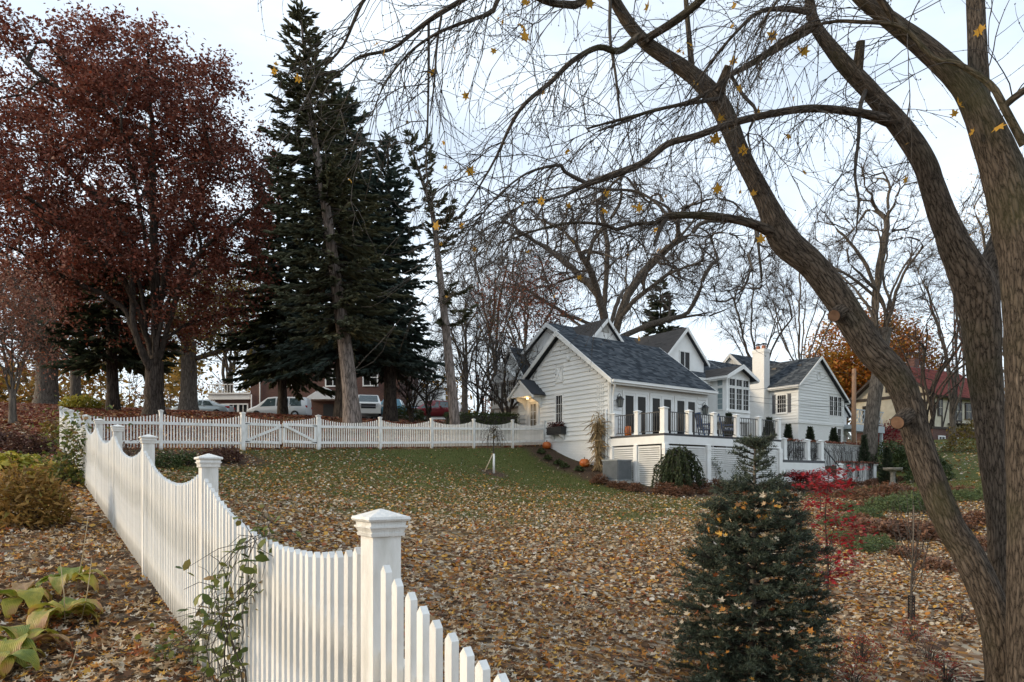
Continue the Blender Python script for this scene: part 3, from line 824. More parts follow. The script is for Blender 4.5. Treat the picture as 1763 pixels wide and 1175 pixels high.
# gable facing the deck, upper window
def cross_gable(am, half, b0, zr, z0, b1=8.3, ez=None, win=None, vent=False, mat=WHITE, rmat=BROWNROOF, ov=.22):
    ez = ez if ez is not None else zr - half - ov
    mb = MB(); mb.prism([(am - half, z0), (am + half, z0), (am + half, zr - half - .08), (am, zr - .10), (am - half, zr - half - .08)], b0, b0 + .14, 'xz')
    mb.build('gable_wall', mat, house)
    gable_roof('b', b0 - .22, b1, am, half + ov, half + ov, zr, zr - half - ov, zr - half - ov, mat=rmat, gut=False, rake_w=.17, ends=(True, False))
    for s in (-1, 1):
        a0, a1 = sorted((am + s * half, am + s * (half - .12)))
        block(a0, a1, b0 + .141, b1, 4.5, zr - half - .14)
    Wg = Wall(am, b0, rad(180))
    if win: window(Wg, -win[0] / 2, win[0] / 2, win[1], win[2], 2, 1, bars=.05, trim=.07)
    if vent:
        put(MB().prism([(-.28, zr - .72), (.28, zr - .72), (0, zr - .34)], 0, .04).build('louvre', CONC, house), Wg)
cross_gable(9.68, 1.66, 4.0, 8.42, 5.3, win=(.78, 6.05, 7.08))
cross_gable(5.05, 1.75, 5.5, 8.58, 5.3, vent=True)
# left wing with the bay window that faces the drive
gable_fill('a', 2.75, 10.77, 2.0, 4.6, 7.45); block(2.8, 8, 8.9, 12.6, 1.2, 5.0)
gable_roof('a', 2.55, 8.5, 10.77, 2.15, 2.15, 7.6, 4.75, 4.75, gut=False)
WL = Wall(2.75, 8.4, rad(90))
by = MB(); by.prism([(1.15, 4.1), (3.55, 4.1), (3.55, 4.25), (1.15, 4.25)], .0, .62); by.prism([(1.2, 4.251), (3.5, 4.251), (3.5, 5.55), (1.2, 5.55)], 0, .55)
by.prism([(1.1, 5.551), (3.6, 5.551), (3.6, 5.62), (2.35, 6.55), (1.1, 5.62)], 0, .66)
put(by.build('bay_window', WHITE, house), WL)
WB2 = Wall(2.75 - .55, 8.4, rad(90))
for i in range(3): window(WB2, 1.36 + .74 * i, 1.36 + .74 * i + .56, 4.34, 5.48, 3, 4, trim=.05, sill=False, glass=WARMGLASS)
wsh = put(MB().box(.55, .80, .0, .04, 5.7, 6.5).build('shutter', SHUTTER, house), Wall(3.42, 5.5, rad(90)))
window(Wall(3.42, 5.5, rad(90)), .9, 1.6, 5.72, 6.5, 2, 2, trim=.06)

# --- kitchen bay on the deck side
window_b = 2.15
block(10.93, 13.03, window_b, 3.6, 3.28, 5.72)
block(10.80, 13.16, window_b - .06, 3.61, 3.18, 3.279)
WBf = Wall(11.98, window_b, rad(180)); WBs = Wall(10.93, window_b, rad(90))
for i in range(3):
    u0 = .92 - .62 * (i + 1) + .04
    window(WBf, u0, u0 + .50, 3.86, 5.02, 2, 4, trim=.045, sill=False)
    window(WBf, u0, u0 + .50, 5.16, 5.52, 2, 1, trim=.045, sill=False)
put(MB().box(-.98, .98, 0, .09, 3.70, 3.80).build('sill', WHITE, house), WBf)
window(WBs, .24, .58, 3.86, 5.02, 1, 4, trim=.06, sill=False, glass=paint('pale_glass', (.16, .22, .23), (.22, .28, .28), rough=.06, spec=.9)); window(WBs, .24, .58, 5.16, 5.52, 1, 1, trim=.06, sill=False, glass=MATS['pale_glass'])
MB().prism([(10.93, 5.721), (13.03, 5.721), (11.98, 6.18)], window_b, window_b + .12, 'xz').build('gable_wall', WHITE, house)
gable_roof('b', window_b - .32, 7.0, 11.98, 1.42, 1.42, 6.32, 5.62, 5.62, mat=BROWNROOF, gut=True, rake_w=.19, ends=(True, False))
# garden doors under the bay
WU = Wall(12.4, 3.59, rad(180))
for u in (.25, .85): window(WU, u, u + .5, 1.0, 2.85, 1, 1, name='garden_door', trim=.06, sill=False)
# downspouts
ds = MB(); ds.tube([(10.5, 3.46, 5.3), (10.6, 3.52, 5.0), (10.6, 3.52, 2.3), (10.8, 3.4, 2.1)], [.04] * 4, 8); ds.build('downspout', WHITE, house)

# --- back wings and chimneys
gable_roof('a', 21.2, 29, 11.8, 3.0, 3.0, 8.95, 6.4, 6.4, gut=False); gable_fill('a', 21.4, 11.8, 2.8, 6.3, 8.8); block(14.21, 23.2, 9.3, 14.5, -.2, 6.42)
gable_roof('a', 26.2, 34, 13.1, 3.0, 3.0, 10.1, 7.3, 7.3, gut=False, rake_w=.24); gable_fill('a', 26.4, 13.1, 2.8, 7.2, 9.95, SIDING); block(26.4, 34, 13.2, 16, 2, 7.35)
TERRA = paint('terracotta', (.30, .10, .05), (.38, .15, .08), rough=.8)
def chimney(a, b, wa, wb, z0, z1, shoulder=None):
    c = MB(); c.box(a, a + wa, b, b + wb, z0, z1 - .25); c.box(a - .04, a + wa + .04, b - .04, b + wb + .04, z1 - .249, z1 - .02); c.box(a + .02, a + wa - .02, b + .02, b + wb - .02, z1 - .019, z1)
    if shoulder:
        ex, zs0, zs1 = shoulder
        c.prism([(b + wb + .001, z0), (b + wb + ex, z0), (b + wb + ex, zs0), (b + wb + .001, zs1)], a + .002, a + wa - .002, 'yz')
    o = c.build('chimney', WBRICK, house)
    for i in (0, 1):
        cb = b + wb * (.27 + .46 * i)
        MB().lathe([(.14, 0), (.16, .05), (.14, .22), (.15, .26), (.12, .26), (.12, 0)], 12, (a + wa / 2, cb, z1)).build('flue_pot', TERRA, o)
        k = MB(); k.lathe([(0, .46), (.20, .40), (.27, .37), (.27, .35), (0, .36)], 4, (a + wa / 2, cb, z1))
        for q in range(4): t = math.pi / 4 + q * math.pi / 2; k.box(a + wa / 2 + .13 * math.cos(t) - .012, a + wa / 2 + .13 * math.cos(t) + .012, cb + .13 * math.sin(t) - .012, cb + .13 * math.sin(t) + .012, z1 + .2, z1 + .38)
        k.build('chimney_cowl', DARKMET, o)
    return o
chimney(22.60, 7.6, .68, .95, .3, 9.3, (.5, 6.6, 7.6))
chimney(13.2, 7.2, .7, 1.0, 6.5, 9.15)

# --- right wing
RZ0 = 4.02
block(23.32, 29.3, 5.42, 13, .2, RZ0 - .01, WBRICK)
WRg = Wall(29.3, 5.4, rad(180))          # u = 29.3 - a
WRl = Wall(23.3, 5.4, rad(90))           # u = b - 5.4
apex_u = 29.3 - 25.82
def rlim(z):
    s = 1.0 if True else 0
    l = apex_u - (8.55 - z) / .77; r = apex_u + (8.55 - z) / .80
    return (max(.1, l), min(5.9, r))
tw = (.35, 2.05, 4.66, 6.02)
clap(WRg, [(0, RZ0), (6, RZ0), (6, 6.62), (apex_u, 8.6), (0, 5.95)], rlim, RZ0, 8.4, [(tw[0] - .1, tw[1] + .1, tw[2] - .45, tw[3] + .1)])
clap(WRl, [(0, RZ0), (7, RZ0), (7, 6.6), (0, 6.6)], lambda z: (.1, 6.9), RZ0, 6.45, [(.78, 1.72, 4.62, 6.02)])
for Wk, u in ((WRg, 0), (WRg, 5.88), (WRl, 0)): put(MB().box(u, u + .12, -.002, .034, RZ0, 5.9 if u == 0 and Wk is WRg else 6.5).build('corner_board', WHITE, house), Wk)
put(MB().box(0, 6, -.003, .045, RZ0 - .12, RZ0 - .001).build('water_table', WHITE, house), WRg); put(MB().box(0, 7, -.003, .045, RZ0 - .12, RZ0 - .001).build('water_table', WHITE, house), WRl)
for i in range(3): window(WRg, tw[0] + .04 + .57 * i, tw[0] + .04 + .57 * i + .47, tw[2], tw[3], 2, 4, trim=.05, sill=False)
put(MB().box(tw[0] - .1, tw[1] + .1, -.003, .03, tw[2] - .5, tw[2] - .07).build('window_panel', WHITE, house), WRg)
for i in range(2): window(WRg, .45 + .62 * i, .45 + .62 * i + .48, 1.9, 3.7, 2, 4, name='garden_door', trim=.06, sill=False)
put(MB().lathe([(0, 0), (.34, 0), (.34, .03), (.27, .04), (.27, .02), (0, .02)], 20).build('oval_vent', WHITE, house), WRg).matrix_local = WRg.M @ Matrix.Translation((apex_u, .03, 7.35)) @ Matrix.Rotation(rad(-90), 4, 'X') @ Matrix.Diagonal((.7, 1, 1, 1))
window(WRl, .92, 1.58, 4.72, 5.92, 4, 4, trim=.09)
for u in (.56, 1.74): 
    s = put(MB().box(u - .03 if u < 1 else u, u + .20 if u < 1 else u + .23, .03, .065, 4.66, 5.98).build('shutter', SHUTTER, house), WRl)
    sl = MB()
    for j in range(22): z = 4.72 + .055 * j; sl.box(u, u + .18, .0655, .073, z, z + .03)
    sl.build('louvres', SHUTTER, s)
window(WRl, 2.0, 2.4, 2.3, 3.3, 1, 2, trim=.08)
for u in (.5, 1.5): put(MB().box(u, u + .34, .04, .075, 2.2, 3.5).build('shutter', SHUTTER, house), WRl)
gable_roof('b', 5.12, 14, 25.82, 2.85, 3.8, 8.72, 6.5, 5.75, gut=True, rake_w=.16, ends=(True, False))
for b_, z_ in ((6.2, 8.1), (8.2, 8.1), (10.2, 8.0)):
    v = MB(); v.box(25.0, 25.35, b_, b_ + .35, z_ - .12, z_ + .12); v.build('roof_vent', DARKMET, house)
# lower wing and balcony beyond
gable_roof('b', 6.4, 13, 29.9, 2.2, 2.6, 7.05, 5.2, 4.9, gut=False, rake_w=.2, ends=(True, False)); gable_fill('b', 6.6, 29.9, 2.4, 4.9, 6.9, SIDING); block(29.31, 32, 6.62, 12, .5, 4.95)
bal = MB(); bal.box(29.4, 33.7, 4.6, 7.0, 3.75, 4.05); bal.box(29.35, 33.75, 4.55, 4.598, 3.55, 4.06)
GREYW = paint('grey_trim', (.42, .46, .48), (.5, .54, .56), rough=.6)
bo = bal.build('balcony', GREYW, house)
for a in (29.6, 31.1, 32.2, 33.6): MB().box(a - .09, a + .09, 4.65, 4.83, .6, 3.549).build('balcony_post', GREYW, bo)
rl = MB(); rl.box(29.4, 33.7, 4.58, 4.66, 5.10, 5.18); rl.box(29.4, 33.7, 4.59, 4.65, 4.15, 4.20)
k = 0; a = 29.4
while a < 33.5:
    w = .7; rl.bar((a, 4.62, 4.2), (a + w, 4.62, 5.1), .03, .035); rl.bar((a + w, 4.63, 4.2), (a, 4.63, 5.1), .03, .035); rl.bar((a + w / 2, 4.61, 4.2), (a + w, 4.61, 4.65), .03, .035); rl.bar((a + w / 2, 4.64, 5.1), (a, 4.64, 4.65), .03, .035)
    rl.box(a - .02, a + .02, 4.595, 4.645, 4.2, 5.1); a += w
rl.build('chippendale_railing', GREYW, bo)
stt = MB(); stt.bar((30.0, 5.6, 3.6), (32.8, 5.6, 1.7), .06, .25); 
for i in range(9): stt.box(30.2 + .3 * i, 30.5 + .3 * i, 5.63, 6.5, 3.4 - .2 * i, 3.44 - .2 * i)
stt.build('outside_stair', WHITE, house)
# corner downspout of the garden room with its long leader
dp = MB(); dp.tube([(-.12, -.36, 4.12), (-.02, -.30, 3.95), (.10, -.10, 3.7), (.10, -.07, 3.5), (.10, -.07, .55), (-.1, -.2, .25), (-1.25, -.55, -.02)], [.045] * 7, 8)
dp.build('downspout', WHITE, house)
dp2 = MB(); dp2.tube([(-.08, .16, 3.0), (-.08, .16, .2)], [.035] * 2, 8); dp2.build('downspout', WHITE, house)
for nm, a, z in (('wall_lantern', .42, 3.12), ('wall_lantern', 6.12, 3.12)):
    near = a < 1
    t = thing(nm, 'black wall lantern beside the french doors by the gutter corner with the trellis' if near else 'black wall lantern beside the french doors at the kitchen bay end', 'lantern', (*hab(a, -.03), z), HA, 'wall lanterns')
    m = MB(); m.frustum(0, -.16, 0, .30, .14, .19); m.build('lantern_glass', paint('lantern_glass' + str(near), (.12, .13, .12), rough=.1), t)
    m = MB()
    for sx in (-1, 1):
        for sy in (-1, 1): m.bar((sx * .07, -.16 + sy * .07, 0), (sx * .097, -.16 + sy * .097, .30), .016, .016)
    m.frustum(0, -.16, -.03, 0, .10, .16); m.frustum(0, -.16, .30, .33, .24, .24); m.frustum(0, -.16, .331, .44, .23, .08); m.build('lantern_frame', DARKMET, t)
    m = MB(); m.tube([(0, -.16, .44), (0, -.16, .50), (0, -.12, .56), (0, -.05, .55), (0, -.01, .48), (0, 0, .3)], [.012] * 6, 6); m.box(-.05, .05, 0, .02, .18, .42); m.build('bracket', DARKMET, t)

# ------------------------------------------------------------------ deck
deck = thing('raised_deck', 'raised white deck with square lattice skirting and black baluster railing', 'deck', (HC.x, HC.y, 0), HA)
DZ0, DZ1 = -.42, 1.80
LATW = WHITE
MB().box(0, 8.0, -3.0, -.03, DZ1 - .06, DZ1).build('deck_floor', FLOORW, deck)
MB().box(-.03, 8.03, -3.03, -.031, DZ1 + .002, DZ1 + .03).build('deck_nosing', FLOORW, deck)
MB().box(.0, 8.0, -3.0, -2.96, 1.42, DZ1 - .061).build('fascia', WHITE, deck); MB().box(0, .04, -2.959, 0, 1.42, DZ1 - .061).build('fascia', WHITE, deck); MB().box(7.96, 8.0, -2.959, 0, 1.42, DZ1 - .061).build('fascia', WHITE, deck)
def lattice(frame, u0, u1, z0, z1, parent, y=0.0):
    """square lattice of crossing slats with 3.8 cm holes"""
    m = MB(); s = .085
    n = int((u1 - u0) / .06); st = (u1 - u0) / n
    for i in range(n + 1): x = u0 + st * i; m.box(x - .0105, x + .0105, y, y + .007, z0, z1, frame)
    k = int((z1 - z0) / s); sz = (z1 - z0) / k
    for j in range(k + 1): z = z0 + sz * j; m.box(u0, u1, y - .0075, y - .0005, z - .0175, z + .0175, frame)
    o = m.build('lattice_panel', LATW, parent, None)
    fr = MB(); t = .05
    fr.box(u0 - t, u1 + t, y - .015, y + .012, z1, z1 + t, frame); fr.box(u0 - t, u1 + t, y - .015, y + .012, z0 - t, z0, frame); fr.box(u0 - t, u0, y - .014, y + .011, z0, z1, frame); fr.box(u1, u1 + t, y - .014, y + .011, z0, z1, frame)
    fr.build('lattice_frame', LATW, o)
    return o
FD = Matrix.Translation((0, -2.97, 0)); FDl = Matrix.Translation((.03, 0, 0)) @ Matrix.Rotation(rad(-90), 4, 'Z')   # u runs 0..3 towards the deck corner
posts_a = [0.09, 2.72, 5.36, 7.91]
for i in range(3): lattice(FD, posts_a[i] + .21, posts_a[i + 1] - .21, DZ0 + .10, 1.30, deck)
lattice(FDl, .22, 1.30, .05, 1.30, deck); lattice(FDl, 1.66, 2.74, DZ0 + .10, 1.30, deck)
for a in posts_a:
    m = MB(); m.box(a - .12, a + .12, -3.06, -2.90, DZ0 - .2, 1.42); m.box(a - .14, a + .14, -3.075, -2.90, 1.21, 1.25); m.box(a - .14, a + .14, -3.08, -2.90, DZ0 - .2, DZ0 + .22)
    m.build('skirt_post', WHITE, deck)
for b in (-1.48, -.08):
    m = MB(); m.box(-.05, .08, b - .1, b + .07, DZ0, 1.42); m.build('skirt_post', WHITE, deck)
RP_M = None
def rail_post(a, b, z, parent, h=1.0, w=.19):
    m = MB(); m.box(a - w / 2, a + w / 2, b - w / 2, b + w / 2, z, z + h - .06); m.frustum(a, b, z, z + .09, w + .05, w + .03); m.frustum(a, b, z + h - .059, z + h - .03, w + .07, w + .07); m.frustum(a, b, z + h - .029, z + h + .02, w + .05, .03)
    return m.build('rail_post', WHITE, parent)
BAL_M = MB().box(-.011, .011, -.011, .011, 0, .74).mesh('baluster', DARKMET)
def rail_run(p, q, z, parent, n=None):
    p, q = Vector((*p, 0)), Vector((*q, 0)); L = (q - p).length
    m = MB(); m.bar((p.x, p.y, z + .86), (q.x, q.y, z + .86), .05, .03); m.build('handrail', DARKMET, parent)
    m = MB(); m.bar((p.x, p.y, z + .10), (q.x, q.y, z + .10), .03, .025); m.build('bottom_rail', DARKMET, parent)
    n = n or int(L / .125)
    for i in range(1, n):
        c = p.lerp(q, i / n); o = link('baluster', BAL_M, parent); o.location = (c.x, c.y, z + .113)
pa = [.10, 1.6, 3.2, 4.78, 6.38, 7.9]
for a in pa: rail_post(a, -2.9, DZ1 + .03, deck, 1.0 if a > .2 else 1.04, .19 if a > .2 else .22)
for b in (-.16, -1.5): rail_post(.10, b, DZ1 + .03, deck)
for i in range(5): rail_run((pa[i] + .1, -2.9), (pa[i + 1] - .1, -2.9), DZ1 + .03, deck)
rail_run((.1, -.26), (.1, -1.4), DZ1 + .03, deck); rail_run((.1, -1.6), (.1, -2.8), DZ1 + .03, deck)

# ------------------------------------------------------------------ lower terrace, steps and planter walls
PZ = .92
terr = thing('lower_terrace', 'lower white terrace with columns, iron railing, lattice and garden steps', 'terrace', (HC.x, HC.y, 0), HA)
MB().box(8.05, 11.75, -2.95, 3.4, PZ - .12, PZ).build('terrace_floor', FLOORW, terr)
MB().box(8.06, 11.75, -3.0, -2.951, .45, PZ - .125).build('fascia', WHITE, terr)
FT = Matrix.Translation((0, -2.98, 0))
lattice(FT, 8.35, 10.0, -.28, .38, terr); lattice(FT, 10.35, 11.6, -.28, .38, terr)
for a in (8.2, 10.17, 11.7): MB().box(a - .08, a + .08, -3.03, -2.9, -.45, .448).build('skirt_post', WHITE, terr)
for a in (8.42, 10.4, 11.62): rail_post(a, -2.85, PZ, terr, 1.02, .22)
rail_run((8.52, -2.85), (10.3, -2.85), PZ, terr, 12); rail_run((10.5, -2.85), (11.52, -2.85), PZ, terr, 7)
st = MB()
for i in range(7): st.box(11.76 + .27 * i, 11.76 + .27 * (i + 1) - .002, -2.6, -.8, -.5, PZ - .17 * (i + 1))
st.build('steps', WHITE, terr)
st = MB(); st.prism([(11.76, -.45), (13.6, -.45), (13.6, -.25), (11.76, .80)], -2.75, -2.62); st.build('stringer', WHITE, terr)
rail_post(13.62, -2.75, -.42, terr, 1.22, .22)
hr = MB(); hr.bar((11.7, -2.75, PZ + .9), (13.62, -2.75, .62), .05, .04); hr.build('stair_rail', DARKMET, terr)
pw = thing('planter_wall', 'low white plank planter wall draped with bare vines beside the birdbath', 'planter', (HC.x, HC.y, 0), HA)
for i in range(7):
    a = 13.9 + .55 * i; MB().box(a, a + .535, -2.6, -2.54, -.45, .78).build('plank', WHITE, pw)
MB().box(13.9, 17.75, -2.539, -.4, -.45, .72).build('planter_body', paint('planter_soil', (.06, .04, .03), (.1, .07, .05), rough=1), pw)
MB().box(13.86, 17.8, -2.66, -2.45, .781, .85).build('capping', CONC, pw)
tw_ = thing('terrace_wall', 'upper rendered terrace wall hung with leafless vines under potted evergreens', 'wall', (HC.x, HC.y, 0), HA)
MB().box(11.9, 21.5, .0, .3, .3, 2.0).build('rendered_wall', paint('old_render', (.42, .42, .40), (.62, .62, .60), rough=.9, scale=2.5, bump=.2), tw_)
MB().box(11.85, 21.55, -.05, .35, 2.001, 2.08).build('capping', CONC, tw_)
MB().box(11.9, 21.5, .301, 4.9, .3, 1.95).build('terrace_fill', MATS['planter_soil'], tw_)
# ------------------------------------------------------------------ tree tools
def crom(C, step):
    C = np.asarray(C, float); out = []
    E = np.vstack([2 * C[0] - C[1], C, 2 * C[-1] - C[-2]])
    for i in range(1, len(E) - 2):
        p0, p1, p2, p3 = E[i - 1], E[i], E[i + 1], E[i + 2]
        L = np.linalg.norm((p2 - p1)[:3]); k = max(2, int(L / step))
        for j in range(k):
            t = j / k
            out.append(.5 * ((2 * p1) + (-p0 + p2) * t + (2 * p0 - 5 * p1 + 4 * p2 - p3) * t * t + (-p0 + 3 * p1 - 3 * p2 + p3) * t ** 3))
    out.append(C[-1])
    return np.array(out)

def pxpath(rows):
    """rows (px, py, width_px, depth) -> (x,y,z,r)"""
    o = []
    for px, py, w, Z in rows:
        p = at(px, py, Z); o.append((p.x, p.y, p.z, max(.002, w / 2 * Z / F)))
    return np.array(o)

def barked_stem(name, path, base, parent, n=30, mat=None, amp=.055, seed=0.0):
    P, r = path[:, :3], path[:, 3]
    V, Fq = tube_np(P, r, n); m = len(P)
    s = np.r_[0, np.cumsum(np.linalg.norm(np.diff(P, axis=0), axis=1))]
    V3 = V.reshape(m, n, 3); C = P[:, None, :]
    out = np.empty_like(V3)
    for i in range(m):
        for j in range(n):
            t = 2 * math.pi * j / n; R_ = r[i]
            ct, st_ = math.cos(t), math.sin(t)
            q = Vector((ct * R_ * 24 + seed, st_ * R_ * 24, s[i] * 3.2))
            d = (abs(mnoise.noise(q)) - .22) * 1.6 + .35 * mnoise.noise(q * 2.7)
            d += .9 * mnoise.noise(Vector((ct * 1.1 + seed, st_ * 1.1, s[i] * 1.3)))
            out[i, j] = C[i, 0] + (V3[i, j] - C[i, 0]) * (1 + amp * d)
    me = npmesh(name, out.reshape(-1, 3) - np.array(base), Fq, mat or MAPLEBARK, True)
    uv = me.uv_layers.new(name='UVMap')
    i = np.repeat(np.arange(m - 1), n); j = np.tile(np.arange(n), m - 1)
    circ = 2 * math.pi * float(np.mean(r))
    U0, U1 = j / n * circ, (j + 1) / n * circ
    uvs = np.stack([np.c_[U0, s[i]], np.c_[U1, s[i]], np.c_[U1, s[i + 1]], np.c_[U0, s[i + 1]]], 1).reshape(-1, 2)
    uv.data.foreach_set('uv', uvs.astype(np.float32).ravel())
    return link(name, me, parent)

def colonize(trunk, targets, seg, up=.25, start=.4, jit=.06, bend=.35, turn=.8, scaffold=9):
    cap = len(trunk) + (len(targets) + scaffold) * 40
    P = np.zeros((cap, 3)); par = np.full(cap, -1); n = len(trunk)
    P[:n] = trunk; par[1:n] = np.arange(n - 1)
    first = int(len(trunk) * start); top = P[n - 1]; chains = []
    ok = np.zeros(cap, bool); ok[first:n] = True
    D = np.zeros((cap, 3)); D[:n] = (0, 0, 1)
    def grow(i, t, bend_, jit_):
        nonlocal n
        L = np.linalg.norm(t - P[i]); dr = D[i]
        ca = max(.05, float(np.dot(dr, (t - P[i]) / (L + 1e-9)))); cpt = P[i] + dr * L * bend_ * (.35 + .65 * ca)
        k = min(max(2, int(math.ceil(L / seg))), 38); ids = [i]; w1, w2 = rng.normal(0, .05 * L, 3), rng.uniform(1.2, 2.6)
        for j in range(1, k + 1):
            s = j / k
            q = (1 - s) ** 2 * P[i] + 2 * s * (1 - s) * cpt + s * s * t + rng.normal(0, jit_ * seg, 3) + w1 * math.sin(s * math.pi * w2) * (1 - s)
            P[n] = q; par[n] = ids[-1]; ok[n] = True; dq = q - P[ids[-1]]; D[n] = dq / (np.linalg.norm(dq) + 1e-9); ids.append(n); n += 1
        chains.append(ids)
    # main limbs first: well spread directions, long smooth arcs from the upper trunk
    if scaffold:
        dist = np.linalg.norm(targets - top, axis=1); far = np.where(dist > np.percentile(dist, 45))[0]
        dirs = (targets[far] - top) / dist[far][:, None]; pick = [int(np.argmax(dirs[:, 2]))]
        while len(pick) < min(scaffold, len(far)): pick.append(int(np.argmax((1 - dirs @ dirs[pick].T).min(1))))
        for q in pick: grow(int(rng.integers(first, len(trunk))), top + (targets[far[q]] - top) * .92, bend + .12, jit)
    for t in targets[rng.permutation(len(targets))]:
        dv = t - P[:n]; d = np.linalg.norm(dv, axis=1) + 1e-6
        cost = d * (1 + up * np.clip(-dv[:, 2] / d, -.6, 1) + turn * np.clip(.80 - (dv * D[:n]).sum(1) / d, 0, 2)); cost[~ok[:n]] = 1e9
        i = int(np.argmin(cost))
        if d[i] < seg * .6: continue
        grow(i, t, bend, jit)
    w = np.zeros(n)
    for c in chains: w[c[-1]] += 1
    for i in range(n - 1, 0, -1): w[par[i]] += w[i]
    return P[:n], par[:n], w, chains

def tree_tubes(P, par, w, chains, ntrunk, r_trunk, r_tip, power=.5):
    r = np.maximum(r_tip, r_trunk * (np.maximum(w, .5) / max(w.max(), 1)) ** power)
    big, small = [], []
    for c in chains:
        rr = r[c].copy(); rr[0] = min(rr[0], rr[1] * 1.3); rr[-1] = r_tip * .6
        nn = 8 if rr[1] > .12 else (5 if rr[1] > .04 else 3)
        (big if rr[1] > r_trunk * .16 else small).append((P[c], rr, nn))
    return r, big, small

def crown_points(n, c, rad3, low=-.9, shell=.35, lobes=0, seed=1):
    out = []
    while len(out) < n:
        v = rng.normal(0, 1, 3); v /= np.linalg.norm(v)
        if v[2] < low: continue
        k = 1.0
        if lobes: k = 1 + .22 * mnoise.noise(Vector(v * lobes) + Vector((seed * 7.3, 0, 0)))
        q = v * (shell + (1 - shell) * rng.random() ** .5) * k
        out.append(np.array(c) + q * np.array(rad3))
    return np.array(out)

def broadleaf(name, label, base, height_trunk, rtrunk, crown_c, crown_r, n_targets, seg, bmat, twmat, r_tip=.012, leaves=None, twigs=0, twig_len=.6, group=None,
              lean=(0, 0), low=-.6, lobes=2, leaf_size=.16, leaf_shape=QUADLEAF, leaf_n=0, cat='tree', power=.5, seed=1, droop=0.0, up=.25, start=.5, leaf_spread=.35, bend=.35, leaf_low=None):
    b = np.array(base); k = 7
    tr = np.array([b + np.array([lean[0] * (i / k) ** 1.3, lean[1] * (i / k), height_trunk * i / k - (.25 if i == 0 else 0)]) + (rng.normal(0, .04 * rtrunk, 3) * np.array([1, 1, 0]) if i else 0) for i in range(k + 1)])
    T = crown_points(n_targets, crown_c, crown_r, low, .25, lobes, seed)
    P, par, w, ch = colonize(tr, T, seg, up=up, start=start, bend=bend)
    r, big, small = tree_tubes(P, par, w, ch, len(tr), rtrunk * .85, r_tip, power)
    t = thing(name, label, cat, tuple(b), 0, group)
    rr = np.linspace(rtrunk, rtrunk * .86, len(tr)); rr[0] *= 1.45; rr[1] *= 1.1
    trunk_t = [(tr - b, rr, 12)]
    link('trunk', tubes_mesh('trunk', trunk_t + [(p - b, q, n) for p, q, n in big], bmat), t)
    tw = [(p - b, q, n) for p, q, n in small]
    ends = np.array([P[c[-1]] for c in ch]); dirs = np.array([P[c[-1]] - P[c[-2]] for c in ch])
    fine = np.where(r < r_tip * 3.0)[0]; fine = fine[fine >= len(tr)]
    if len(fine) < 30: fine = np.arange(len(tr), len(P))[np.argsort(r[len(tr):])[:max(30, len(P) // 2)]]
    tips = []
    if twigs:
        pick = rng.choice(fine, twigs)
        for i in pick:
            d = P[i] - P[par[i]]; d = d / (np.linalg.norm(d) + 1e-9) + rng.normal(0, .55, 3) + np.array([0, 0, .12 - droop])
            d /= np.linalg.norm(d); L = twig_len * rng.uniform(.4, 1.2)
            q = [P[i] - b]; v = d.copy()
            for s in range(2):
                v = v + rng.normal(0, .20, 3) + np.array([0, 0, -.10 * droop]); v /= np.linalg.norm(v); q.append(q[-1] + v * L / 2)
            tw.append((np.array(q), np.array([1, .75, .35]) * r_tip * .75, 3)); tips.append(q[-1] + b); tips.append(q[1] + b)
    if tw: link('branches', tubes_mesh('branches', tw, twmat), t, None, 'stuff')
    if leaf_n:
        src = np.array(tips) if tips else ends
        if leaf_low is not None:
            src = src[src[:, 2] < leaf_low] if (src[:, 2] < leaf_low).sum() > 20 else src
        pos = src[rng.integers(0, len(src), leaf_n)] + rng.normal(0, leaf_spread, (leaf_n, 3)) - b
        V, Fc = scatter(*leaf_shape, pos, rots(leaf_n, 1.0), leaf_size * rng.uniform(.6, 1.25, leaf_n))
        link('crown', npmesh('crown', V, Fc, leaves), t, None, 'stuff')
    return t

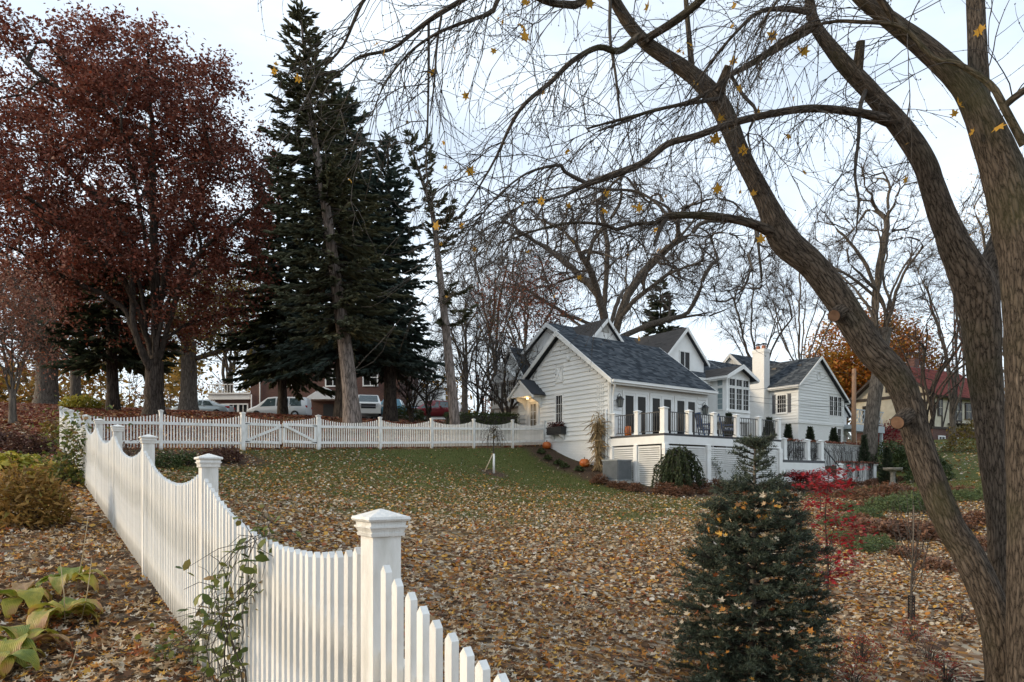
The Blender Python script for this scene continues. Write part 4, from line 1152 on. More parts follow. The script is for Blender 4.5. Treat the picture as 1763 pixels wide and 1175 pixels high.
# needle foliage -----------------------------------------------------
SPRAY = (np.array([(0, 0, 0), (.45, -.17, -.03), (1, 0, -.10), (.45, .17, -.03), (.5, 0, .11), (.5, .0, -.16)]), np.array([(0, 1, 2), (0, 2, 3), (0, 4, 2), (0, 2, 5)]))
def conifer(name, label, base, top, r_trunk, profile, bmat, needle, whorl_gap=.42, per=6, z0=.12, droop=.25, spray_len=.42, group=None, sparse=1.0, trunk_bend=0.0, dead=.0, tipup=.12, bend_pts=None, dens=1.0, asym=None):
    """profile(f) -> branch length in metres at height fraction f"""
    b, tp = np.array(base, float), np.array(top, float); H_ = np.linalg.norm(tp - b)
    k = 14
    if bend_pts is not None: tr = crom(np.vstack([b, bend_pts, tp]), H_ / 16)
    else: tr = np.array([b + (tp - b) * i / k + np.array([math.sin(i / k * 3.1) * trunk_bend, 0, 0]) for i in range(k + 1)])
    m = len(tr); fr = np.linspace(0, 1, m)
    t = thing(name, label, 'tree', tuple(b), 0, group)
    rr = r_trunk * (1 - fr) ** .85 + .012; rr[0] *= 1.3
    tr0 = tr.copy(); tr0[0, 2] -= .3
    link('trunk', tubes_mesh('trunk', [(tr0 - b, rr, 10)], bmat), t)
    def trunk_at(f): return np.array([np.interp(f, fr, tr[:, q]) for q in range(3)])
    boughs = []; pos = []; dr = []; sc_ = []
    f = z0
    while f < .995:
        Lm = profile(f)
        nb = max(3, int(per * (1 if f < .85 else .8)))
        a0 = rng.uniform(0, 6.28)
        for q in range(nb):
            if rng.random() > sparse: continue
            az = a0 + 6.283 * q / nb + rng.normal(0, .2); L = Lm * rng.uniform(.65, 1.12)
            if asym is not None: L *= asym(az, f)
            if L < .12: continue
            fo = min(.999, max(0, f + rng.normal(0, .008))); o = trunk_at(fo)
            st_el = lerp(-.05 - droop * .6, .75, max(0, f) ** 2.2)
            n = max(4, int(L / .3)); pts = [o]; el = st_el + rng.normal(0, .07)
            for s in range(n):
                u = (s + 1) / n
                e = el - droop * math.sin(u * 2.2) * 1.0 + tipup * u * u * 2.2
                pts.append(pts[-1] + np.array([math.cos(az) * math.cos(e), math.sin(az) * math.cos(e), math.sin(e)]) * L / n)
            pts = np.array(pts)
            boughs.append((pts - b, np.linspace(.010 + .011 * L, .006, len(pts)), 4))
            isdead = rng.random() < dead
            ns = int(L / .085 * dens * (0.15 if isdead else 1))
            for s in range(ns):
                u = (rng.random() ** .7) * .97 + .03
                if u * L < .12 * L and L > 1.4: continue
                p = np.array([np.interp(u * (len(pts) - 1), np.arange(len(pts)), pts[:, c]) for c in range(3)])
                dd = pts[min(len(pts) - 1, int(u * (len(pts) - 1)) + 1)] - pts[int(u * (len(pts) - 1)) if u < .99 else -2]
                dd = dd / (np.linalg.norm(dd) + 1e-9)
                side = np.array([-math.sin(az), math.cos(az), 0]) * rng.choice([-1, 1])
                mixk = rng.uniform(.25, 1.0) * (1 - .55 * u)
                d2 = dd + side * mixk * 1.3 + np.array([0, 0, rng.normal(-.10, .20)])
                ln = spray_len * rng.uniform(.7, 1.3) * (1 + .9 * (1 - u) * min(1, L / 3))
                pos.append(p - b); dr.append(d2); sc_.append(ln)
        f += whorl_gap / H_ * rng.uniform(.7, 1.3)
    # leader
    for s in range(10):
        pos.append(trunk_at(.985 + .014 * rng.random()) - b); dr.append(np.array([rng.normal(0, .4), rng.normal(0, .4), .8])); sc_.append(.25)
    link('boughs', tubes_mesh('boughs', boughs, TWIG), t, None, 'stuff')
    pos, dr, sc_ = np.array(pos), np.array(dr), np.array(sc_)
    V, Fc = scatter(*SPRAY, pos, aim(dr, rng.uniform(-.6, .6, len(pos))), sc_)
    link('crown', npmesh('crown', V, Fc, needle), t, None, 'stuff')
    return t

# ------------------------------------------------------------------ foreground silver maple
YLEAF = island('yellow_leaf', [(0, (.55, .33, .03)), (.4, (.60, .40, .05)), (.7, (.48, .22, .03)), (1, (.42, .40, .05))], trans=.4)
mbase = gpx(1752, 5.15)
maple = thing('silver_maple', 'many stemmed maple with furrowed bark, one stem leaning hard over the lawn', 'tree', tuple(mbase))
MBv = np.array(mbase)
stemA = pxpath([(1740, 1300, 78, 5.1), (1731, 1190, 58, 5.1), (1718, 1085, 53, 5.12), (1692, 1010, 51, 5.18), (1664, 950, 49, 5.25), (1631, 896, 46, 5.3), (1588, 785, 45, 5.38), (1552, 665, 46, 5.45), (1497, 598, 48, 5.52), (1443, 515, 46, 5.6), (1402, 460, 44, 5.65),
                (1350, 412, 48, 5.7), (1314, 340, 32, 5.75), (1274, 262, 30, 5.8), (1240, 182, 32, 5.85), (1190, 128, 27, 5.85), (1112, 74, 22, 5.85), (1070, 22, 20, 5.8), (1040, -40, 18, 5.7), (1000, -140, 16, 5.6), (950, -280, 13, 5.5)])
stemB = pxpath([(1738, 1270, 50, 5.35), (1730, 1110, 38, 5.4), (1722, 1020, 35, 5.45), (1718, 900, 33, 5.5), (1709, 800, 39, 5.55), (1701, 700, 47, 5.6), (1695, 640, 52, 5.6), (1689, 560, 58, 5.6), (1676, 490, 64, 5.6), (1642, 420, 48, 5.62), (1608, 330, 39, 5.65), (1591, 280, 37, 5.65), (1556, 225, 35, 5.68), (1502, 162, 29, 5.7),
                (1460, 118, 27, 5.7), (1430, 82, 23, 5.72), (1402, 40, 19, 5.72), (1392, -10, 16, 5.7), (1380, -90, 14, 5.6), (1360, -240, 11, 5.4)])
stemB2 = pxpath([(1690, 520, 54, 5.62), (1712, 450, 44, 5.7), (1738, 390, 42, 5.8), (1775, 320, 38, 5.95), (1830, 220, 34, 6.1), (1880, 60, 28, 6.2), (1900, -120, 22, 6.2)])
stemC = pxpath([(1790, 1300, 100, 4.75), (1780, 1150, 80, 4.75), (1775, 980, 70, 4.75), (1773, 800, 68, 4.78), (1770, 620, 68, 4.8), (1764, 470, 70, 4.82), (1750, 380, 72, 4.85), (1728, 300, 66, 4.88), (1700, 225, 54, 4.9), (1668, 160, 42, 4.95), (1622, 108, 36, 5.0), (1572, 66, 31, 5.05), (1520, 26, 25, 5.1), (1476, -8, 21, 5.1), (1420, -80, 18, 5.1), (1350, -200, 14, 5.0)])
stemC2 = pxpath([(1712, 290, 38, 4.95), (1692, 205, 31, 5.0), (1684, 110, 30, 5.1), (1679, 0, 28, 5.2), (1670, -160, 24, 5.3)])
stemC3 = pxpath([(1760, 400, 52, 4.85), (1792, 300, 42, 4.9), (1840, 180, 36, 5.0), (1890, 20, 30, 5.0)])
for k, (s, n) in enumerate(((stemA, 36), (stemB, 34), (stemB2, 26), (stemC, 34), (stemC2, 18), (stemC3, 20))):
    barked_stem('stem', crom(s, .035), MBv, maple, n, seed=k * 5.1)
# root flare
barked_stem('root_flare', crom(np.array([(*(mbase + Vector((0, .1, -.5))), .50), (*(mbase + Vector((0, .1, 0))), .36), (*(mbase + Vector((.0, .12, .25))), .20)]), .04), MBv, maple, 40, amp=.09)
LIMBS = [
    [(1345, 408, 26, 5.7), (1290, 384, 19, 5.6), (1230, 373, 17, 5.5), (1180, 371, 15, 5.42), (1148, 373, 14, 5.4), (1128, 384, 9, 5.38), (1095, 386, 8, 5.35), (1062, 396, 7, 5.3), (1045, 388, 7, 5.25), (985, 384, 6, 5.2), (920, 398, 4.5, 5.1), (860, 420, 3, 5.0)],
    [(1148, 374, 12, 5.4), (1136, 395, 10, 5.36), (1126, 424, 6, 5.33)],
    [(1148, 371, 7, 5.4), (1130, 350, 6, 5.5), (1095, 330, 6, 5.6), (1040, 326, 5, 5.65), (985, 322, 3.5, 5.7), (930, 330, 2.5, 5.75)],
    [(1395, 48, 22, 5.72), (1335, 84, 16, 5.65), (1290, 112, 13, 5.55), (1258, 130, 10, 5.45), (1200, 170, 8, 5.3), (1130, 190, 6.5, 5.2), (1060, 208, 5.5, 5.1), (1010, 222, 4, 5.0)],
    [(1112, 72, 20, 5.8), (1102, 62, 16, 5.75), (1066, 88, 14, 5.65), (1030, 82, 12, 5.55), (985, 106, 11, 5.45), (950, 140, 10, 5.35), (905, 178, 8.5, 5.25), (880, 215, 7, 5.2), (852, 275, 5, 5.1), (820, 330, 3.5, 5.0), (800, 360, 2.5, 4.95)],
    [(1108, 70, 16, 5.8), (1160, 38, 17, 5.7), (1205, 2, 17, 5.6), (1250, -50, 16, 5.5), (1290, -140, 13, 5.4)],
    [(1192, 128, 14, 5.84), (1186, 60, 11, 5.9), (1181, 0, 10, 5.95), (1178, -90, 8, 6)],
    [(1530, 208, 26, 5.68), (1482, 195, 17, 5.55), (1400, 187, 16, 5.4), (1330, 196, 15, 5.3), (1262, 212, 15, 5.2), (1200, 234, 14, 5.1), (1150, 248, 14, 5.05), (1108, 280, 14, 5.0), (1060, 300, 15, 4.95), (1010, 318, 12, 4.9), (976, 335, 8, 4.85)],
    [(1010, 316, 9, 4.9), (972, 296, 8, 4.88), (966, 285, 8, 4.86), (940, 288, 6, 4.8), (905, 300, 5, 4.75), (865, 330, 4, 4.7), (825, 375, 3, 4.65), (790, 420, 2, 4.6)],
    [(976, 335, 6, 4.85), (940, 345, 5, 4.8), (900, 352, 4, 4.75), (870, 380, 3, 4.7), (845, 420, 2, 4.65)],
    [(1763, 250, 18, 4.6), (1728, 184, 15, 4.6), (1705, 146, 13, 4.65), (1648, 110, 11, 4.7), (1607, 100, 10, 4.75), (1552, 47, 9, 4.85), (1475, 38, 7.5, 4.95), (1432, 38, 6.5, 5.05), (1382, 52, 5, 5.1), (1330, 80, 4, 5.15), (1290, 130, 3, 5.2)],
    [(1728, 184, 14, 4.6), (1763, 156, 15, 4.55), (1830, 120, 15, 4.5)],
    [(1040, -40, 24, 5.7), (1000, 4, 17, 5.5), (975, 8, 15, 5.4), (938, 2, 13, 5.3), (880, -26, 11, 5.2), (862, -10, 10, 5.1), (852, 12, 9.5, 5.05), (842, 24, 9, 5.0), (790, 42, 7, 4.95), (745, 62, 6, 4.9), (700, 96, 4.5, 4.85), (660, 150, 3, 4.8), (640, 200, 2, 4.8)],
    [(1000, -140, 22, 5.6), (930, -60, 15, 5.3), (850, -30, 12, 5.1), (800, -2, 11, 5.0), (740, 35, 10, 4.95), (700, 66, 8, 4.9), (672, 86, 7, 4.88), (622, 97, 6, 4.85), (600, 112, 4, 4.8), (570, 140, 3, 4.75)],
    [(950, -280, 20, 5.5), (780, -120, 12, 5.0), (660, -40, 9, 4.7), (627, 0, 8, 4.6), (610, 35, 7, 4.58), (590, 80, 5.5, 4.55), (560, 115, 4, 4.5)],
    [(738, 36, 6, 4.95), (738, 120, 5.5, 4.93), (736, 220, 4, 4.9), (733, 300, 2.5, 4.9)],
    [(760, 28, 5.5, 4.95), (752, 80, 5, 4.9), (748, 140, 4, 4.85), (740, 200, 2.5, 4.85)],
    [(1052, -30, 8, 5.75), (1050, 60, 7, 5.7), (1060, 130, 6, 5.65), (1068, 205, 4, 5.6)],
    [(1492, 152, 10, 5.68), (1481, 185, 9, 5.58), (1478, 240, 7.5, 5.48), (1472, 300, 6, 5.4), (1478, 345, 5, 5.35), (1474, 400, 3, 5.3)],
    [(1258, 130, 8, 5.5), (1280, 165, 7.5, 5.45), (1302, 192, 7, 5.4), (1288, 230, 5, 5.35), (1293, 262, 3, 5.3)],
    [(1240, 170, 10, 5.8), (1165, 182, 8, 5.6), (1110, 195, 7, 5.45), (1075, 210, 6, 5.3), (1030, 226, 4, 5.2)],
    [(1560, 60, 16, 5.0), (1480, -40, 12, 4.9), (1400, -60, 10, 4.8), (1340, 0, 7, 4.75), (1300, 60, 4, 4.7)],
    [(1395, 20, 14, 5.6), (1340, 16, 10, 5.4), (1300, 25, 8, 5.3), (1250, 75, 6, 5.2), (1215, 120, 5, 5.15), (1180, 170, 3, 5.1)],
]
limb_paths = []
for k, L in enumerate(LIMBS):
    p = crom(pxpath(L), .05); p[:, 3] *= .8; limb_paths.append(p)
    if L[0][2] >= 14: barked_stem('limb', p, MBv, maple, 16, amp=.05, seed=k * 3.3)
    else: link('limb', tubes_mesh('limb', [(p[:, :3] - MBv, p[:, 3], 8)], TWIG), maple)
# sawn stubs
for c0, c1 in (((1238, 158, 20, 5.8), (1254, 114, 13, 5.7)), ((1476, 126, 18, 5.68), (1482, 72, 14, 5.62)), ((1456, 530, 30, 5.6), (1436, 544, 22, 5.45)), ((1566, 712, 30, 5.4), (1545, 728, 24, 5.25))):
    p = crom(pxpath([c0, c1]), .02); barked_stem('stub', p, MBv, maple, 14, amp=.06)
    e = p[-1]; d = p[-1, :3] - p[-2, :3]; d /= np.linalg.norm(d)
    m = MB(); m.tube([e[:3] - MBv - d * .002, e[:3] - MBv + d * .004], [e[3] * .93, e[3] * .9], 14); m.build('sawn_face', paint('sawn_wood', (.13, .07, .04), (.22, .125, .075), rough=.9, scale=20) if 'sawn_wood' not in MATS else MATS['sawn_wood'], maple)

def twig_walk(p, d, L, r, grav, n, curl=0.0):
    pts = [p]; v = d / np.linalg.norm(d)
    for s in range(n):
        u = s / n
        v = v + rng.normal(0, .13, 3) + np.array([0, 0, -grav * (1 - u * .7) + curl * u])
        v /= np.linalg.norm(v); pts.append(pts[-1] + v * L / n)
    return np.array(pts), r * np.linspace(1, .35, n + 1)
tw_t = []; buds = []; leafpos = []
def fringe(path, n, Lr, r, grav, from_=.15, left=.55):
    for q in range(n):
        i = int(lerp(from_, .995, rng.random()) * (len(path) - 2)); p = path[i, :3]; t = path[i + 1, :3] - path[i, :3]; t /= np.linalg.norm(t) + 1e-9
        d = t * rng.uniform(.2, 1.0) + rng.normal(0, .5, 3) + np.array([-left * rng.random(), 0, -.15])
        L = rng.uniform(*Lr)
        pts, rr = twig_walk(p, d, L, min(r, path[i, 3] * .8), grav, 9, .10)
        tw_t.append((pts - MBv, rr, 4))
        for s in range(int(L * 8)):
            j = rng.integers(2, len(pts) - 1); tt = pts[j + 1] - pts[j]; tt /= np.linalg.norm(tt)
            d2 = tt + rng.normal(0, .55, 3) + np.array([0, 0, -.15]); l2 = rng.uniform(.10, .34) * (1 + .5 * (L > .8))
            p2, r2 = twig_walk(pts[j], d2, l2, .0026, .09, 5, .22); tw_t.append((p2 - MBv, r2, 3))
            for z in (2, 3, 4, 5):
                if rng.random() < .75: buds.append(p2[z] - MBv)
            if rng.random() < .03: leafpos.append(p2[-1])
        buds.append(pts[-1] - MBv); buds.append(pts[-3] - MBv)
NF = [26, 4, 22, 26, 42, 12, 6, 30, 26, 22, 26, 6, 40, 44, 26, 8, 10, 6, 8, 6, 22, 22, 26]
for p, n in zip(limb_paths, NF): fringe(p, int(n * .9), (.35, 1.15), .0042, .16)
fringe(crom(stemA, .05), 22, (.4, 1.0), .005, .12, .72); fringe(crom(stemB, .05), 24, (.4, 1.0), .005, .15, .6, left=.2)
fringe(crom(stemC, .05), 14, (.3, .9), .005, .12, .65, left=-.3); fringe(crom(stemB2, .05), 14, (.4, 1.0), .005, .12, .4, left=-.3)
link('twigs', tubes_mesh('twigs', tw_t, TWIG), maple, None, 'stuff')
OCT = (np.array([(1, 1, 1.3), (-1, -1, 1.3), (-1, 1, -1.3), (1, -1, -1.3)], float) * .8, np.array([(0, 1, 2), (0, 3, 1), (0, 2, 3), (1, 3, 2)]))
bd = np.array(buds); V, Fc = scatter(*OCT, bd, rots(len(bd), .4), rng.uniform(.0026, .0052, len(bd)))
link('buds', npmesh('buds', V, Fc, TWIG), maple, None, 'stuff')
LEAFM = []
for c in (.3, .7, -.4):
    v, f = maple_leaf(c); LEAFM.append(npmesh('leaf', v, f, YLEAF))
hang = [(1297, 333, 5.7), (1240, 205, 5.6), (1262, 105, 5.7), (1385, 88, 5.6), (1265, 10, 5.5), (1188, 75, 5.7), (1190, 85, 5.7), (1198, 145, 5.8), (1232, 240, 5.2), (1254, 215, 5.2), (1235, 325, 5.0), (1305, 195, 5.5), (1375, 85, 5.6), (1330, 62, 5.6), (1115, 12, 5.7), (1685, 55, 4.9), (1690, 50, 4.9), (1720, 218, 4.6), (650, 76, 4.9), (745, 125, 4.9), (900, 45, 5.2),
        (1280, 258, 5.6), (1310, 412, 5.4), (1092, 355, 5.3), (1100, 358, 5.3), (810, 295, 4.9), (905, 62, 5.2), (1015, 5, 5.5), (1650, 180, 4.9), (1560, 310, 5.4)]
for k, (px, py, Z) in enumerate(hang):
    p = at(px, py, Z) - mbase
    o = link('leaf', LEAFM[k % 3], maple); o.location = p; o.rotation_euler = (rng.uniform(.7, 2.4), rng.uniform(-.6, .6), rng.uniform(-1.2, 1.2)); s = rng.uniform(.06, .10); o.scale = (s, s, s)
for p in leafpos[:60]:
    o = link('leaf', LEAFM[int(rng.integers(3))], maple); o.location = Vector(p) - mbase; o.rotation_euler = (rng.uniform(.5, 2.6), rng.uniform(-.8, .8), rng.uniform(0, 6)); s = rng.uniform(.03, .07); o.scale = (s, s, s)
# ------------------------------------------------------------------ background trees
OAKLEAF = island('oak_leaf', [(0, (0.1, 0.026, 0.018)), (0.3, (0.155, 0.046, 0.03)), (0.6, (0.22, 0.08, 0.052)), (0.85, (0.28, 0.13, 0.095)), (1, (0.3, 0.07, 0.035))], trans=.30)
SPRUCE = island('spruce_needle', [(0, (0.048, 0.056, 0.03)), (0.5, (0.105, 0.114, 0.066)), (1, (0.18, 0.18, 0.11))], trans=.25, rough=.7)
BLUESP = island('blue_spruce_needle', [(0, (0.038, 0.058, 0.046)), (0.5, (0.082, 0.115, 0.094)), (1, (0.155, 0.195, 0.165))], trans=.25, rough=.7)
DARKCON = island('dark_needle', [(0, (0.028, 0.04, 0.022)), (0.5, (0.056, 0.074, 0.04)), (1, (0.1, 0.118, 0.068))], trans=.25, rough=.7)
ORANGE = island('orange_leaf', [(0, (0.270, 0.074, 0.016)), (.35, (0.405, 0.135, 0.020)), (.65, (0.351, 0.189, 0.027)), (1, (0.216, 0.149, 0.027))], trans=.35)
RUSSET = island('russet_leaf', [(0, (0.130, 0.036, 0.021)), (.5, (0.221, 0.072, 0.039)), (1, (0.286, 0.117, 0.065))], trans=.3)
OLIVE = island('olive_leaf', [(0, (0.078, 0.072, 0.016)), (.5, (0.169, 0.130, 0.026)), (1, (0.286, 0.182, 0.039))], trans=.3)
PINK = island('dusty_pink_leaf', [(0, (.16, .06, .04)), (.5, (.27, .12, .08)), (1, (.34, .19, .13))], trans=.35)
TINYL = (np.array([(-.5, -.3, 0), (.5, 0, .1), (-.2, .5, 0)]), np.array([(0, 1, 2)]))

def cpx(px, py, Z): return np.array(at(px, py, Z))
# red oak
ob = gpx(266, 32, -.1)
broadleaf('red_oak', 'broad spreading oak with dark red-brown leaves and black trunk beyond the fence corner', ob, 2.6, .44, cpx(212, 330, 32), (6.9, 6.0, 7.6), 900, .55, DARKBARK, DARKBARK, r_tip=.014, leaves=OAKLEAF, twigs=4200, twig_len=.8, leaf_n=96000, leaf_size=.185, leaf_spread=.23, low=-.85, lobes=2.2, power=.47, up=.15, start=.55, bend=.45)
# leaning spruce and its neighbours
s_b = gpx(608, 30); s_t = cpx(516, 8, 30)
conifer('leaning_spruce', 'tallest spruce, thin pointed top, pale scaly trunk leaning beside the dark trunk', s_b, s_t, .34, lambda f: 4.0 * max(0, 1 - f) ** .72 * (.55 + .45 * sstep(.14, .4, f)) + .15, PINEBARK, SPRUCE, whorl_gap=.30, per=7, z0=.22, droop=.20, dead=.12, spray_len=.30, dens=1.9, sparse=.92, bend_pts=np.array([cpx(597, 620, 30), cpx(578, 480, 30), cpx(560, 350, 30), cpx(535, 200, 30)]))
conifer('blue_spruce', 'dense blue-green spruce behind the leaning one, thick black trunk', gpx(594, 36), cpx(588, 152, 36), .50, lambda f: 5.0 * max(0, 1 - f) ** .72 * (.75 + .25 * sstep(.1, .3, f)) + .2, DARKBARK, BLUESP, whorl_gap=.34, per=8, z0=.205, droop=.26, spray_len=.36, dens=1.7)
conifer('blue_spruce', 'blue-green spruce with dark trunk standing behind the blue pickup truck fence bay', gpx(672, 38), cpx(668, 238, 38), .36, lambda f: 3.3 * max(0, 1 - f) ** .7 + .2, DARKBARK, BLUESP, whorl_gap=.34, per=8, z0=.20, droop=.24, spray_len=.36, dens=1.7)
conifer('dark_spruce', 'low dark spruce with skirts hanging over the white minivan', gpx(487, 42), cpx(478, 270, 42), .28, lambda f: 4.2 * max(0, 1 - f) ** .7 + .2, DARKBARK, DARKCON, whorl_gap=.40, per=8, z0=.19, droop=.32, spray_len=.40, dens=1.6)
# thin crooked pine
conifer('crooked_pine', 'thin crooked pine with open tufted crown and bare pale trunk by the hedge', gpx(786, 31), cpx(700, 228, 31), .23, lambda f: (1.75 - .75 * f) * (.62 + .38 * math.sin(f * 23)), PINEBARK, SPRUCE, whorl_gap=.46, per=5, z0=.34, droop=.14, sparse=.85, spray_len=.26, tipup=.3, dens=3.2,
        bend_pts=np.array([cpx(770, 590, 31), cpx(757, 470, 31), cpx(745, 370, 31), cpx(728, 315, 31), cpx(716, 280, 31)]), asym=lambda az, f: .75 + .55 * math.cos(az))
conifer('far_spruce', 'small dark spruce rising behind the middle of the white house roof', gpx(1138, 72), cpx(1137, 478, 72), .3, lambda f: 3.4 * max(0, 1 - f) ** .8 + .15, DARKBARK, DARKCON, whorl_gap=.6, per=7, z0=.1, droop=.2, spray_len=.7)
conifer('shade_pine', 'dark evergreen with a straight black trunk growing behind the red oak', gpx(195, 37), cpx(185, 330, 37), .32, lambda f: 3.8 * max(0, 1 - f) ** .6 + .2, DARKBARK, DARKCON, whorl_gap=.5, per=6, z0=.24, droop=.2, spray_len=.6)
# big bare tree behind the house
broadleaf('spreading_elm', 'huge bare spreading tree with arching limbs behind the white house roof', gpx(1045, 58), 6.0, .75, cpx(1075, 440, 58), (12.3, 9.0, 6.6), 800, .8, GREYBARK, TWIGGREY, r_tip=.022, twigs=7000, twig_len=1.8, low=-.75, lobes=2.0, power=.46, up=-.05, start=.35, bend=.55, droop=.15)
# russet thicket trees left of the house
broadleaf('russet_tree', 'bare tree still hung with russet leaves behind the small left gable', gpx(905, 52), 3.0, .28, cpx(905, 535, 52), (3.6, 3.2, 3.6), 260, .5, GREYBARK, TWIGGREY, r_tip=.016, leaves=RUSSET, twigs=2200, twig_len=.9, leaf_n=4200, leaf_size=.2, low=-.8)
for k, (px, Z, cy, r, lab) in enumerate(((850, 60, 480, 5.0, 'bare grey tree rising behind the russet tree'), (800, 56, 560, 4.0, 'bare brown tree beyond the clipped hedge'), (1300, 66, 520, 5.5, 'bare grey tree behind the tall painted chimney'), (1380, 72, 490, 6.5, 'tall bare tree behind the right wing ridge'), (1640, 60, 470, 5.0, 'bare tree showing between the forked maple stems'))):
    broadleaf('bare_tree', lab, gpx(px, Z), 4.0, .26, cpx(px, cy, Z), (r * .8, r * .7, r), 250, .7, GREYBARK, TWIGGREY, r_tip=.017, twigs=2700, twig_len=1.2, group='bare trees', low=-.8, seed=k + 3, up=.1, start=.4)
broadleaf('crab_apple', 'small vase shaped bare tree with crooked stems before the left gable and hedge', gpx(872, 35), .8, .17, cpx(868, 640, 35), (2.3, 1.8, 1.9), 300, .22, DARKBARK, TWIG, r_tip=.009, twigs=2400, twig_len=.5, leaves=OLIVE, leaf_n=160, leaf_size=.09, low=-.8, start=.6, power=.44)
for k, (px, Z, r) in enumerate(((708, 40, 2.0), (738, 42, 1.9), (820, 42, 2.6))):
    broadleaf('multi_stem_tree', ('leafless many stemmed shrub tree in front of the red car', 'leafless shrub tree between the red car and the crooked pine', 'leafless tall shrub tree above the clipped hedge')[k], gpx(px, Z), .5, .16, cpx(px + 4, 655 if k < 2 else 620, Z), (r, 1.7, 2.2 if k < 2 else 3.2), 170, .3, DARKBARK, TWIG, r_tip=.01, twigs=1300, twig_len=.7, leaves=OLIVE, leaf_n=500, leaf_size=.11, low=-.6, start=.4, group='shrub trees behind the fence')
# right background
broadleaf('orange_tree', 'broad orange and olive autumn tree behind the right gable and utility pole', gpx(1492, 88), 3.6, .4, cpx(1496, 632, 88), (8.2, 6.0, 6.8), 460, .6, DARKBARK, DARKBARK, r_tip=.016, leaves=ORANGE, twigs=3000, twig_len=.9, leaf_n=25000, leaf_size=.42, leaf_spread=.6, low=-.9)
broadleaf('olive_tree', 'yellow-green autumn tree at the foot of the orange one', gpx(1440, 92), 2.4, .3, cpx(1432, 662, 92), (4.8, 4, 4.6), 200, .6, DARKBARK, DARKBARK, r_tip=.016, leaves=OLIVE, twigs=1200, twig_len=.8, leaf_n=11000, leaf_size=.36, leaf_spread=.45, low=-.9)
broadleaf('tall_pale_tree', 'tall bare tree with pale forked trunk behind the terrace and balcony', gpx(1494, 42), 8.6, .42, cpx(1500, 420, 42), (3.6, 3.2, 6.0), 380, .5, GREYBARK, TWIGGREY, r_tip=.012, twigs=3400, twig_len=.8, lean=(1.2, .3), low=-.95, up=.2, start=.62, bend=.5, leaves=OLIVE, leaf_n=240, leaf_size=.12)
broadleaf('yellow_edge_tree', 'thin tree with scattered yellow leaves behind the right hand maple stem', gpx(1735, 46), 3.0, .26, cpx(1730, 430, 46), (3.6, 3.0, 6.5), 320, .55, GREYBARK, TWIG, r_tip=.012, leaves=island('amber_leaf', [(0, (.42, .21, .03)), (.5, (.50, .30, .05)), (1, (.30, .20, .04))], trans=.4), twigs=2400, twig_len=.8, leaf_n=1800, leaf_size=.15, low=-.9)
broadleaf('leaning_oak', 'dark crooked tree with few rust leaves before the half timbered house', gpx(1585, 52), 1.6, .28, cpx(1630, 590, 52), (4.2, 3.0, 3.4), 220, .45, DARKBARK, TWIG, r_tip=.013, leaves=RUSSET, twigs=1700, twig_len=.8, leaf_n=1500, leaf_size=.17, lean=(.5, 0), low=-.8, up=.1)
# left background
broadleaf('pink_leaf_tree', 'young pale barked tree with dusty pink leaves at the far left of the bank', gpx(22, 24), 1.2, .12, cpx(12, 560, 24), (1.5, 1.5, 2.0), 220, .3, GREYBARK, GREYBARK, r_tip=.008, leaves=PINK, twigs=1200, twig_len=.5, leaf_n=5200, leaf_size=.11, low=-.9)
for k, (px, Z, r, lab) in enumerate(((80, 50, .75, 'massive dark trunked tree left of the plank fence'), (325, 52, .62, 'stout grey trunk standing behind the silver sedan'), (130, 60, .45, 'dark tree before the plank fence behind the pink tree'), (395, 70, .4, 'olive leaved tree behind the brick house sunroom'))):
    broadleaf('shade_tree', lab, gpx(px, Z), 5.5, r, cpx(px, 540, Z), (5.5, 4.5, 5.0), 260, .7, GREYBARK, DARKBARK, r_tip=.018, leaves=OLIVE if k else RUSSET, twigs=1500, twig_len=1.1, leaf_n=9000, leaf_size=.26, leaf_spread=.5, group='old trees along the bank', low=-.9, seed=k + 11)
# distant wood: one mass of trunks and twigs closing the view
far = []; fl_p = []
for k in range(150):
    x = rng.uniform(-120, 125); y = rng.uniform(100, 150); z = H(x, y)
    h = rng.uniform(9, 15); far.append((np.array([(x, y, z - 1), (x + rng.normal(0, .3), y, z + h * .5), (x + rng.normal(0, .6), y, z + h)]), np.array([.22, .15, .03]), 4))
    for q in range(22):
        f = rng.uniform(.2, 1); a = rng.uniform(0, 6.28); L = rng.uniform(1.0, 3.5); p = np.array((x, y, z + h * f)); d = np.array((math.cos(a), math.sin(a), rng.uniform(.3, 1.3)))
        far.append((np.array([p, p + d * L * .5, p + d * L + np.array((0, 0, .2))]), np.array([.06, .04, .015]), 3)); fl_p.append(p + d * L * rng.uniform(.3, 1))
wood = link('far_wood', tubes_mesh('far_wood', far, TWIGGREY), None, None, 'stuff'); tag(wood, 'distant leafless wood closing the view behind the houses', 'woods')
fl_p = np.repeat(np.array(fl_p), 6, 0); fl_p = fl_p + rng.normal(0, .9, fl_p.shape)
V, Fc = scatter(*QUADLEAF, fl_p, rots(len(fl_p), 1.0), rng.uniform(.25, .6, len(fl_p)))
fo = link('far_foliage', npmesh('far_foliage', V, Fc, RUSSET), None, None, 'stuff'); tag(fo, 'rusty leaves left on the distant wood', 'foliage')

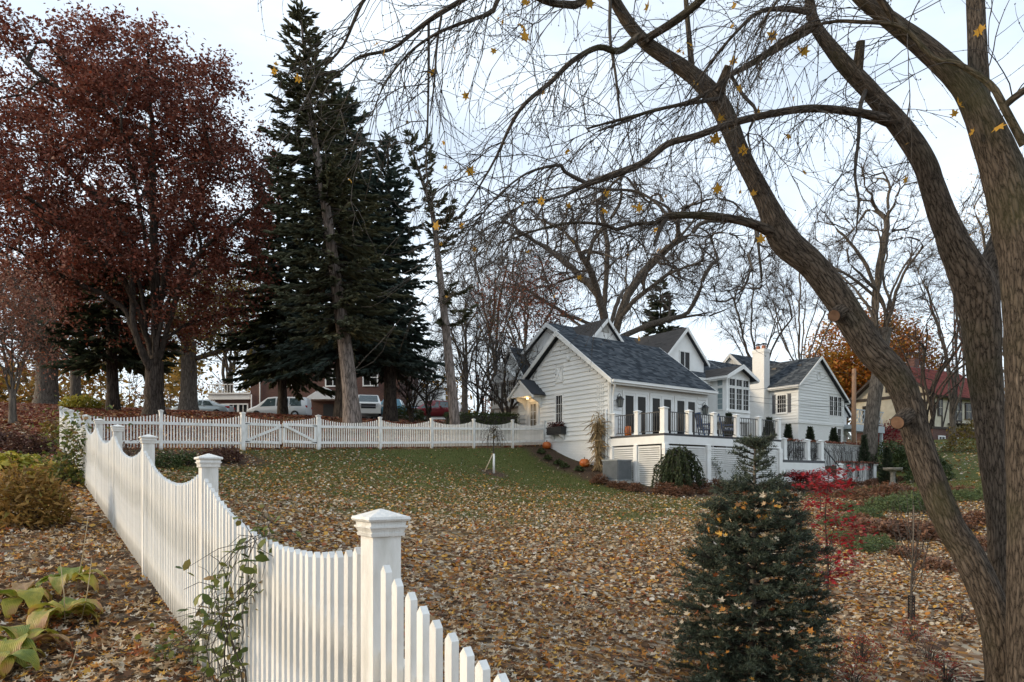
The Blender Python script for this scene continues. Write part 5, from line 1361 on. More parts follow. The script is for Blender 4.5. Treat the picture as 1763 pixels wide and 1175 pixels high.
GLOWTINT = island('backlight_tinted_leaf', [(0, (.10, .07, .015)), (.4, (.24, .14, .03)), (.7, (.40, .22, .05)), (1, (.16, .14, .03))], trans=.45)  # golden backlight of the left horizon is painted into these leaf colours
n = 22000; k = 100; cx_ = rng.uniform(-92, -6, k); cy_ = rng.uniform(76, 96, k); hz_ = rng.uniform(.5, 8.5, k); q = rng.integers(0, k, n)
P_ = np.c_[cx_[q], cy_[q], hz_[q]] + rng.normal(0, 1, (n, 3)) * np.array([1.3, 1.2, 1.1]); P_[:, 2] = np.abs(P_[:, 2]) + 5.0
V, Fc = scatter(*QUADLEAF, P_, rots(n, 1.0), rng.uniform(.4, .95, n))
o = link('backlight_tinted_thicket', npmesh('backlight_tinted_thicket', V, Fc, GLOWTINT), None, None, 'stuff'); tag(o, 'olive thicket with golden backlight put into its leaf colours behind the plank fence and brick house', 'thicket')
n = 15000; k = 60; cx_ = rng.uniform(6, 90, k); cy_ = rng.uniform(88, 104, k); hz_ = rng.uniform(1.0, 6.5, k); q = rng.integers(0, k, n)
P_ = np.c_[cx_[q], cy_[q], hz_[q]] + rng.normal(0, 1, (n, 3)) * np.array([1.9, 1.5, 1.5]); P_[:, 2] = np.abs(P_[:, 2]) + 4.6
V, Fc = scatter(*QUADLEAF, P_, rots(n, 1.0), rng.uniform(.35, .85, n))
o = link('rusty_thicket', npmesh('rusty_thicket', V, Fc, ORANGE), None, None, 'stuff'); tag(o, 'rusty thicket behind the right wing and half timbered house', 'thicket')
# ------------------------------------------------------------------ neighbours: brick house, plank fence, half timbered house
BRICK = brickmat('red_brick', (.085, .032, .024), (.12, .047, .033), (.11, .09, .078), bump=.3)
bh = thing('brick_house', 'two storey red brick house with white windows and a flat roofed sunroom beyond the road', 'house', tuple(G(-23.0, 68.0)), rad(-4))
def nwin(root, x, z, w, h, y, cols=2, rows=2, mat=WHITE, t=.12):
    m = MB(); m.box(x - t, x, y - .08, y, z - t, z + h + t); m.box(x + w, x + w + t, y - .08, y, z - t, z + h + t); m.box(x, x + w, y - .079, y, z + h, z + h + t); m.box(x, x + w, y - .12, y, z - t, z)
    o = m.build('window', mat, root)
    MB().box(x, x + w, y - .03, y - .004, z, z + h).build('pane', GLASS, o)
    g = MB()
    for i in range(1, cols): g.box(x + w * i / cols - .035, x + w * i / cols + .035, y - .06, y - .031, z, z + h)
    for j in range(1, rows): g.box(x, x + w, y - .058, y - .031, z + h * j / rows - .03, z + h * j / rows + .03)
    g.build('glazing_bars', mat, o)
bz = -.6
MB().box(-2.6, 12.2, 0, 9, bz, 6.6).build('wall', BRICK, bh)
MB().prism([(-3.2, 6.601), (12.8, 6.601), (11, 9.6), (-1.4, 9.6)], -.4, 9.4).build('roof', ROOFBASE, bh)
sr = MB().box(-6.6, -2.601, .4, 6, bz, 2.75).build('sunroom', BRICK, bh)
m = MB(); m.box(-6.9, -2.6, .1, 6.3, 2.751, 3.25); m.box(-7.05, -2.6, -.05, 6.4, 3.251, 3.4)
m.build('cornice', WHITE, bh)
m = MB()
for i in range(15): m.box(-6.85 + .3 * i, -6.80 + .3 * i, .15, .2, 3.4, 4.2)
m.box(-6.9, -2.6, .12, .22, 4.2, 4.28); m.build('roof_balustrade', WHITE, bh)
m = MB(); m.box(-6.62, -6.35, .32, .399, bz, 2.75); m.build('corner_trim', WHITE, bh)
for i in range(3): nwin(bh, -5.9 + 1.0 * i, .75, .8, 1.5, .4)
nwin(bh, .4, .75, 1.0, 1.6, 0); nwin(bh, 1.7, .75, 1.0, 1.6, 0); nwin(bh, 8.5, .6, 1.0, 1.7, 0); nwin(bh, 9.75, .6, 1.0, 1.7, 0)
for x in (.9, 5, 8.7): nwin(bh, x, 4.0, 1.3, 1.5, 0)
m = MB(); m.prism([(3.6, 2.5), (6.9, 2.5), (6.9, 2.7), (5.25, 3.7), (3.6, 2.7)], -1.6, 0); m.box(3.7, 3.95, -1.55, -1.3, bz, 2.499); m.box(6.55, 6.8, -1.55, -1.3, bz, 2.499); m.build('porch', WHITE, bh)
MB().box(4.7, 5.7, -.06, -.004, 0, 2.2).build('front_door', DARKMET, bh)
m = MB(); m.tube([(-1.6, -.1, bz), (-1.6, -.1, 6.5)], [.06, .06], 8); m.build('downspout', WHITE, bh)
m = MB(); m.tube([(-2.45, -.1, bz), (-2.45, -.1, 3.2)], [.06, .06], 8); m.build('downspout', WHITE, bh)
gar = thing('brick_garage', 'brick garage with white flat roof edge seen past the large white vehicle', 'garage', tuple(G(-10.2, 70)), 0)
MB().box(0, 4.6, 0, 6, -.6, 2.3).build('wall', BRICK, gar); MB().box(-.3, 4.9, -.3, 6.3, 2.301, 2.75).build('roof', WHITE, gar); MB().box(4.35, 4.62, -.12, -.002, -.6, 2.3).build('corner_trim', WHITE, gar)
MB().box(.1, 3.2, .5, 3.5, 2.751, 4.2).build('roof_deck', WHITE, gar)
MB().box(1.2, 3.6, -.05, -.004, -.5, 1.9).build('garage_door', WHITE, gar)
# grey plank fence
PLANK = paint('weathered_plank', (.15, .135, .12), (.24, .215, .19), rough=.9, scale=3, stretch=(8, 8, 1), bump=.2, var=.15)
pf = thing('plank_fence', 'grey weathered plank fence on the bank behind the oaks', 'fence', (0, 0, 0))
p0, p1 = Vector((-42, 66, 0)), Vector((-28.5, 66.6, 0)); n = 92
PLM = MB().box(-.070, .070, -.012, .012, 0, 1.9).mesh('plank', PLANK)
for i in range(n):
    c = p0.lerp(p1, i / n); o = link('plank', PLM, pf); o.location = (c.x, c.y, H(c.x, c.y) - .1 + rng.normal(0, .012)); o.rotation_euler = (0, 0, .05)
for i in range(24):
    c = p0.lerp(Vector((-46, 59, 0)), i / 24); o = link('plank', PLM, pf); o.location = (c.x, c.y, H(c.x, c.y) - .1 + rng.normal(0, .02)); o.rotation_euler = (0, 0, 1.05)
for zr_ in (.4, 1.4):
    a_, b_2 = G(p0.x, p0.y, zr_), G(p1.x, p1.y, zr_); m = MB(); m.bar(a_ + Vector((0, .05, 0)), b_2 + Vector((0, .05, 0)), .05, .09); m.build('rail', PLANK, pf)

# half timbered house
STUCCO = paint('cream_stucco', (.50, .45, .33), (.60, .55, .43), rough=.9, scale=2, bump=.15)
TIMBER = paint('dark_timber', (.035, .026, .02), (.06, .045, .035), rough=.8)
REDROOF = island('red_tile', [(0, (.12, .022, .018)), (.5, (.18, .035, .026)), (1, (.22, .055, .04))], trans=0, rough=.85)
tb = at(1606, 738, 70)
th_ = thing('tudor_house', 'cream half timbered house with red tiled roof on a brick base at right', 'house', (tb.x, tb.y, tb.z), rad(30))
# local: +x along the long side (right, away), gable end faces -x; brick base below z=0
MB().box(0, 12, 0, 8.6, -4.2, -.01).build('brick_base', BRICK, th_)
MB().box(.0, 12, 0, 8.6, 0, 3.6).build('wall', STUCCO, th_)
MB().prism([(0, 3.601), (8.6, 3.601), (4.3, 6.9)], .02, .3, 'yz').build('gable_wall', STUCCO, th_)
for s in (0, 1):
    n_ = Vector((0, -3.4 if s == 0 else 3.4, 4.9)).normalized()
    V, Fc = shingle_mesh(13.4, 6.1, 0, e=.28)
    y0 = -.75 if s == 0 else 9.35; up = Vector((0, 1 if s == 0 else -1, 0)) * 5.05 + Vector((0, 0, 3.9)); up.normalize()
    nn = Vector((0, -up.z if s == 0 else up.z, abs(up.y)))
    Mx = np.array([[1, up.x, nn.x], [0, up.y, nn.y], [0, up.z, nn.z]])
    V = V @ Mx.T + np.array([-.7, y0, 3.25]) + np.array(nn) * .03
    m = MB(); a_, b_2 = Vector((-.7, y0, 3.25)), Vector((12.7, y0, 3.25)); c_, d_ = b_2 + up * 6.35, a_ + up * 6.35
    m.add([tuple(a_), tuple(b_2), tuple(c_), tuple(d_)] + [tuple(v - nn * .22) for v in (a_, b_2, c_, d_)], [(0, 1, 2, 3), (7, 6, 5, 4), (0, 4, 5, 1), (1, 5, 6, 2), (2, 6, 7, 3), (3, 7, 4, 0)])
    o = m.build('roof', TIMBER, th_); link('tiles', npmesh('tiles', V, Fc, REDROOF), o, None, 'stuff')
m = MB(); m.box(5.5, 6.4, 5.0, 5.9, 4.5, 8.3); m.build('chimney', BRICK, th_)
def timber(x0, y0, z0, x1, y1, z1, w=.2): MB().bar((x0, y0, z0), (x1, y1, z1), .08, w).build('timber', TIMBER, th_)
for y in (.05, 2.6, 5.6, 8.5): timber(-.045, y, 0, -.045, y, 3.6)
timber(-.06, 0, 3.55, -.06, 8.6, 3.55, .3); timber(-.06, 0, .1, -.06, 8.6, .1, .25); timber(-.06, 4.3, 3.6, -.06, 4.3, 6.6)
for x in (.1, 1.6, 3.2, 5.2, 7.2, 9.5, 11.9): timber(x, -.045, 0, x, -.045, 3.3, .16)
timber(0, -.06, .1, 12, -.06, .1, .22); timber(1.7, -.05, .2, 2.9, -.05, 3.2, .13); timber(3.4, -.05, 3.2, 4.6, -.05, .3, .13)
def twin(x, z, w, h, side):
    m = MB()
    if side: m.box(x - .1, x + w + .1, -.1, -.005, z - .1, z + h + .1)
    else: m.box(-.1, -.005, x - .1, x + w + .1, z - .1, z + h + .1)
    o = m.build('window', TIMBER, th_); m = MB()
    if side: m.box(x, x + w, -.115, -.101, z, z + h)
    else: m.box(-.115, -.101, x, x + w, z, z + h)
    m.build('pane', GLASS, o); m = MB()
    for f in (.5,):
        if side: m.box(x + w * f - .03, x + w * f + .03, -.125, -.116, z, z + h); m.box(x, x + w, -.1245, -.116, z + h / 2 - .02, z + h / 2 + .02)
        else: m.box(-.125, -.116, x + w * f - .03, x + w * f + .03, z, z + h); m.box(-.1245, -.116, x, x + w, z + h / 2 - .02, z + h / 2 + .02)
    m.build('glazing_bars', STUCCO, o)
twin(.9, 1.4, .6, 1.5, True); twin(3.6, 1.0, 1.5, 1.8, True); twin(6.0, 1.2, 1.0, 1.6, True); twin(6.0, 1.2, 1.4, 1.6, False); twin(3.9, 4.2, .9, 1.2, False)
m = MB(); m.prism([(2.6, .5), (6.8, .5), (6.8, .62), (2.6, .62)], -1.0, -.06); m.build('pent_roof', TIMBER, th_)
nwin(th_, 1.0, -2.0, 1.0, 1.2, -.02); nwin(th_, 3.4, -2.4, 2.6, 1.5, -.02, 3, 1)
WOODDECK = paint('brown_deck', (.075, .042, .026), (.12, .07, .045), rough=.85, bump=.1)
dk = thing('timber_deck', 'brown timber deck with railing and stair below the half timbered house', 'deck', (tb.x, tb.y, tb.z - 3.0), rad(30))
MB().box(1.4, 8, -3.0, -.3, -.2, 0).build('deck_floor', WOODDECK, dk)
for i in range(34): o = link('baluster', MB().box(-.02, .02, -.02, .02, 0, 1.0).mesh('baluster', WOODDECK) if i == 0 else o.data, dk); o.location = (1.5 + .19 * i, -2.95, 0)
MB().box(1.4, 8, -3.02, -2.88, 1.0, 1.08).build('handrail', WOODDECK, dk)
m = MB(); m.bar((1.4, -2.9, .95), (-2.2, -3.2, -1.6), .08, .1); m.bar((1.4, -2.9, -.1), (-2.2, -3.2, -2.7), .08, .3); m.build('stair', WOODDECK, dk)
for i in range(18): o = link('stair_baluster', MB().box(-.02, .02, -.02, .02, -.95, 0).mesh('stair_baluster', WOODDECK) if i == 0 else o.data, dk); o.location = (1.3 - .195 * i, -2.9 - .016 * i, .9 - .138 * i)
for x in (1.6, 4.6, 7.8): MB().box(x - .1, x + .1, -2.95, -2.75, -3.5, -.21).build('post', WOODDECK, dk)

# utility pole and its wires
up_b = at(1470, 780, 46)
pole = thing('utility_pole', 'weathered wooden utility pole rising behind the terrace wall', 'pole', (up_b.x, up_b.y, up_b.z), 0)
m = MB(); m.tube([(0, 0, -1.2), (0, 0, 2.5), (.02, 0, 5.55)], [.15, .145, .125], 14); m.build('shaft', paint('pole_wood', (.22, .12, .07), (.34, .22, .14), rough=.9, scale=6, stretch=(6, 6, .6), bump=.3), pole)
m = MB(); m.tube([(-.12, -.06, 5.2), (.12, -.06, 5.2)], [.03, .03], 6); m.build('insulator', DARKMET, pole)
for k, (c, lab) in enumerate((([(1470, 648, 46), (1440, 640, 46), (1400, 660, 44), (1330, 668, 40), (1290, 672, 38)], 'black service wire from the pole top dipping to the kitchen bay'), ([(1470, 690, 46), (1400, 690, 44), (1340, 688, 41), (1290, 683, 38)], 'black wire crossing the gable to the kitchen bay at window height'), ([(1470, 700, 46), (1400, 700, 44), (1340, 697, 41), (1290, 691, 38)], 'lowest black wire crossing the gable to the kitchen bay'), ([(1470, 640, 46), (1520, 668, 52), (1600, 690, 62), (1700, 700, 70)], 'black wire from the pole toward the half timbered house'))):
    P_ = crom(np.array([np.array(at(*q)) for q in c]), .8)
    w_ = link('service_wire', tubes_mesh('service_wire', [(P_, np.full(len(P_), .010), 4)], DARKMET)); tag(w_, lab, 'wire')

# ------------------------------------------------------------------ cars
TYRE = paint('tyre', (.015, .015, .016), rough=.9); RIM = paint('rim', (.35, .36, .37), rough=.3, metal=.8)
CGLASS = paint('car_glass', (.03, .05, .055), (.05, .08, .085), rough=.05, spec=.9)
REDL = paint('tail_lamp', (.35, .012, .012), rough=.2); HEADL = paint('head_lamp', (.55, .56, .56), rough=.1, spec=.9)
def carpaint(n, c, metal=.3):
    m = paint(n, c, rough=.28, metal=metal); m.node_tree.nodes['Principled BSDF'].inputs['Coat Weight'].default_value = .7; return m
def car(name, label, loc, rz, S, body, side, glass_top, wheels, wr=.33, grille=None, lamps=(.62, .72), tail=.75, cat='car'):
    """S rows: x, z_bottom, z_belt, z_top, half width bottom, belt, top.  front is at x=max"""
    t = thing(name, label, cat, loc, rz)
    secs = []
    for x, zb, zs, zt, wb, ws, wt in S:
        zm = zb + (zs - zb) * .55
        secs.append([(x, -wb, zb), (x, -ws, zm), (x, -ws * .97, zs), (x, -wt, zt), (x, wt, zt), (x, ws * .97, zs), (x, ws, zm), (x, wb, zb)])
    m = MB(); vv = [p for s_ in secs for p in s_]; fs = []
    for i in range(len(secs) - 1):
        for j in range(8): fs.append((i * 8 + j, i * 8 + (j + 1) % 8, (i + 1) * 8 + (j + 1) % 8, (i + 1) * 8 + j))
    fs.append(tuple(range(7, -1, -1))); fs.append(tuple((len(secs) - 1) * 8 + j for j in range(8)))
    m.add(vv, fs); bo_ = m.build('body', body, t)
    bv = bo_.modifiers.new('bevel', 'BEVEL'); bv.width = .05; bv.segments = 2; bv.limit_method = 'ANGLE'; bv.angle_limit = rad(25)
    for p in bo_.data.polygons: p.use_smooth = True
    X = [s_[0] for s_ in S]
    def interp(x, k): return float(np.interp(x, X, [s_[k] for s_ in S]))
    for x0, x1, i0, i1 in side:          # side windows: bottom x0..x1, inset at the top
        for sg in (-1, 1):
            q = []
            for x, f in ((x0, .06), (x1, .06), (x1 + i1, .86), (x0 + i0, .86)):
                zs, zt, ws, wt = interp(x, 2), interp(x, 3), interp(x, 5) * .97, interp(x, 6)
                q.append((x, sg * (ws + (wt - ws) * f + .012), zs + (zt - zs) * f))
            m = MB(); m.add(q + [(p[0], p[1] - sg * .02, p[2]) for p in q], [(0, 1, 2, 3), (7, 6, 5, 4), (0, 4, 5, 1), (1, 5, 6, 2), (2, 6, 7, 3), (3, 7, 4, 0)]); m.build('side_window', CGLASS, t)
    for nm, x0, x1 in glass_top:         # windscreen / rear glass over the sloping roof sections
        q = []
        for x, kk in ((x0, .9), (x1, .9)):
            wt, zt = interp(x, 6), interp(x, 3); q += [(x, -wt * kk, zt + .014), (x, wt * kk, zt + .014)]
        q = [q[0], q[1], q[3], q[2]]
        m = MB(); m.add(q + [(p[0], p[1], p[2] - .02) for p in q], [(0, 1, 2, 3), (7, 6, 5, 4), (0, 4, 5, 1), (1, 5, 6, 2), (2, 6, 7, 3), (3, 7, 4, 0)]); m.build(nm, CGLASS, t)
    for x in wheels:
        for sg in (-1, 1):
            w_ = interp(x, 5) - .10
            m = MB(); m.lathe([(wr * .55, -.1), (wr * .95, -.1), (wr, -.06), (wr, .06), (wr * .95, .1), (wr * .55, .1)], 20); o = m.build('wheel', TYRE, t); o.location = (x, sg * w_, wr); o.rotation_euler = (rad(90), 0, 0)
            m = MB(); m.lathe([(0, -.07), (wr * .5, -.085), (wr * .58, -.05), (wr * .58, .05), (wr * .5, .085), (0, .07)], 14); m.build('rim', RIM, o)
    xf, xr = max(X), min(X)
    for sg in (-1, 1):
        w_ = interp(xf - .05, 5)
        m = MB(); m.box(xf - .22, xf + .015, sg * w_ * .62 - .15, sg * w_ * .62 + .15, lamps[0], lamps[1]); m.build('headlight', HEADL, t)
        w_ = interp(xr + .05, 5); m = MB(); m.box(xr - .012, xr + .25, sg * w_ * .80 - .13, sg * w_ * .80 + .15, tail, tail + .17); m.build('tail_light', REDL, t)
        xm = side[0][1] - .1; m = MB(); m.box(xm - .06, xm + .06, sg * (interp(xm, 5) + .02), sg * (interp(xm, 5) + .2) if sg > 0 else sg * (interp(xm, 5) + .2) + .0, interp(xm, 2) + .0, interp(xm, 2) + .14) if sg > 0 else m.box(xm - .06, xm + .06, -(interp(xm, 5) + .2), -(interp(xm, 5) + .02), interp(xm, 2), interp(xm, 2) + .14); m.build('mirror', body, t)
    if grille:
        m = MB(); m.box(xf - .02, xf + .02, -.55, .55, grille[0], grille[1]); m.build('grille', DARKMET, t)
        m = MB(); m.box(xf + .021, xf + .035, -.56, .56, (grille[0] + grille[1]) / 2 - .03, (grille[0] + grille[1]) / 2 + .03); m.build('grille_bar', RIM, t)
        m = MB(); m.box(xf - .05, xf + .07, -.92, .92, grille[0] - .38, grille[0] - .06); m.build('bumper', body, t)
    return t
SEDAN = [(-2.35, .35, .62, .90, .70, .80, .60), (-2.2, .28, .78, 1.02, .76, .87, .66), (-1.55, .25, .90, 1.08, .80, .90, .68), (-.75, .24, .93, 1.42, .82, .92, .56), (.1, .24, .92, 1.46, .82, .92, .57), (.55, .24, .91, 1.42, .82, .92, .57), (1.35, .25, .86, .98, .80, .91, .70), (2.1, .30, .68, .82, .74, .86, .64), (2.38, .36, .55, .68, .62, .74, .52)]
VAN = [(-2.5, .38, .85, 1.55, .80, .90, .66), (-2.42, .30, .95, 1.76, .86, .97, .70), (-1.6, .28, .98, 1.80, .88, .99, .72), (.2, .28, .97, 1.80, .88, .99, .72), (.75, .28, .95, 1.74, .88, .98, .70), (1.65, .28, .92, 1.06, .85, .96, .76), (2.25, .32, .74, .86, .78, .90, .66), (2.5, .40, .58, .70, .66, .78, .54)]
SUVS = [(-2.5, .5, 1.05, 1.7, .88, .96, .72), (-2.35, .42, 1.15, 1.90, .92, 1.0, .76), (-.5, .40, 1.15, 1.94, .92, 1.0, .78), (.55, .40, 1.14, 1.88, .92, 1.0, .76), (1.25, .40, 1.12, 1.22, .92, 1.0, .84), (2.3, .42, 1.02, 1.14, .90, .98, .82), (2.52, .5, .95, 1.05, .86, .94, .78)]
def road_at(px, Z): x = (px - CX) / F * Z; return (x, Z, H(x, Z) + .055)
car('silver_sedan', 'pale silver sedan parked broadside on the road by the stout grey trunk', road_at(349, 57.5), rad(183), SEDAN, carpaint('silver_paint', (.40, .46, .48)), [(-1.15, -.28, .42, -.02), (-.22, .95, .02, -.42)], [('windscreen', .62, 1.28), ('rear_window', -1.45, -.85)], (-1.42, 1.42))
car('white_minivan', 'white minivan parked broadside behind the dark spruce trunk', road_at(481, 58.5), rad(181), VAN, carpaint('van_white', (.62, .64, .64), 0), [(-2.1, -1.1, .12, 0), (-1.0, -.05, .02, -.02), (.05, 1.3, .02, -.55)], [('windscreen', .85, 1.6)], (-1.55, 1.6), tail=.9)
car('white_utility_vehicle', 'large white vehicle facing out with chrome grille between two tree trunks', road_at(634, 55.5), rad(-78), SUVS, carpaint('suv_white', (.60, .60, .56), 0), [(-2.2, -1.0, .1, 0), (-.9, .1, .02, -.02), (.2, .95, .02, -.3)], [('windscreen', .62, 1.22)], (-1.5, 1.55), wr=.40, grille=(.62, .96), lamps=(.78, .98), tail=1.0)
TRUCK = [(-2.7, .55, 1.0, 1.12, .86, .95, .90), (-1.2, .5, 1.05, 1.15, .9, .97, .92), (-.9, .48, 1.08, 1.82, .9, .98, .70), (.4, .48, 1.08, 1.84, .9, .98, .72), (.9, .48, 1.06, 1.18, .9, .98, .82), (2.2, .5, .98, 1.08, .88, .95, .8), (2.5, .56, .9, .98, .84, .9, .74)]
car('blue_pickup', 'blue pickup truck half hidden by the second spruce trunk', road_at(672, 59.5), rad(178), TRUCK, carpaint('truck_blue', (.04, .15, .21)), [(-.75, -.1, .05, 0), (0, .62, .02, -.2)], [('windscreen', .42, .86)], (-1.7, 1.6), wr=.38, cat='truck')
car('red_car', 'dark red car parked behind the leafless shrub trees', road_at(746, 58), rad(176), [(-2.2, .4, .85, 1.2, .76, .84, .62), (-1.9, .32, .95, 1.5, .82, .9, .64), (-.4, .3, .96, 1.62, .84, .92, .66), (.3, .3, .95, 1.58, .84, .92, .66), (1.15, .3, .92, 1.05, .84, .92, .72), (2.0, .35, .78, .9, .78, .86, .64), (2.2, .42, .65, .75, .7, .78, .54)], carpaint('car_red', (.17, .012, .018)), [(-1.7, -.7, .15, 0), (-.6, .9, .02, -.45)], [('windscreen', .45, 1.1)], (-1.35, 1.4))

# ------------------------------------------------------------------ things by the house
PUMP = paint('pumpkin_skin', (.42, .09, .012), (.52, .14, .018), rough=.45, scale=5)
def pumpkin(label, loc, r, h):
    t = thing('pumpkin', label, 'pumpkin', loc, rng.uniform(0, 3), 'pumpkins by the house')
    m = MB(); prof = [(0.02, h * .06), (.45 * r, 0), (.85 * r, h * .12), (r, h * .42), (.93 * r, h * .72), (.6 * r, h * .95), (.22 * r, h * .96), (.06 * r, h * .88)]
    m.lathe(prof, 40, squash=lambda a: 1 - .07 * abs(math.cos(a * 5)) ** 3); m.build('flesh', PUMP, t)
    m = MB(); m.tube([(0, 0, h * .86), (.01, 0, h * 1.0), (.05, .01, h * 1.18)], [.028, .02, .016], 7); m.build('stalk', GREYBARK, t)
    return t
def hG(a, b, dz=0): x, y = hab(a, b); return (x, y, H(x, y) + dz)
pumpkin('orange pumpkin at the foot of the picket fence end post', hG(-.26, 3.95, -.01), .21, .34)
pumpkin('round orange pumpkin beside the corn stalk bundle', hG(-.42, 1.15, -.01), .23, .37)
pumpkin('tall orange pumpkin up on the deck behind the balusters', (*hab(.52, -.55), 1.832), .17, .46)
# corn shock
CORN = island('dry_corn', [(0, (.16, .10, .045)), (.5, (.28, .19, .09)), (1, (.36, .27, .14))], trans=.2)
cb_ = hG(-.28, .42); cs_t = thing('corn_stalks', 'bundle of dried corn stalks tied against the house corner', 'corn', cb_)
tb_ = []; lv = []; ld_ = []
for i in range(26):
    a = rng.uniform(0, 6.28); r0 = rng.uniform(.0, .20); z1_ = rng.uniform(1.9, 2.5); f = rng.uniform(1.0, 2.0)
    p = np.array([(r0 * math.cos(a), r0 * math.sin(a), 0), (r0 * .55 * math.cos(a), r0 * .55 * math.sin(a), 1.3), (r0 * f * math.cos(a), r0 * f * math.sin(a), z1_)])
    tb_.append((crom(p, .3), np.full(len(crom(p, .3)), .013), 5))
    for j in range(9): q = crom(p, .3); k_ = rng.integers(1, len(q)); lv.append(q[k_]); ld_.append((math.cos(a + rng.normal(0, .9)), math.sin(a + rng.normal(0, .9)), rng.uniform(-2.2, .4)))
link('stalks', tubes_mesh('stalks', tb_, paint('corn_stem', (.22, .15, .07), (.32, .24, .12), rough=.8)), cs_t, None, 'stuff')
STRAP = (np.array([(0, 0, 0), (.3, -.05, .03), (.7, -.04, -.02), (1, 0, -.12), (.7, .04, -.02), (.3, .05, .03)]), np.array([(0, 1, 5), (1, 2, 4), (1, 4, 5), (2, 3, 4)]))
V, Fc = scatter(*STRAP, np.array(lv), aim(np.array(ld_), rng.uniform(-1, 1, len(lv))), rng.uniform(.35, .7, len(lv)))
link('husks', npmesh('husks', V, Fc, CORN), cs_t, None, 'stuff')
m = MB(); m.lathe([(.17, 1.25), (.18, 1.28), (.17, 1.31)], 14); m.build('twine', CORN, cs_t)
# window box
wb_p = hab(-.06, 3.32); wbx = thing('window_box', 'black window box of dark red foliage under the small gable window', 'planter', (*wb_p, 2.02), HA + rad(90))
m = MB(); m.box(-.52, .52, 0, .30, .06, .36); m.box(-.55, .55, -.01, .33, .361, .41); m.box(-.54, .54, .301, .32, .17, .20); m.build('box', DARKMET, wbx)
m = MB()
for x in (-.35, .35): m.prism([(0, .05), (.26, .05), (.2, -.03), (.07, -.12), (0, -.28)], x - .04, x + .04, 'yz')
m.build('bracket', WHITE, wbx)
pp = np.c_[rng.uniform(-.5, .5, 420), rng.uniform(.02, .3, 420), .40 + .24 * rng.random(420) ** 1.2]
V, Fc = scatter(*OVAL, pp, rots(420, .9), rng.uniform(.06, .11, 420)); link('foliage', npmesh('foliage', V, Fc, island('dark_red_leaf', [(0, (.04, .008, .008)), (.6, (.10, .018, .012)), (1, (.05, .03, .015))], trans=.2)), wbx, None, 'stuff')
# air conditioner
ac_b = hG(-.15, -1.05, -.02); ac = thing('air_conditioner', 'grey louvred air conditioner unit beside the lattice', 'air conditioner', ac_b, HA)
ACM = paint('ac_grey', (.17, .19, .20), (.23, .25, .26), rough=.5); zac = 0
m = MB(); m.box(-.90, -.10, -.42, .42, .05, .80); m.build('cabinet', paint('ac_coil', (.05, .055, .06), rough=.7), ac)
m = MB(); m.box(-.93, -.07, -.45, .45, .801, .86); m.box(-.93, -.07, -.45, .45, 0, .049); m.build('top_cover', ACM, ac)
for i in range(14): m = MB(); x = -.88 + .058 * i; m.box(x, x + .022, -.445, -.421, .05, .80); m.build('grille_bar', ACM, ac)
for i in range(14): m = MB(); y = -.40 + .058 * i; m.box(-.925, -.901, y, y + .022, .05, .80); m.build('grille_bar', ACM, ac)
m = MB(); m.box(-.97, -.03, -.49, .49, -.1, -.001); m.build('pad', CONC, ac)
# blue rocking chairs
CHAIRB = paint('chair_blue', (.018, .045, .11), (.028, .065, .15), rough=.45)
CUSH = paint('check_cushion', (.03, .05, .09), (.5, .53, .55), rough=.9, scale=26, lo=.48, hi=.52)
def rocker(label, a, b, rz):
    t = thing('rocking_chair', label, 'chair', (*hab(a, b), 1.835), HA + rz, 'blue rocking chairs on the deck')
    m = MB(); m.box(-.28, .28, -.27, .27, .40, .44); m.build('seat', CHAIRB, t)
    m = MB(); m.box(-.26, .26, -.27, .22, .441, .53); c = m.build('cushion', CUSH, t)
    for x in (-.24, .24):
        m = MB(); m.bar((x, -.24, .06), (x, -.24, .64), .045, .045); m.build('leg', CHAIRB, t)
        m = MB(); m.bar((x, .22, .05), (x, .46, 1.15), .045, .045); m.build('leg', CHAIRB, t)
        m = MB(); m.box(x - .05, x + .05, -.32, .30, .645, .675); m.build('arm', CHAIRB, t)
        m = MB(); m.tube([(x, -.48, .06), (x, -.2, .02), (x, .1, .02), (x, .45, .07)], [.025] * 4, 6); m.build('rocker', CHAIRB, t)
    for i in range(6): x = -.18 + .072 * i; m = MB(); m.bar((x, .26, .50), (x, .45, 1.10), .03, .02); m.build('back_slat', CHAIRB, t)
    m = MB(); m.box(-.26, .26, .43, .48, 1.08, 1.18); m.build('top_rail', CHAIRB, t)
rocker('blue rocking chair with checked cushion in front of the last french doors', 4.75, -1.35, rad(65)); rocker('blue rocking chair with checked cushion turned toward the kitchen bay', 5.9, -1.7, rad(35))
# birdbath
STONE = paint('mossy_stone', (.13, .12, .10), (.24, .22, .19), rough=.95, scale=9, bump=.4)
bb = gpx(1537, 31.5); bbt = thing('birdbath', 'round stone birdbath on a pedestal by the planter wall', 'birdbath', tuple(bb))
m = MB(); m.lathe([(.22, -.1), (.22, .06), (.15, .10), (.11, .2), (.10, .55), (.14, .62), (.16, .66)], 20); m.build('pedestal', STONE, bbt)
m = MB(); m.lathe([(.12, .66), (.36, .70), (.40, .78), (.40, .83), (.36, .83), (.30, .76), (0, .73)], 26); m.build('bowl', STONE, bbt)
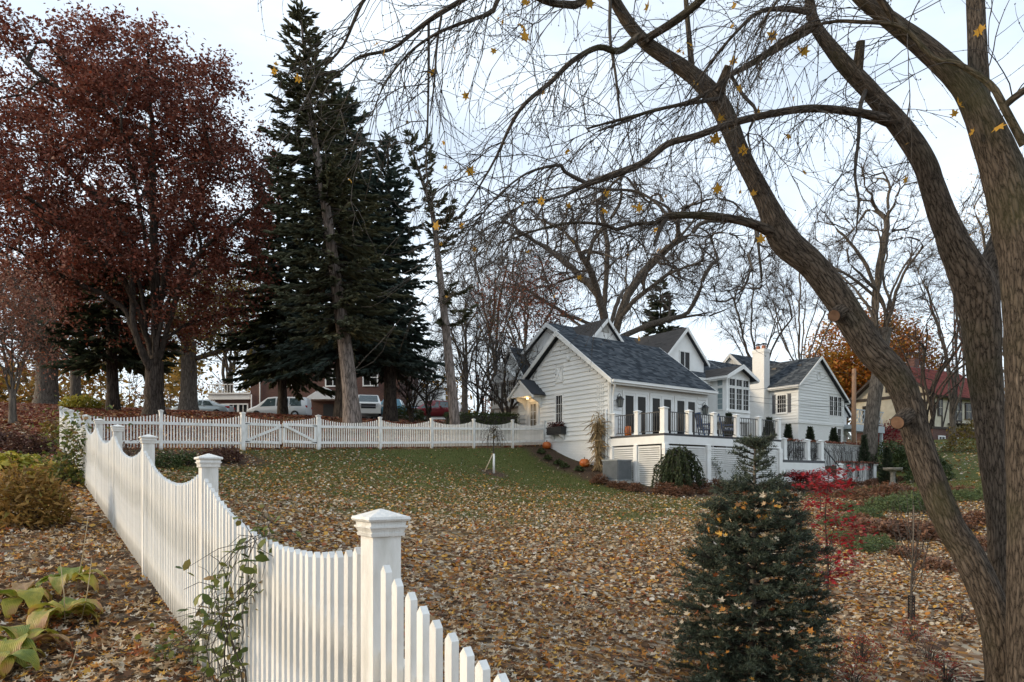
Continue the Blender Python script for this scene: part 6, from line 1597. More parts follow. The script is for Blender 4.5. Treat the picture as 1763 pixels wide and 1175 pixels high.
# small grey box lights / posts in the border
# ------------------------------------------------------------------ shrubs and border plants
def lump(n, r, h, flat=.0, shell=.5):
    """points in an uneven half-dome"""
    v = rng.normal(0, 1, (n, 3)); v /= np.linalg.norm(v, axis=1, keepdims=True); v[:, 2] = np.abs(v[:, 2])
    k = shell + (1 - shell) * rng.random(n) ** .6
    nzv = np.array([mnoise.noise(Vector(q) * 2.3 + Vector((r * 9, h * 5, 0))) for q in v])
    return v * (k * (1 + .28 * nzv))[:, None] * np.array([r, r, h])
def shrub(name, label, loc, r, h, mat, n, size, shape=OVAL, stems=14, smat=None, group=None, tilt=.9, cat='shrub', droop=False, shell=.5, sr=.006):
    t = thing(name, label, cat, tuple(loc), rng.uniform(0, 6.28), group)
    P_ = lump(n, r, h, shell=shell); P_[:, 2] += .04
    tb = []
    for i in range(stems):
        e = P_[rng.integers(0, n)]; mid = e * np.array([.35, .35, .6]); q = np.array([e * np.array([.08, .08, 0]) - np.array([0, 0, .1]), mid, e]); q = crom(q, .25); tb.append((q, np.linspace(sr * 1.6, sr * .5, len(q)), 4))
    if tb: link('stems', tubes_mesh('stems', tb, smat or TWIG), t, None, 'stuff')
    if droop: R_ = aim(np.c_[P_[:, :2] * .6, -np.abs(P_[:, 2]) - .2], rng.uniform(-1, 1, n))
    else: R_ = rots(n, tilt)
    V, Fc = scatter(*shape, P_, R_, size * rng.uniform(.6, 1.3, n))
    link('foliage', npmesh('foliage', V, Fc, mat), t, None, 'stuff')
    return t
def copies(src, spots, labels=None, smin=.8, smax=1.2):
    for k, (loc, s) in enumerate(spots):
        c = dup(src); c.location = loc; s = s * .86; c.scale = (s * rng.uniform(.8, 1.15), s, s * rng.uniform(smin, smax)); c.rotation_euler = (0, 0, rng.uniform(0, 6.28))
        if labels: c['label'] = labels[k]
BLADE = (np.array([(0, -.03, 0), (0, .03, 0), (.55, 0, .10), (1, 0, 0)]), np.array([(0, 2, 1), (1, 2, 3), (0, 3, 2)]))
FERN = (np.array([(0, 0, 0), (.35, -.14, .06), (1, 0, -.05), (.35, .14, .06)]), np.array([(0, 1, 2), (0, 2, 3)]))
RUSTY = island('rusty_perennial', [(0, (0.1, 0.045, 0.025)), (0.4, (0.17, 0.078, 0.042)), (0.75, (0.24, 0.125, 0.072)), (1, (0.12, 0.07, 0.045))], trans=.25)
MAROON = island('maroon_shrub', [(0, (0.056, 0.022, 0.019)), (.5, (0.096, 0.045, 0.032)), (1, (0.144, 0.080, 0.048))], trans=.2)
BOX = island('boxwood', [(0, (0.024, 0.037, 0.010)), (.5, (0.048, 0.071, 0.020)), (1, (0.093, 0.116, 0.034))], trans=.15)
JUNI = island('juniper', [(0, (0.057, 0.086, 0.034)), (.5, (0.098, 0.138, 0.052)), (1, (0.149, 0.184, 0.069))], trans=.15)
PEONY = island('fading_peony', [(0, (0.138, 0.081, 0.027)), (.35, (0.275, 0.157, 0.042)), (.7, (0.390, 0.230, 0.065)), (1, (0.230, 0.207, 0.046))], trans=.3)
CRIMS = island('crimson_leaf', [(0, (0.27, 0.01, 0.018)), (0.5, (0.38, 0.02, 0.03)), (0.85, (0.3, 0.04, 0.035)), (1, (0.2, 0.01, 0.014))], trans=.35)
DCRIMS = island('dark_crimson_leaf', [(0, (.10, .004, .010)), (.6, (.17, .008, .016)), (1, (.28, .012, .02))], trans=.3)
YGREEN = island('yellow_green_leaf', [(0, (0.195, 0.210, 0.030)), (.5, (0.360, 0.330, 0.045)), (1, (0.510, 0.390, 0.075))], trans=.3)
VINEL = island('vine_leaf', [(0, (0.053, 0.083, 0.018)), (.4, (0.105, 0.135, 0.030)), (.75, (0.195, 0.195, 0.045)), (1, (0.240, 0.135, 0.053))], trans=.3)
NEEDLE3 = (np.array([(0, -.05, 0), (1, 0, 0), (0, .05, 0)]), np.array([(0, 1, 2)]))

# rusty astilbe clumps along the deck
spots = []
for a in np.arange(-.9, 12.6, .58): spots.append((Vector(hG(a + rng.normal(0, .12), -3.75 + rng.normal(0, .12))), rng.uniform(.8, 1.2)))
for a in np.arange(-1.0, 5.5, .7): spots.append((Vector(hG(a + rng.normal(0, .15), -4.45 + rng.normal(0, .12))), rng.uniform(.6, .95)))
for b in (-2.9, -2.2, -1.7, -.9): spots.append((Vector(hG(-1.3 + rng.normal(0, .2), b)), rng.uniform(.7, 1.0)))
for a in np.arange(13.0, 19, .7): spots.append((Vector(hG(a, -3.3 + rng.normal(0, .2))), rng.uniform(.7, 1.1)))
def per_label(p):
    a, b = to_ab(p.x, p.y)
    if a < -1.05 and b > -3.2: return 'rusty dried perennial clump beside the grey air conditioner'
    if a > 12.75: return 'rusty dried perennial clump at the foot of the planter wall'
    row = 'against the skirting' if b > -4.1 else 'at the bed edge'
    for lim, w in ((-.2, 'left of the weeping evergreen'), (.95, 'round the weeping evergreen'), (2.8, 'below the first lattice panel'), (5.4, 'below the middle lattice panel'), (8.1, 'below the last deck lattice panel'), (99, 'below the lower terrace lattice')):
        if a < lim: return 'rusty dried perennial clump ' + w + ', ' + row
src = shrub('dry_perennial', per_label(spots[0][0]), spots[0][0], .42, .40, RUSTY, 520, .16, FERN, 10, None, 'dried perennials below the deck', .8, 'perennial')
copies(src, spots[1:], [per_label(q[0]) for q in spots[1:]])
for k, b_ in enumerate((3.5, 2.9, 2.3, 1.75, .9)):
    shrub('bed_plant', ('small dark green plant near the fence-end pumpkin', 'small dark green plant under the window box', 'small dark green plant in the middle of the wall bed', 'small dark green plant above the round pumpkin', 'small dark green plant below the round pumpkin')[k], Vector(hG(-.95 - .1 * (k % 2), b_)), .22, .22, BOX, 260, .08, OVAL, 6, None, 'green plants along the wall bed')
# the planting island at right: rusty, maroon and juniper mounds
spots = [(gpx(px, Z), s) for px, Z, s in ((1490, 25, 1.1), (1525, 26, 1.2), (1560, 27, 1.1), (1500, 22, .9), (1545, 28, 1.2), (1452, 26, .8), (1620, 27, 1.0), (1660, 26, 1.1))]
RM = ['low rust mound ' + q for q in ('in front of the planter wall middle', 'just in front of the birdbath foot', 'to the right of the birdbath foot', 'on the near side of the birdbath toward the steps', 'behind the birdbath beside the boxwood', 'on the grass edge before the garden steps', 'behind the leaning maple stem at the grass', 'between the leaning and the upright maple stems')]
src = shrub('rust_mound', RM[0], spots[0][0], .62, .42, RUSTY, 620, .17, FERN, 10, None, 'rust mounds in the island bed', .8, 'perennial'); copies(src, spots[1:], RM[1:])
spots = [(gpx(px, Z), s) for px, Z, s in ((1500, 15.5, 1), (1535, 16, 1.1), (1570, 15.5, 1.2), (1605, 16, 1.1), (1645, 17, 1.1), (1480, 17, .8), (1690, 18, 1.1), (1660, 14, .8), (1560, 13.2, .7), (1610, 12.0, .6), (1690, 14.5, .7))]
BS = ['low red-brown shrublet ' + q for q in ('nearest the crimson maple in the dense band below the junipers', 'second from the crimson maple in the dense band below the junipers', 'right behind the bare sapling tip', 'touching the leaning maple stem in the dense band', 'filling the gap between the two maple stems', 'tucked under the juniper edge by the crimson maple', 'large, beside the upright maple stem', 'small, alone in leaves between the maple stems', 'small, alone in leaves behind the bare sapling', 'smallest, close to the leaning maple stem and sapling', 'small, low by the upright maple stem')]
src = shrub('brown_shrublet', BS[0], spots[0][0], .55, .42, RUSTY, 800, .10, OVAL, 16, None, 'red-brown shrublets in the island bed', .9); copies(src, spots[1:], BS[1:])
spots = [(gpx(px, Z), s) for px, Z, s in ((1530, 20.5, 1.0), (1565, 21, 1.2), (1600, 21.5, 1.1), (1490, 19, .8), (1460, 20.5, .8), (1480, 13.5, .7), (1510, 14, .7), (1655, 24, 1.0), (1700, 24.5, 1.1), (1440, 17, .7), (1450, 14.5, .6))]
JL = ['feathery green juniper mound ' + q for q in ('in the middle of the long upper band', 'largest in the long upper band below the birdbath', 'at the maple end of the long upper band', 'at the crimson maple end of the upper band', 'on the grass side behind the crimson maple', 'low and small beside the crimson maple trunk', 'small, in front of the red-brown band', 'beyond the leaning stem on the grass edge', 'beside the upright maple stem on the grass', 'small, half hidden by the crimson leaves', 'smallest, under the crimson maple')]
src = shrub('juniper_mound', JL[0], spots[0][0], .75, .45, JUNI, 2200, .10, FERN, 10, None, 'green junipers in the island bed', .8); copies(src, spots[1:], JL[1:])
# dark shrubs
shrub('dark_shrub', 'dark purple brown shrub spreading at the foot of the left gate post', gpx(382, 20.2), .62, .42, MAROON, 1500, .08, OVAL, 20)
shrub('dark_shrub', 'small dark evergreen shrub by the near fence post, in mulch', gpx(286, 17.2), .40, .38, BOX, 900, .07, OVAL, 14)
shrub('dark_shrub', 'small dark evergreen shrub between the two larger ones in the corner bed', gpx(322, 18.4), .38, .34, BOX, 800, .07, OVAL, 14)
shrub('twiggy_shrub', 'bare twiggy brown shrub seen in the dip of the scalloped fence', gpx(222, 15.5), .5, .8, MAROON, 240, .06, OVAL, 60)
shrub('bank_shrub', 'dark dried shrub on the leaf strewn bank left of the fence', gpx(52, 17.5), .55, .48, MAROON, 1300, .09, OVAL, 20); shrub('bank_shrub', 'dark dried shrub at the picture edge of the leaf strewn bank', gpx(-6, 18), .6, .5, MAROON, 1200, .09, OVAL, 20)
shrub('yellow_hosta', 'yellow-green low hosta patch behind the brown peony', gpx(22, 13.2), .65, .30, YGREEN, 420, .20, OVAL, 0); shrub('yellow_hosta', 'yellow-green low hosta patch by the vine covered pickets', gpx(92, 12.6), .5, .24, YGREEN, 260, .18, OVAL, 0)
shrub('yellow_shrub', 'yellow-green shrub on the bank before the plank fence', gpx(140, 38), 1.1, .7, YGREEN, 1500, .16, OVAL, 14); shrub('yellow_shrub', 'olive shrub by the corner of the near fence on the bank', gpx(92, 20.5), .42, .75, OLIVE, 600, .09, OVAL, 20)
shrub('brown_peony', 'large brown fading peony bush in the bed left of the fence', gpx(46, 8.1), .46, .66, PEONY, 2200, .115, FERN, 40, None, None, 1.0)
for px, Z, r, lab in ((1530, 42, 1.6, 'clipped dark boxwood behind the planter wall'), (1572, 41, 1.5, 'clipped dark boxwood behind the birdbath'), (1600, 36, 1.1, 'dense dark rounded evergreen behind the leaning maple stem'), (1690, 52, 2.4, 'yellow-green clipped bush beside the brown timber stair'), (1545, 56, 2.6, 'dark red shrub below the half timbered house')):
    shrub('garden_bush', lab, gpx(px, Z), r, r * (1.3 if Z == 36 else .95), {52: OLIVE, 56: DCRIMS}.get(Z, BOX), 3600, .13 * (Z / 42), OVAL, 8, shell=.75)
# clipped hedge left of the house
hb_ = gpx(832, 34.2); hed = thing('clipped_hedge', 'long clipped dark green hedge behind the picket fence by the front door', 'hedge', tuple(hb_), rad(8))
n = 7000; P_ = np.c_[rng.uniform(-1.9, 1.7, n), rng.uniform(-.6, .6, n), rng.uniform(0, 1.15, n)]; fc = rng.integers(0, 3, n); P_[fc == 0, 1] = -.6; P_[fc == 1, 2] = 1.15; P_ += rng.normal(0, .05, P_.shape)
V, Fc = scatter(*OVAL, P_, rots(n, 1.0), rng.uniform(.05, .10, n)); link('foliage', npmesh('foliage', V, Fc, BOX), hed, None, 'stuff')
MB().box(-1.8, 1.6, -.5, .5, -.3, 1.05).build('stems', TWIG, hed)
shrub('low_hedge_shrub', 'dark low shrub behind the fence by the red car', gpx(700, 44), 1.3, .9, BOX, 2200, .14, OVAL, 8, shell=.7)
# weeping evergreen in front of the lattice
wp = Vector(hG(.25, -3.45)); wt = thing('weeping_hemlock', 'dark weeping evergreen dome in front of the deck lattice', 'tree', tuple(wp))
tb = [(np.array([(0, 0, -.1), (.02, 0, .8), (.0, .02, 1.45)]), np.array([.06, .05, .03]), 6)]; fp, fd_, fs_ = [], [], []
for i in range(120):
    a = rng.uniform(0, 6.28); R0 = rng.uniform(.25, 1.0) * (1 + .18 * math.sin(a * 3 + 1)); top = rng.uniform(.95, 1.72)
    p = crom(np.array([(0, 0, top - .15), (R0 * .45 * math.cos(a), R0 * .45 * math.sin(a), top), (R0 * .85 * math.cos(a), R0 * .85 * math.sin(a), top * .68), (R0 * math.cos(a), R0 * math.sin(a), rng.uniform(.05, .45))]), .12)
    tb.append((p, np.linspace(.012, .004, len(p)), 3))
    for j in range(2, len(p) - 1):
        for q in range(4): fp.append(p[j] + rng.normal(0, .02, 3)); fd_.append((p[j + 1] - p[j]) / .12 + rng.normal(0, .5, 3)); fs_.append(rng.uniform(.10, .18))
link('trunk', tubes_mesh('trunk', tb, TWIG), wt)
V, Fc = scatter(*SPRAY, np.array(fp), aim(np.array(fd_), rng.uniform(-1, 1, len(fp))), fs_); link('foliage', npmesh('foliage', V, Fc, island('hemlock_needle', [(0, (0.022, 0.032, 0.011)), (.5, (0.047, 0.065, 0.022)), (1, (0.081, 0.094, 0.036))], trans=.1)), wt, None, 'stuff')

def vine(name, label, base, path_pts, mat, n_leaf, spread, size, off=0.0, cat='vine', shape=OVAL, stems=5, sr=.004, group=None):
    b = np.array(base); t = thing(name, label, cat, tuple(b), 0, group)
    tb, lp = [], []
    for i in range(stems):
        c = np.array([np.array(q) + rng.normal(0, spread * .6, 3) for q in path_pts]); c[0] = np.array(path_pts[0]) + rng.normal(0, spread * .2, 3)
        p = crom(c, .08); p += rng.normal(0, .008, p.shape); tb.append((p - b, np.linspace(sr, sr * .4, len(p)), 4)); lp.append(p)
        for q in range(6):
            k = rng.integers(0, len(p)); d = rng.normal(0, 1, 3); d /= np.linalg.norm(d); L = rng.uniform(.1, .3) * (spread / .1)
            tw = np.array([p[k], p[k] + d * L * .5, p[k] + d * L + np.array((0, 0, -.05))]); tb.append((tw - b, np.array([sr * .6, sr * .5, sr * .3]), 3)); lp.append(tw)
    link('stems', tubes_mesh('stems', tb, TWIG), t, None, 'stuff')
    if n_leaf:
        allp = np.concatenate(lp); pos = allp[rng.integers(0, len(allp), n_leaf)] + rng.normal(0, spread * .35, (n_leaf, 3)) - b
        V, Fc = scatter(*shape, pos, rots(n_leaf, .9), size * rng.uniform(.6, 1.3, n_leaf)); link('leaves', npmesh('leaves', V, Fc, mat), t, None, 'stuff')
    return t
# clematis on the near fence (outer side, toward the path)
def fpt(px, py, off=.07):
    Z = 1324 / (px - 40); X, Y = lf(Z); return np.array((X - .82 * off, Y - .57 * off, (HY - py) / F * Z))
g0 = fpt(455, 1300); gz = H(g0[0], g0[1])
vine('clematis', 'leafy green clematis twining up the near white pickets', (g0[0], g0[1], gz), [(g0[0], g0[1], gz), fpt(440, 1120, .10), fpt(452, 1010, .09), fpt(470, 930, .07), fpt(478, 915, .05)], VINEL, 150, .085, .060, stems=9, sr=.0035)
g1 = fpt(335, 1165); gz1 = H(g1[0] - .1, g1[1] - .05)
vine('clematis', 'lower sprawling clematis tangle at the foot of the near pickets', (g1[0] - .1, g1[1] - .05, gz1), [(g1[0] - .1, g1[1] - .05, gz1), fpt(350, 1115, .12), fpt(385, 1070, .10), fpt(400, 1010, .08)], VINEL, 190, .10, .062, stems=9, sr=.003)
g1 = fpt(405, 1200); gz1 = H(g1[0] - .1, g1[1] - .05)
vine('clematis', 'middle clematis strand with brown withered leaves on the near pickets', (g1[0] - .1, g1[1] - .05, gz1), [(g1[0] - .1, g1[1] - .05, gz1), fpt(430, 1150, .12), fpt(425, 1090, .10), fpt(440, 1030, .08)], VINEL, 150, .10, .060, stems=7, sr=.003)
g2 = fpt(150, 850, .15); gz2 = H(g2[0], g2[1])
vine('honeysuckle', 'dense green climber hiding the fence where it dips beyond the fifth post', (g2[0], g2[1], gz2), [(g2[0], g2[1], gz2), fpt(148, 820, .22), fpt(150, 780, .2), fpt(152, 745, .12)], VINEL, 1500, .30, .085, stems=14, sr=.004)
# vines on the lattice, bare vines on the terrace walls
for k, (a, top, n, lab) in enumerate(((1.75, .55, 70, 'thin rose vine climbing the first lattice panel'), (3.55, .75, 160, 'leafy rose vine on the middle lattice panel by the skirt post'), (4.5, .55, 90, 'small rose vine at the middle of the lattice'))):
    b0 = hG(a, -3.12); vine('climbing_rose', lab, b0, [b0, (*hab(a - .1, -3.10), b0[2] + .4), (*hab(a + .05 - (.35 if k == 1 else 0), -3.09), top * .6), (*hab(a - .1 - (.55 if k == 1 else 0), -3.09), top + .1)], BOX, n * 2, .13, .075, stems=4, group='climbing roses on the lattice')
for k, (a0, a1) in enumerate(((12.2, 14.5), (14.5, 17), (17, 19), (19.2, 21.2))):
    b0 = (*hab((a0 + a1) / 2, -.08), H(*hab((a0 + a1) / 2, -.08)))
    t = thing('bare_vine', ('leafless vine mat at the step end of the terrace wall', 'leafless vine mat under the potted evergreens', 'leafless vine strand arching over the plain wall panel', 'leafless vine mat at the far end of the terrace wall')[k], 'vine', b0, HA, 'bare vines on the terrace wall')
    tb = []
    for i in range(46 if k < 2 else 22):
        x = rng.uniform(-1.1, 1.1); p = np.array([(x, rng.uniform(-.03, .0), rng.uniform(.0, .4)), (x + rng.normal(0, .2), -.02, 1.0), (x + rng.normal(0, .4), -.04, 1.75 - b0[2] + rng.uniform(-.2, .4)), (x + rng.normal(0, .5), -.16, 1.55 - b0[2])]); p = crom(p, .2); tb.append((p, np.linspace(.014, .005, len(p)), 3))
    link('stems', tubes_mesh('stems', tb, TWIG), t, None, 'stuff')
    lp = np.c_[rng.uniform(-1.2, 1.2, 160), rng.uniform(-.15, .3, 160), 2.1 - b0[2] + rng.random(160) * .12]; V, Fc = scatter(*OVAL, lp, rots(160, .9), rng.uniform(.07, .14, 160)); link('leaves', npmesh('leaves', V, Fc, RUSSET), t, None, 'stuff')
for k, a in enumerate((14.6, 15.6, 16.9)):
    b0 = (*hab(a, -2.64), -.3); t = thing('bare_vine', ('leafless vine fall near the stair post on the planter wall', 'leafless vine fall in the middle of the planter wall', 'leafless vine fall near the birdbath end of the planter wall')[k], 'vine', b0, HA, 'bare vines on the planter wall'); tb = []
    for i in range(26): x = rng.normal(0, .22); p = crom(np.array([(x, .0, 1.2), (x + rng.normal(0, .08), -.06, 1.16), (x + rng.normal(0, .08), -.05, .6), (x + rng.normal(0, .1), -.04, rng.uniform(0, .4))]), .15); tb.append((p, np.linspace(.012, .005, len(p)), 3))
    link('stems', tubes_mesh('stems', tb, TWIG), t, None, 'stuff')
    V, Fc = scatter(*OVAL, np.c_[rng.normal(0, .5, 120), rng.uniform(-.1, .3, 120), 1.16 + rng.random(120) * .1], rots(120, .9), rng.uniform(.06, .12, 120)); link('leaves', npmesh('leaves', V, Fc, RUSSET), t, None, 'stuff')
# potted and terrace conifers
POT = paint('clay_pot', (.20, .16, .14), (.28, .23, .20), rough=.9)
def cone_shrub(label, loc, h, r, pot=None):
    t = thing('potted_conifer' if pot else 'dwarf_conifer', label, 'conifer', tuple(loc), 0, 'little conical evergreens')
    z0 = 0
    if pot: m = MB(); m.lathe([(0, 0), (pot * .7, 0), (pot, pot * 1.3), (pot * 1.08, pot * 1.35), (pot * 1.08, pot * 1.5), (pot * .9, pot * 1.5), (0, pot * 1.4)], 16); m.build('pot', POT, t); z0 = pot * 1.45
    n = 1500; u = rng.random(n) ** 1.6; a = rng.uniform(0, 6.28, n); rr = r * (1 - u) * rng.uniform(.15, 1.05, n) + .01
    P_ = np.c_[rr * np.cos(a), rr * np.sin(a), z0 + u * h]; V, Fc = scatter(*SPRAY, P_, aim(np.c_[np.cos(a), np.sin(a), np.full(n, .8)], rng.uniform(-1, 1, n)), rng.uniform(.10, .22, n))
    link('foliage', npmesh('foliage', V, Fc, DARKCON), t, None, 'stuff'); m = MB(); m.tube([(0, 0, z0 - .05), (0, 0, z0 + h * .9)], [.03, .008], 5); m.build('trunk', TWIG, t)
cone_shrub('potted conical evergreen on the terrace wall by the deck end', (*hab(13.0, .9), 1.952), .95, .26, .30); cone_shrub('conical dwarf evergreen on the terrace wall at the white gable', (*hab(15.3, 1.2), 1.952), 1.15, .24); cone_shrub('conical dwarf evergreen on the terrace wall before the garden doors', (*hab(17.6, 1.2), 1.952), 1.1, .25); cone_shrub('conical dwarf evergreen on the terrace wall below the balcony', (*hab(20.6, 1.4), 1.952), 1.2, .3)
cone_shrub('slim potted evergreen standing on the far end of the deck', (*hab(7.1, -.8), 1.803), 1.05, .15, .18); cone_shrub('dark conical evergreen in front of the boxwood by the tall pale trunk', gpx(1527, 37), 1.9, .45); cone_shrub('dark conical evergreen against the tall pale trunk', gpx(1488, 40.5), 2.3, .4)
for k, (a, w) in enumerate(((3.6, 0), (4.95, 1), (5.8, 2))):
    pass
# staked weeping sapling on the lawn
sb = gpx(850, 27.0); stp = thing('weeping_sapling', 'small staked weeping sapling with few brown leaves on the lawn', 'tree', tuple(sb)); tb = []; lp = []
m = MB(); m.tube([(0, 0, -.1), (0, 0, 1.15), (-.02, 0, 1.75)], [.024, .02, .014], 7); m.build('trunk', TWIG, stp)
m = MB(); m.tube([(.005, -.02, .0), (.005, -.02, .75)], [.045, .04], 8); m.build('tree_guard', WHITE, stp)
m = MB(); m.tube([(-.42, -.1, -.1), (-.02, -.03, .78)], [.02, .02], 6); m.build('stake', paint('stake_wood', (.45, .36, .25), rough=.8), stp)
for i in range(34):
    a = rng.uniform(0, 6.28); R0 = rng.uniform(.15, .62); z = rng.uniform(1.3, 1.75)
    p = crom(np.array([(0, 0, z), (R0 * .5 * math.cos(a), R0 * .5 * math.sin(a), z + .12), (R0 * math.cos(a), R0 * math.sin(a), z - .25), (R0 * 1.05 * math.cos(a), R0 * 1.05 * math.sin(a), rng.uniform(.7, 1.2))]), .12); tb.append((p, np.linspace(.009, .003, len(p)), 3)); lp.append(p)
link('branches', tubes_mesh('branches', tb, TWIG), stp, None, 'stuff'); lp = np.concatenate(lp); k_ = rng.integers(0, len(lp), 150); V, Fc = scatter(*OVAL, lp[k_] + rng.normal(0, .03, (150, 3)), rots(150, 1), rng.uniform(.04, .08, 150)); link('leaves', npmesh('leaves', V, Fc, OLIVE), stp, None, 'stuff')

# red japanese maples
jb = gpx(1424, 9.4); jm = np.array(jb)
def jmaple(name, label, base, H0, R0, zc, n, mat, size, zr, spread=.06, trunk_r=.02, nb=46, squat=1.0, layer=.10):
    b = np.array(base); t = thing(name, label, 'tree', tuple(b)); tr = np.array([(0, 0, -.1), (.01, 0, H0 * .3), (-.02, .01, H0 * .62), (.02, 0, H0 * .95)])
    T = np.c_[rng.normal(0, R0 * .5, nb), rng.normal(0, R0 * .5, nb), zc + rng.uniform(-zr, zr, nb)]
    P_, par, w, ch = colonize(crom(tr, .08), T, .06, up=.3, start=.12); r, big, small = tree_tubes(P_, par, w, ch, 10, trunk_r, .0025)
    link('trunk', tubes_mesh('trunk', [(crom(tr, .08), np.linspace(trunk_r, .004, len(crom(tr, .08))), 7)] + big + small, TWIG), t)
    e = np.array([P_[i] for c in ch for i in c[-5:]]); q = e[rng.integers(0, len(e), n)] + rng.normal(0, spread, (n, 3)) * np.array([1.6, 1.6, .5])
    v, f = maple_leaf(.25); V, Fc = scatter(v, f, q, rots(n, .45), size * rng.uniform(.6, 1.2, n)); link('crown', npmesh('crown', V, Fc, mat), t, None, 'stuff'); return t
jmaple('japanese_maple', 'slender japanese maple with scattered bright crimson leaves behind the young fir', jb, 1.70, .44, .98, 1700, CRIMS, .060, .78, spread=.05, nb=110)
jw = gpx(1384, 28.6); jmaple('weeping_maple', 'squat dark red weeping maple against the terrace lattice', jw, .95, .85, .78, 1900, DCRIMS, .10, .16, spread=.10, trunk_r=.045, nb=60)
jmaple('japanese_maple', 'small red maple seedling behind the taller crimson one near the steps', gpx(1412, 20), 1.2, .28, .8, 260, CRIMS, .07, .4, spread=.06, nb=30)

# bare sapling with guard
sp_b = gpx(1569, 8.4); sap = thing('bare_sapling', 'thin bare sapling with a mesh guard round its stem', 'tree', tuple(sp_b)); tb = []
tr = crom(np.array([(0, 0, -.1), (.0, 0, .4), (.02, 0, .85), (.03, .0, 1.4)]), .1); tb.append((tr, np.linspace(.017, .006, len(tr)), 7))
link('trunk', tubes_mesh('trunk', tb, GREYBARK), sap); tb = []
for i in range(16):
    z = rng.uniform(.3, 1.1); a = rng.uniform(0, 6.28); L = rng.uniform(.4, .85); d = np.array((math.cos(a) * .45, math.sin(a) * .45, 1)); p = np.array([(.01, 0, z), (.01 + d[0] * L * .4, d[1] * L * .4, z + L * .3), (.01 + d[0] * L * .8, d[1] * L * .8, z + L)]); p = crom(p, .12); tb.append((p, np.linspace(.006, .002, len(p)), 4))
    for q in range(3): s0 = p[rng.integers(1, len(p))]; e = s0 + np.array((rng.normal(0, .1), rng.normal(0, .1), .18)); tb.append((np.array([s0, (s0 + e) / 2, e]), np.array([.003, .0025, .0015]), 3))
link('branches', tubes_mesh('branches', tb, TWIG), sap, None, 'stuff'); m = MB()
for j in range(9): m.lathe([(.036, .02 + .035 * j), (.036, .028 + .035 * j)], 10)
for j in range(10): t_ = j * .628; m.box(.036 * math.cos(t_) - .002, .036 * math.cos(t_) + .002, .036 * math.sin(t_) - .002, .036 * math.sin(t_) + .002, .0, .31)
m.build('stem_guard', DARKMET, sap)
# low red barberries
BARB = island('barberry_leaf', [(0, (0.125, 0.022, 0.015)), (.4, (0.250, 0.035, 0.022)), (.8, (0.325, 0.069, 0.031)), (1, (0.100, 0.037, 0.022))], trans=.3)
for px, Z, r, h, lab in ((1482, 6.7, .22, .30, 'small red barberry beside the young fir'), (1472, 5.9, .2, .26, 'nearest sparse red barberry by the foot of the fir'), (1572, 7.5, .22, .24, 'red barberry at the foot of the guarded sapling'), (1600, 6.8, .24, .22, 'red-brown barberry between the sapling and the maple'), (1628, 6.2, .22, .24, 'dark thorny barberry near the maple base'), (1655, 8.4, .24, .24, 'brown thorny shrub behind the leaning maple stem'), (860, 3.2, .05, .20, 'thin bare twiggy plant inside the nearest pickets')):
    shrub('barberry', lab, gpx(px, Z), r, h, MAROON if 'brown' in lab or 'bare' in lab else BARB, 20 if 'bare' in lab else 300, .026, OVAL, 40, None, None, .9, sr=.0025)
# hostas in the near left bed
HOSTA = island('hosta_leaf', [(0, (.11, .13, .018)), (.35, (.19, .19, .03)), (.6, (.28, .21, .05)), (.8, (.26, .15, .06)), (1, (.32, .19, .09))], trans=.35)
def hosta(label, px, Z, n, s, flat=.3):
    b = gpx(px, Z); t = thing('hosta', label, 'hosta', tuple(b), 0, None)
    for i in range(n):
        a = 6.283 * i / n + rng.normal(0, .3); L = s * rng.uniform(.75, 1.2); w = L * rng.uniform(.36, .5); m_ = 8; vv = []; el0 = rng.uniform(.5, 1.1) * (1 - flat * .4)
        x = z = 0; pts = []
        for k in range(m_ + 1):
            u = k / m_; e = el0 - 2.0 * u * (1 + flat); pts.append((x, z)); x += L / m_ * math.cos(e); z += L / m_ * math.sin(e)
        zmin = min(q[1] for q in pts); tw_a = rng.normal(0, .25)
        for k in range(m_ + 1):
            u = k / m_; ww = w * math.sin(math.pi * min(1, (.06 + u * .94))) ** .8 * (1.25 - .5 * u) / 2 * (1 + .22 * mnoise.noise(Vector((k * 1.3, i * 7.7, s * 9))))
            for q in (-1, -.5, 0, .5, 1): vv.append((pts[k][0] + .04, ww * q, max(pts[k][1] + .10, .015 + .01 * abs(q)) + .25 * abs(q) * ww - .04 * ww * (q * q) + tw_a * ww * q * .5 + .012 * mnoise.noise(Vector((k * .9 + i * 3.1, q * 1.7, L * 30))) + .006 * math.sin(k * 2.1 + q * 5)))
        fs = [(k * 5 + q, k * 5 + q + 1, (k + 1) * 5 + q + 1, (k + 1) * 5 + q) for k in range(m_) for q in range(4)]
        mm = npmesh('leaf', np.array(vv), np.array(fs), HOSTA_OBJ[int(rng.integers(len(HOSTA_OBJ)))], True)
        o = link('leaf', mm, t); o.rotation_euler = (rng.normal(0, .12), rng.normal(0, .12), a)
    return t
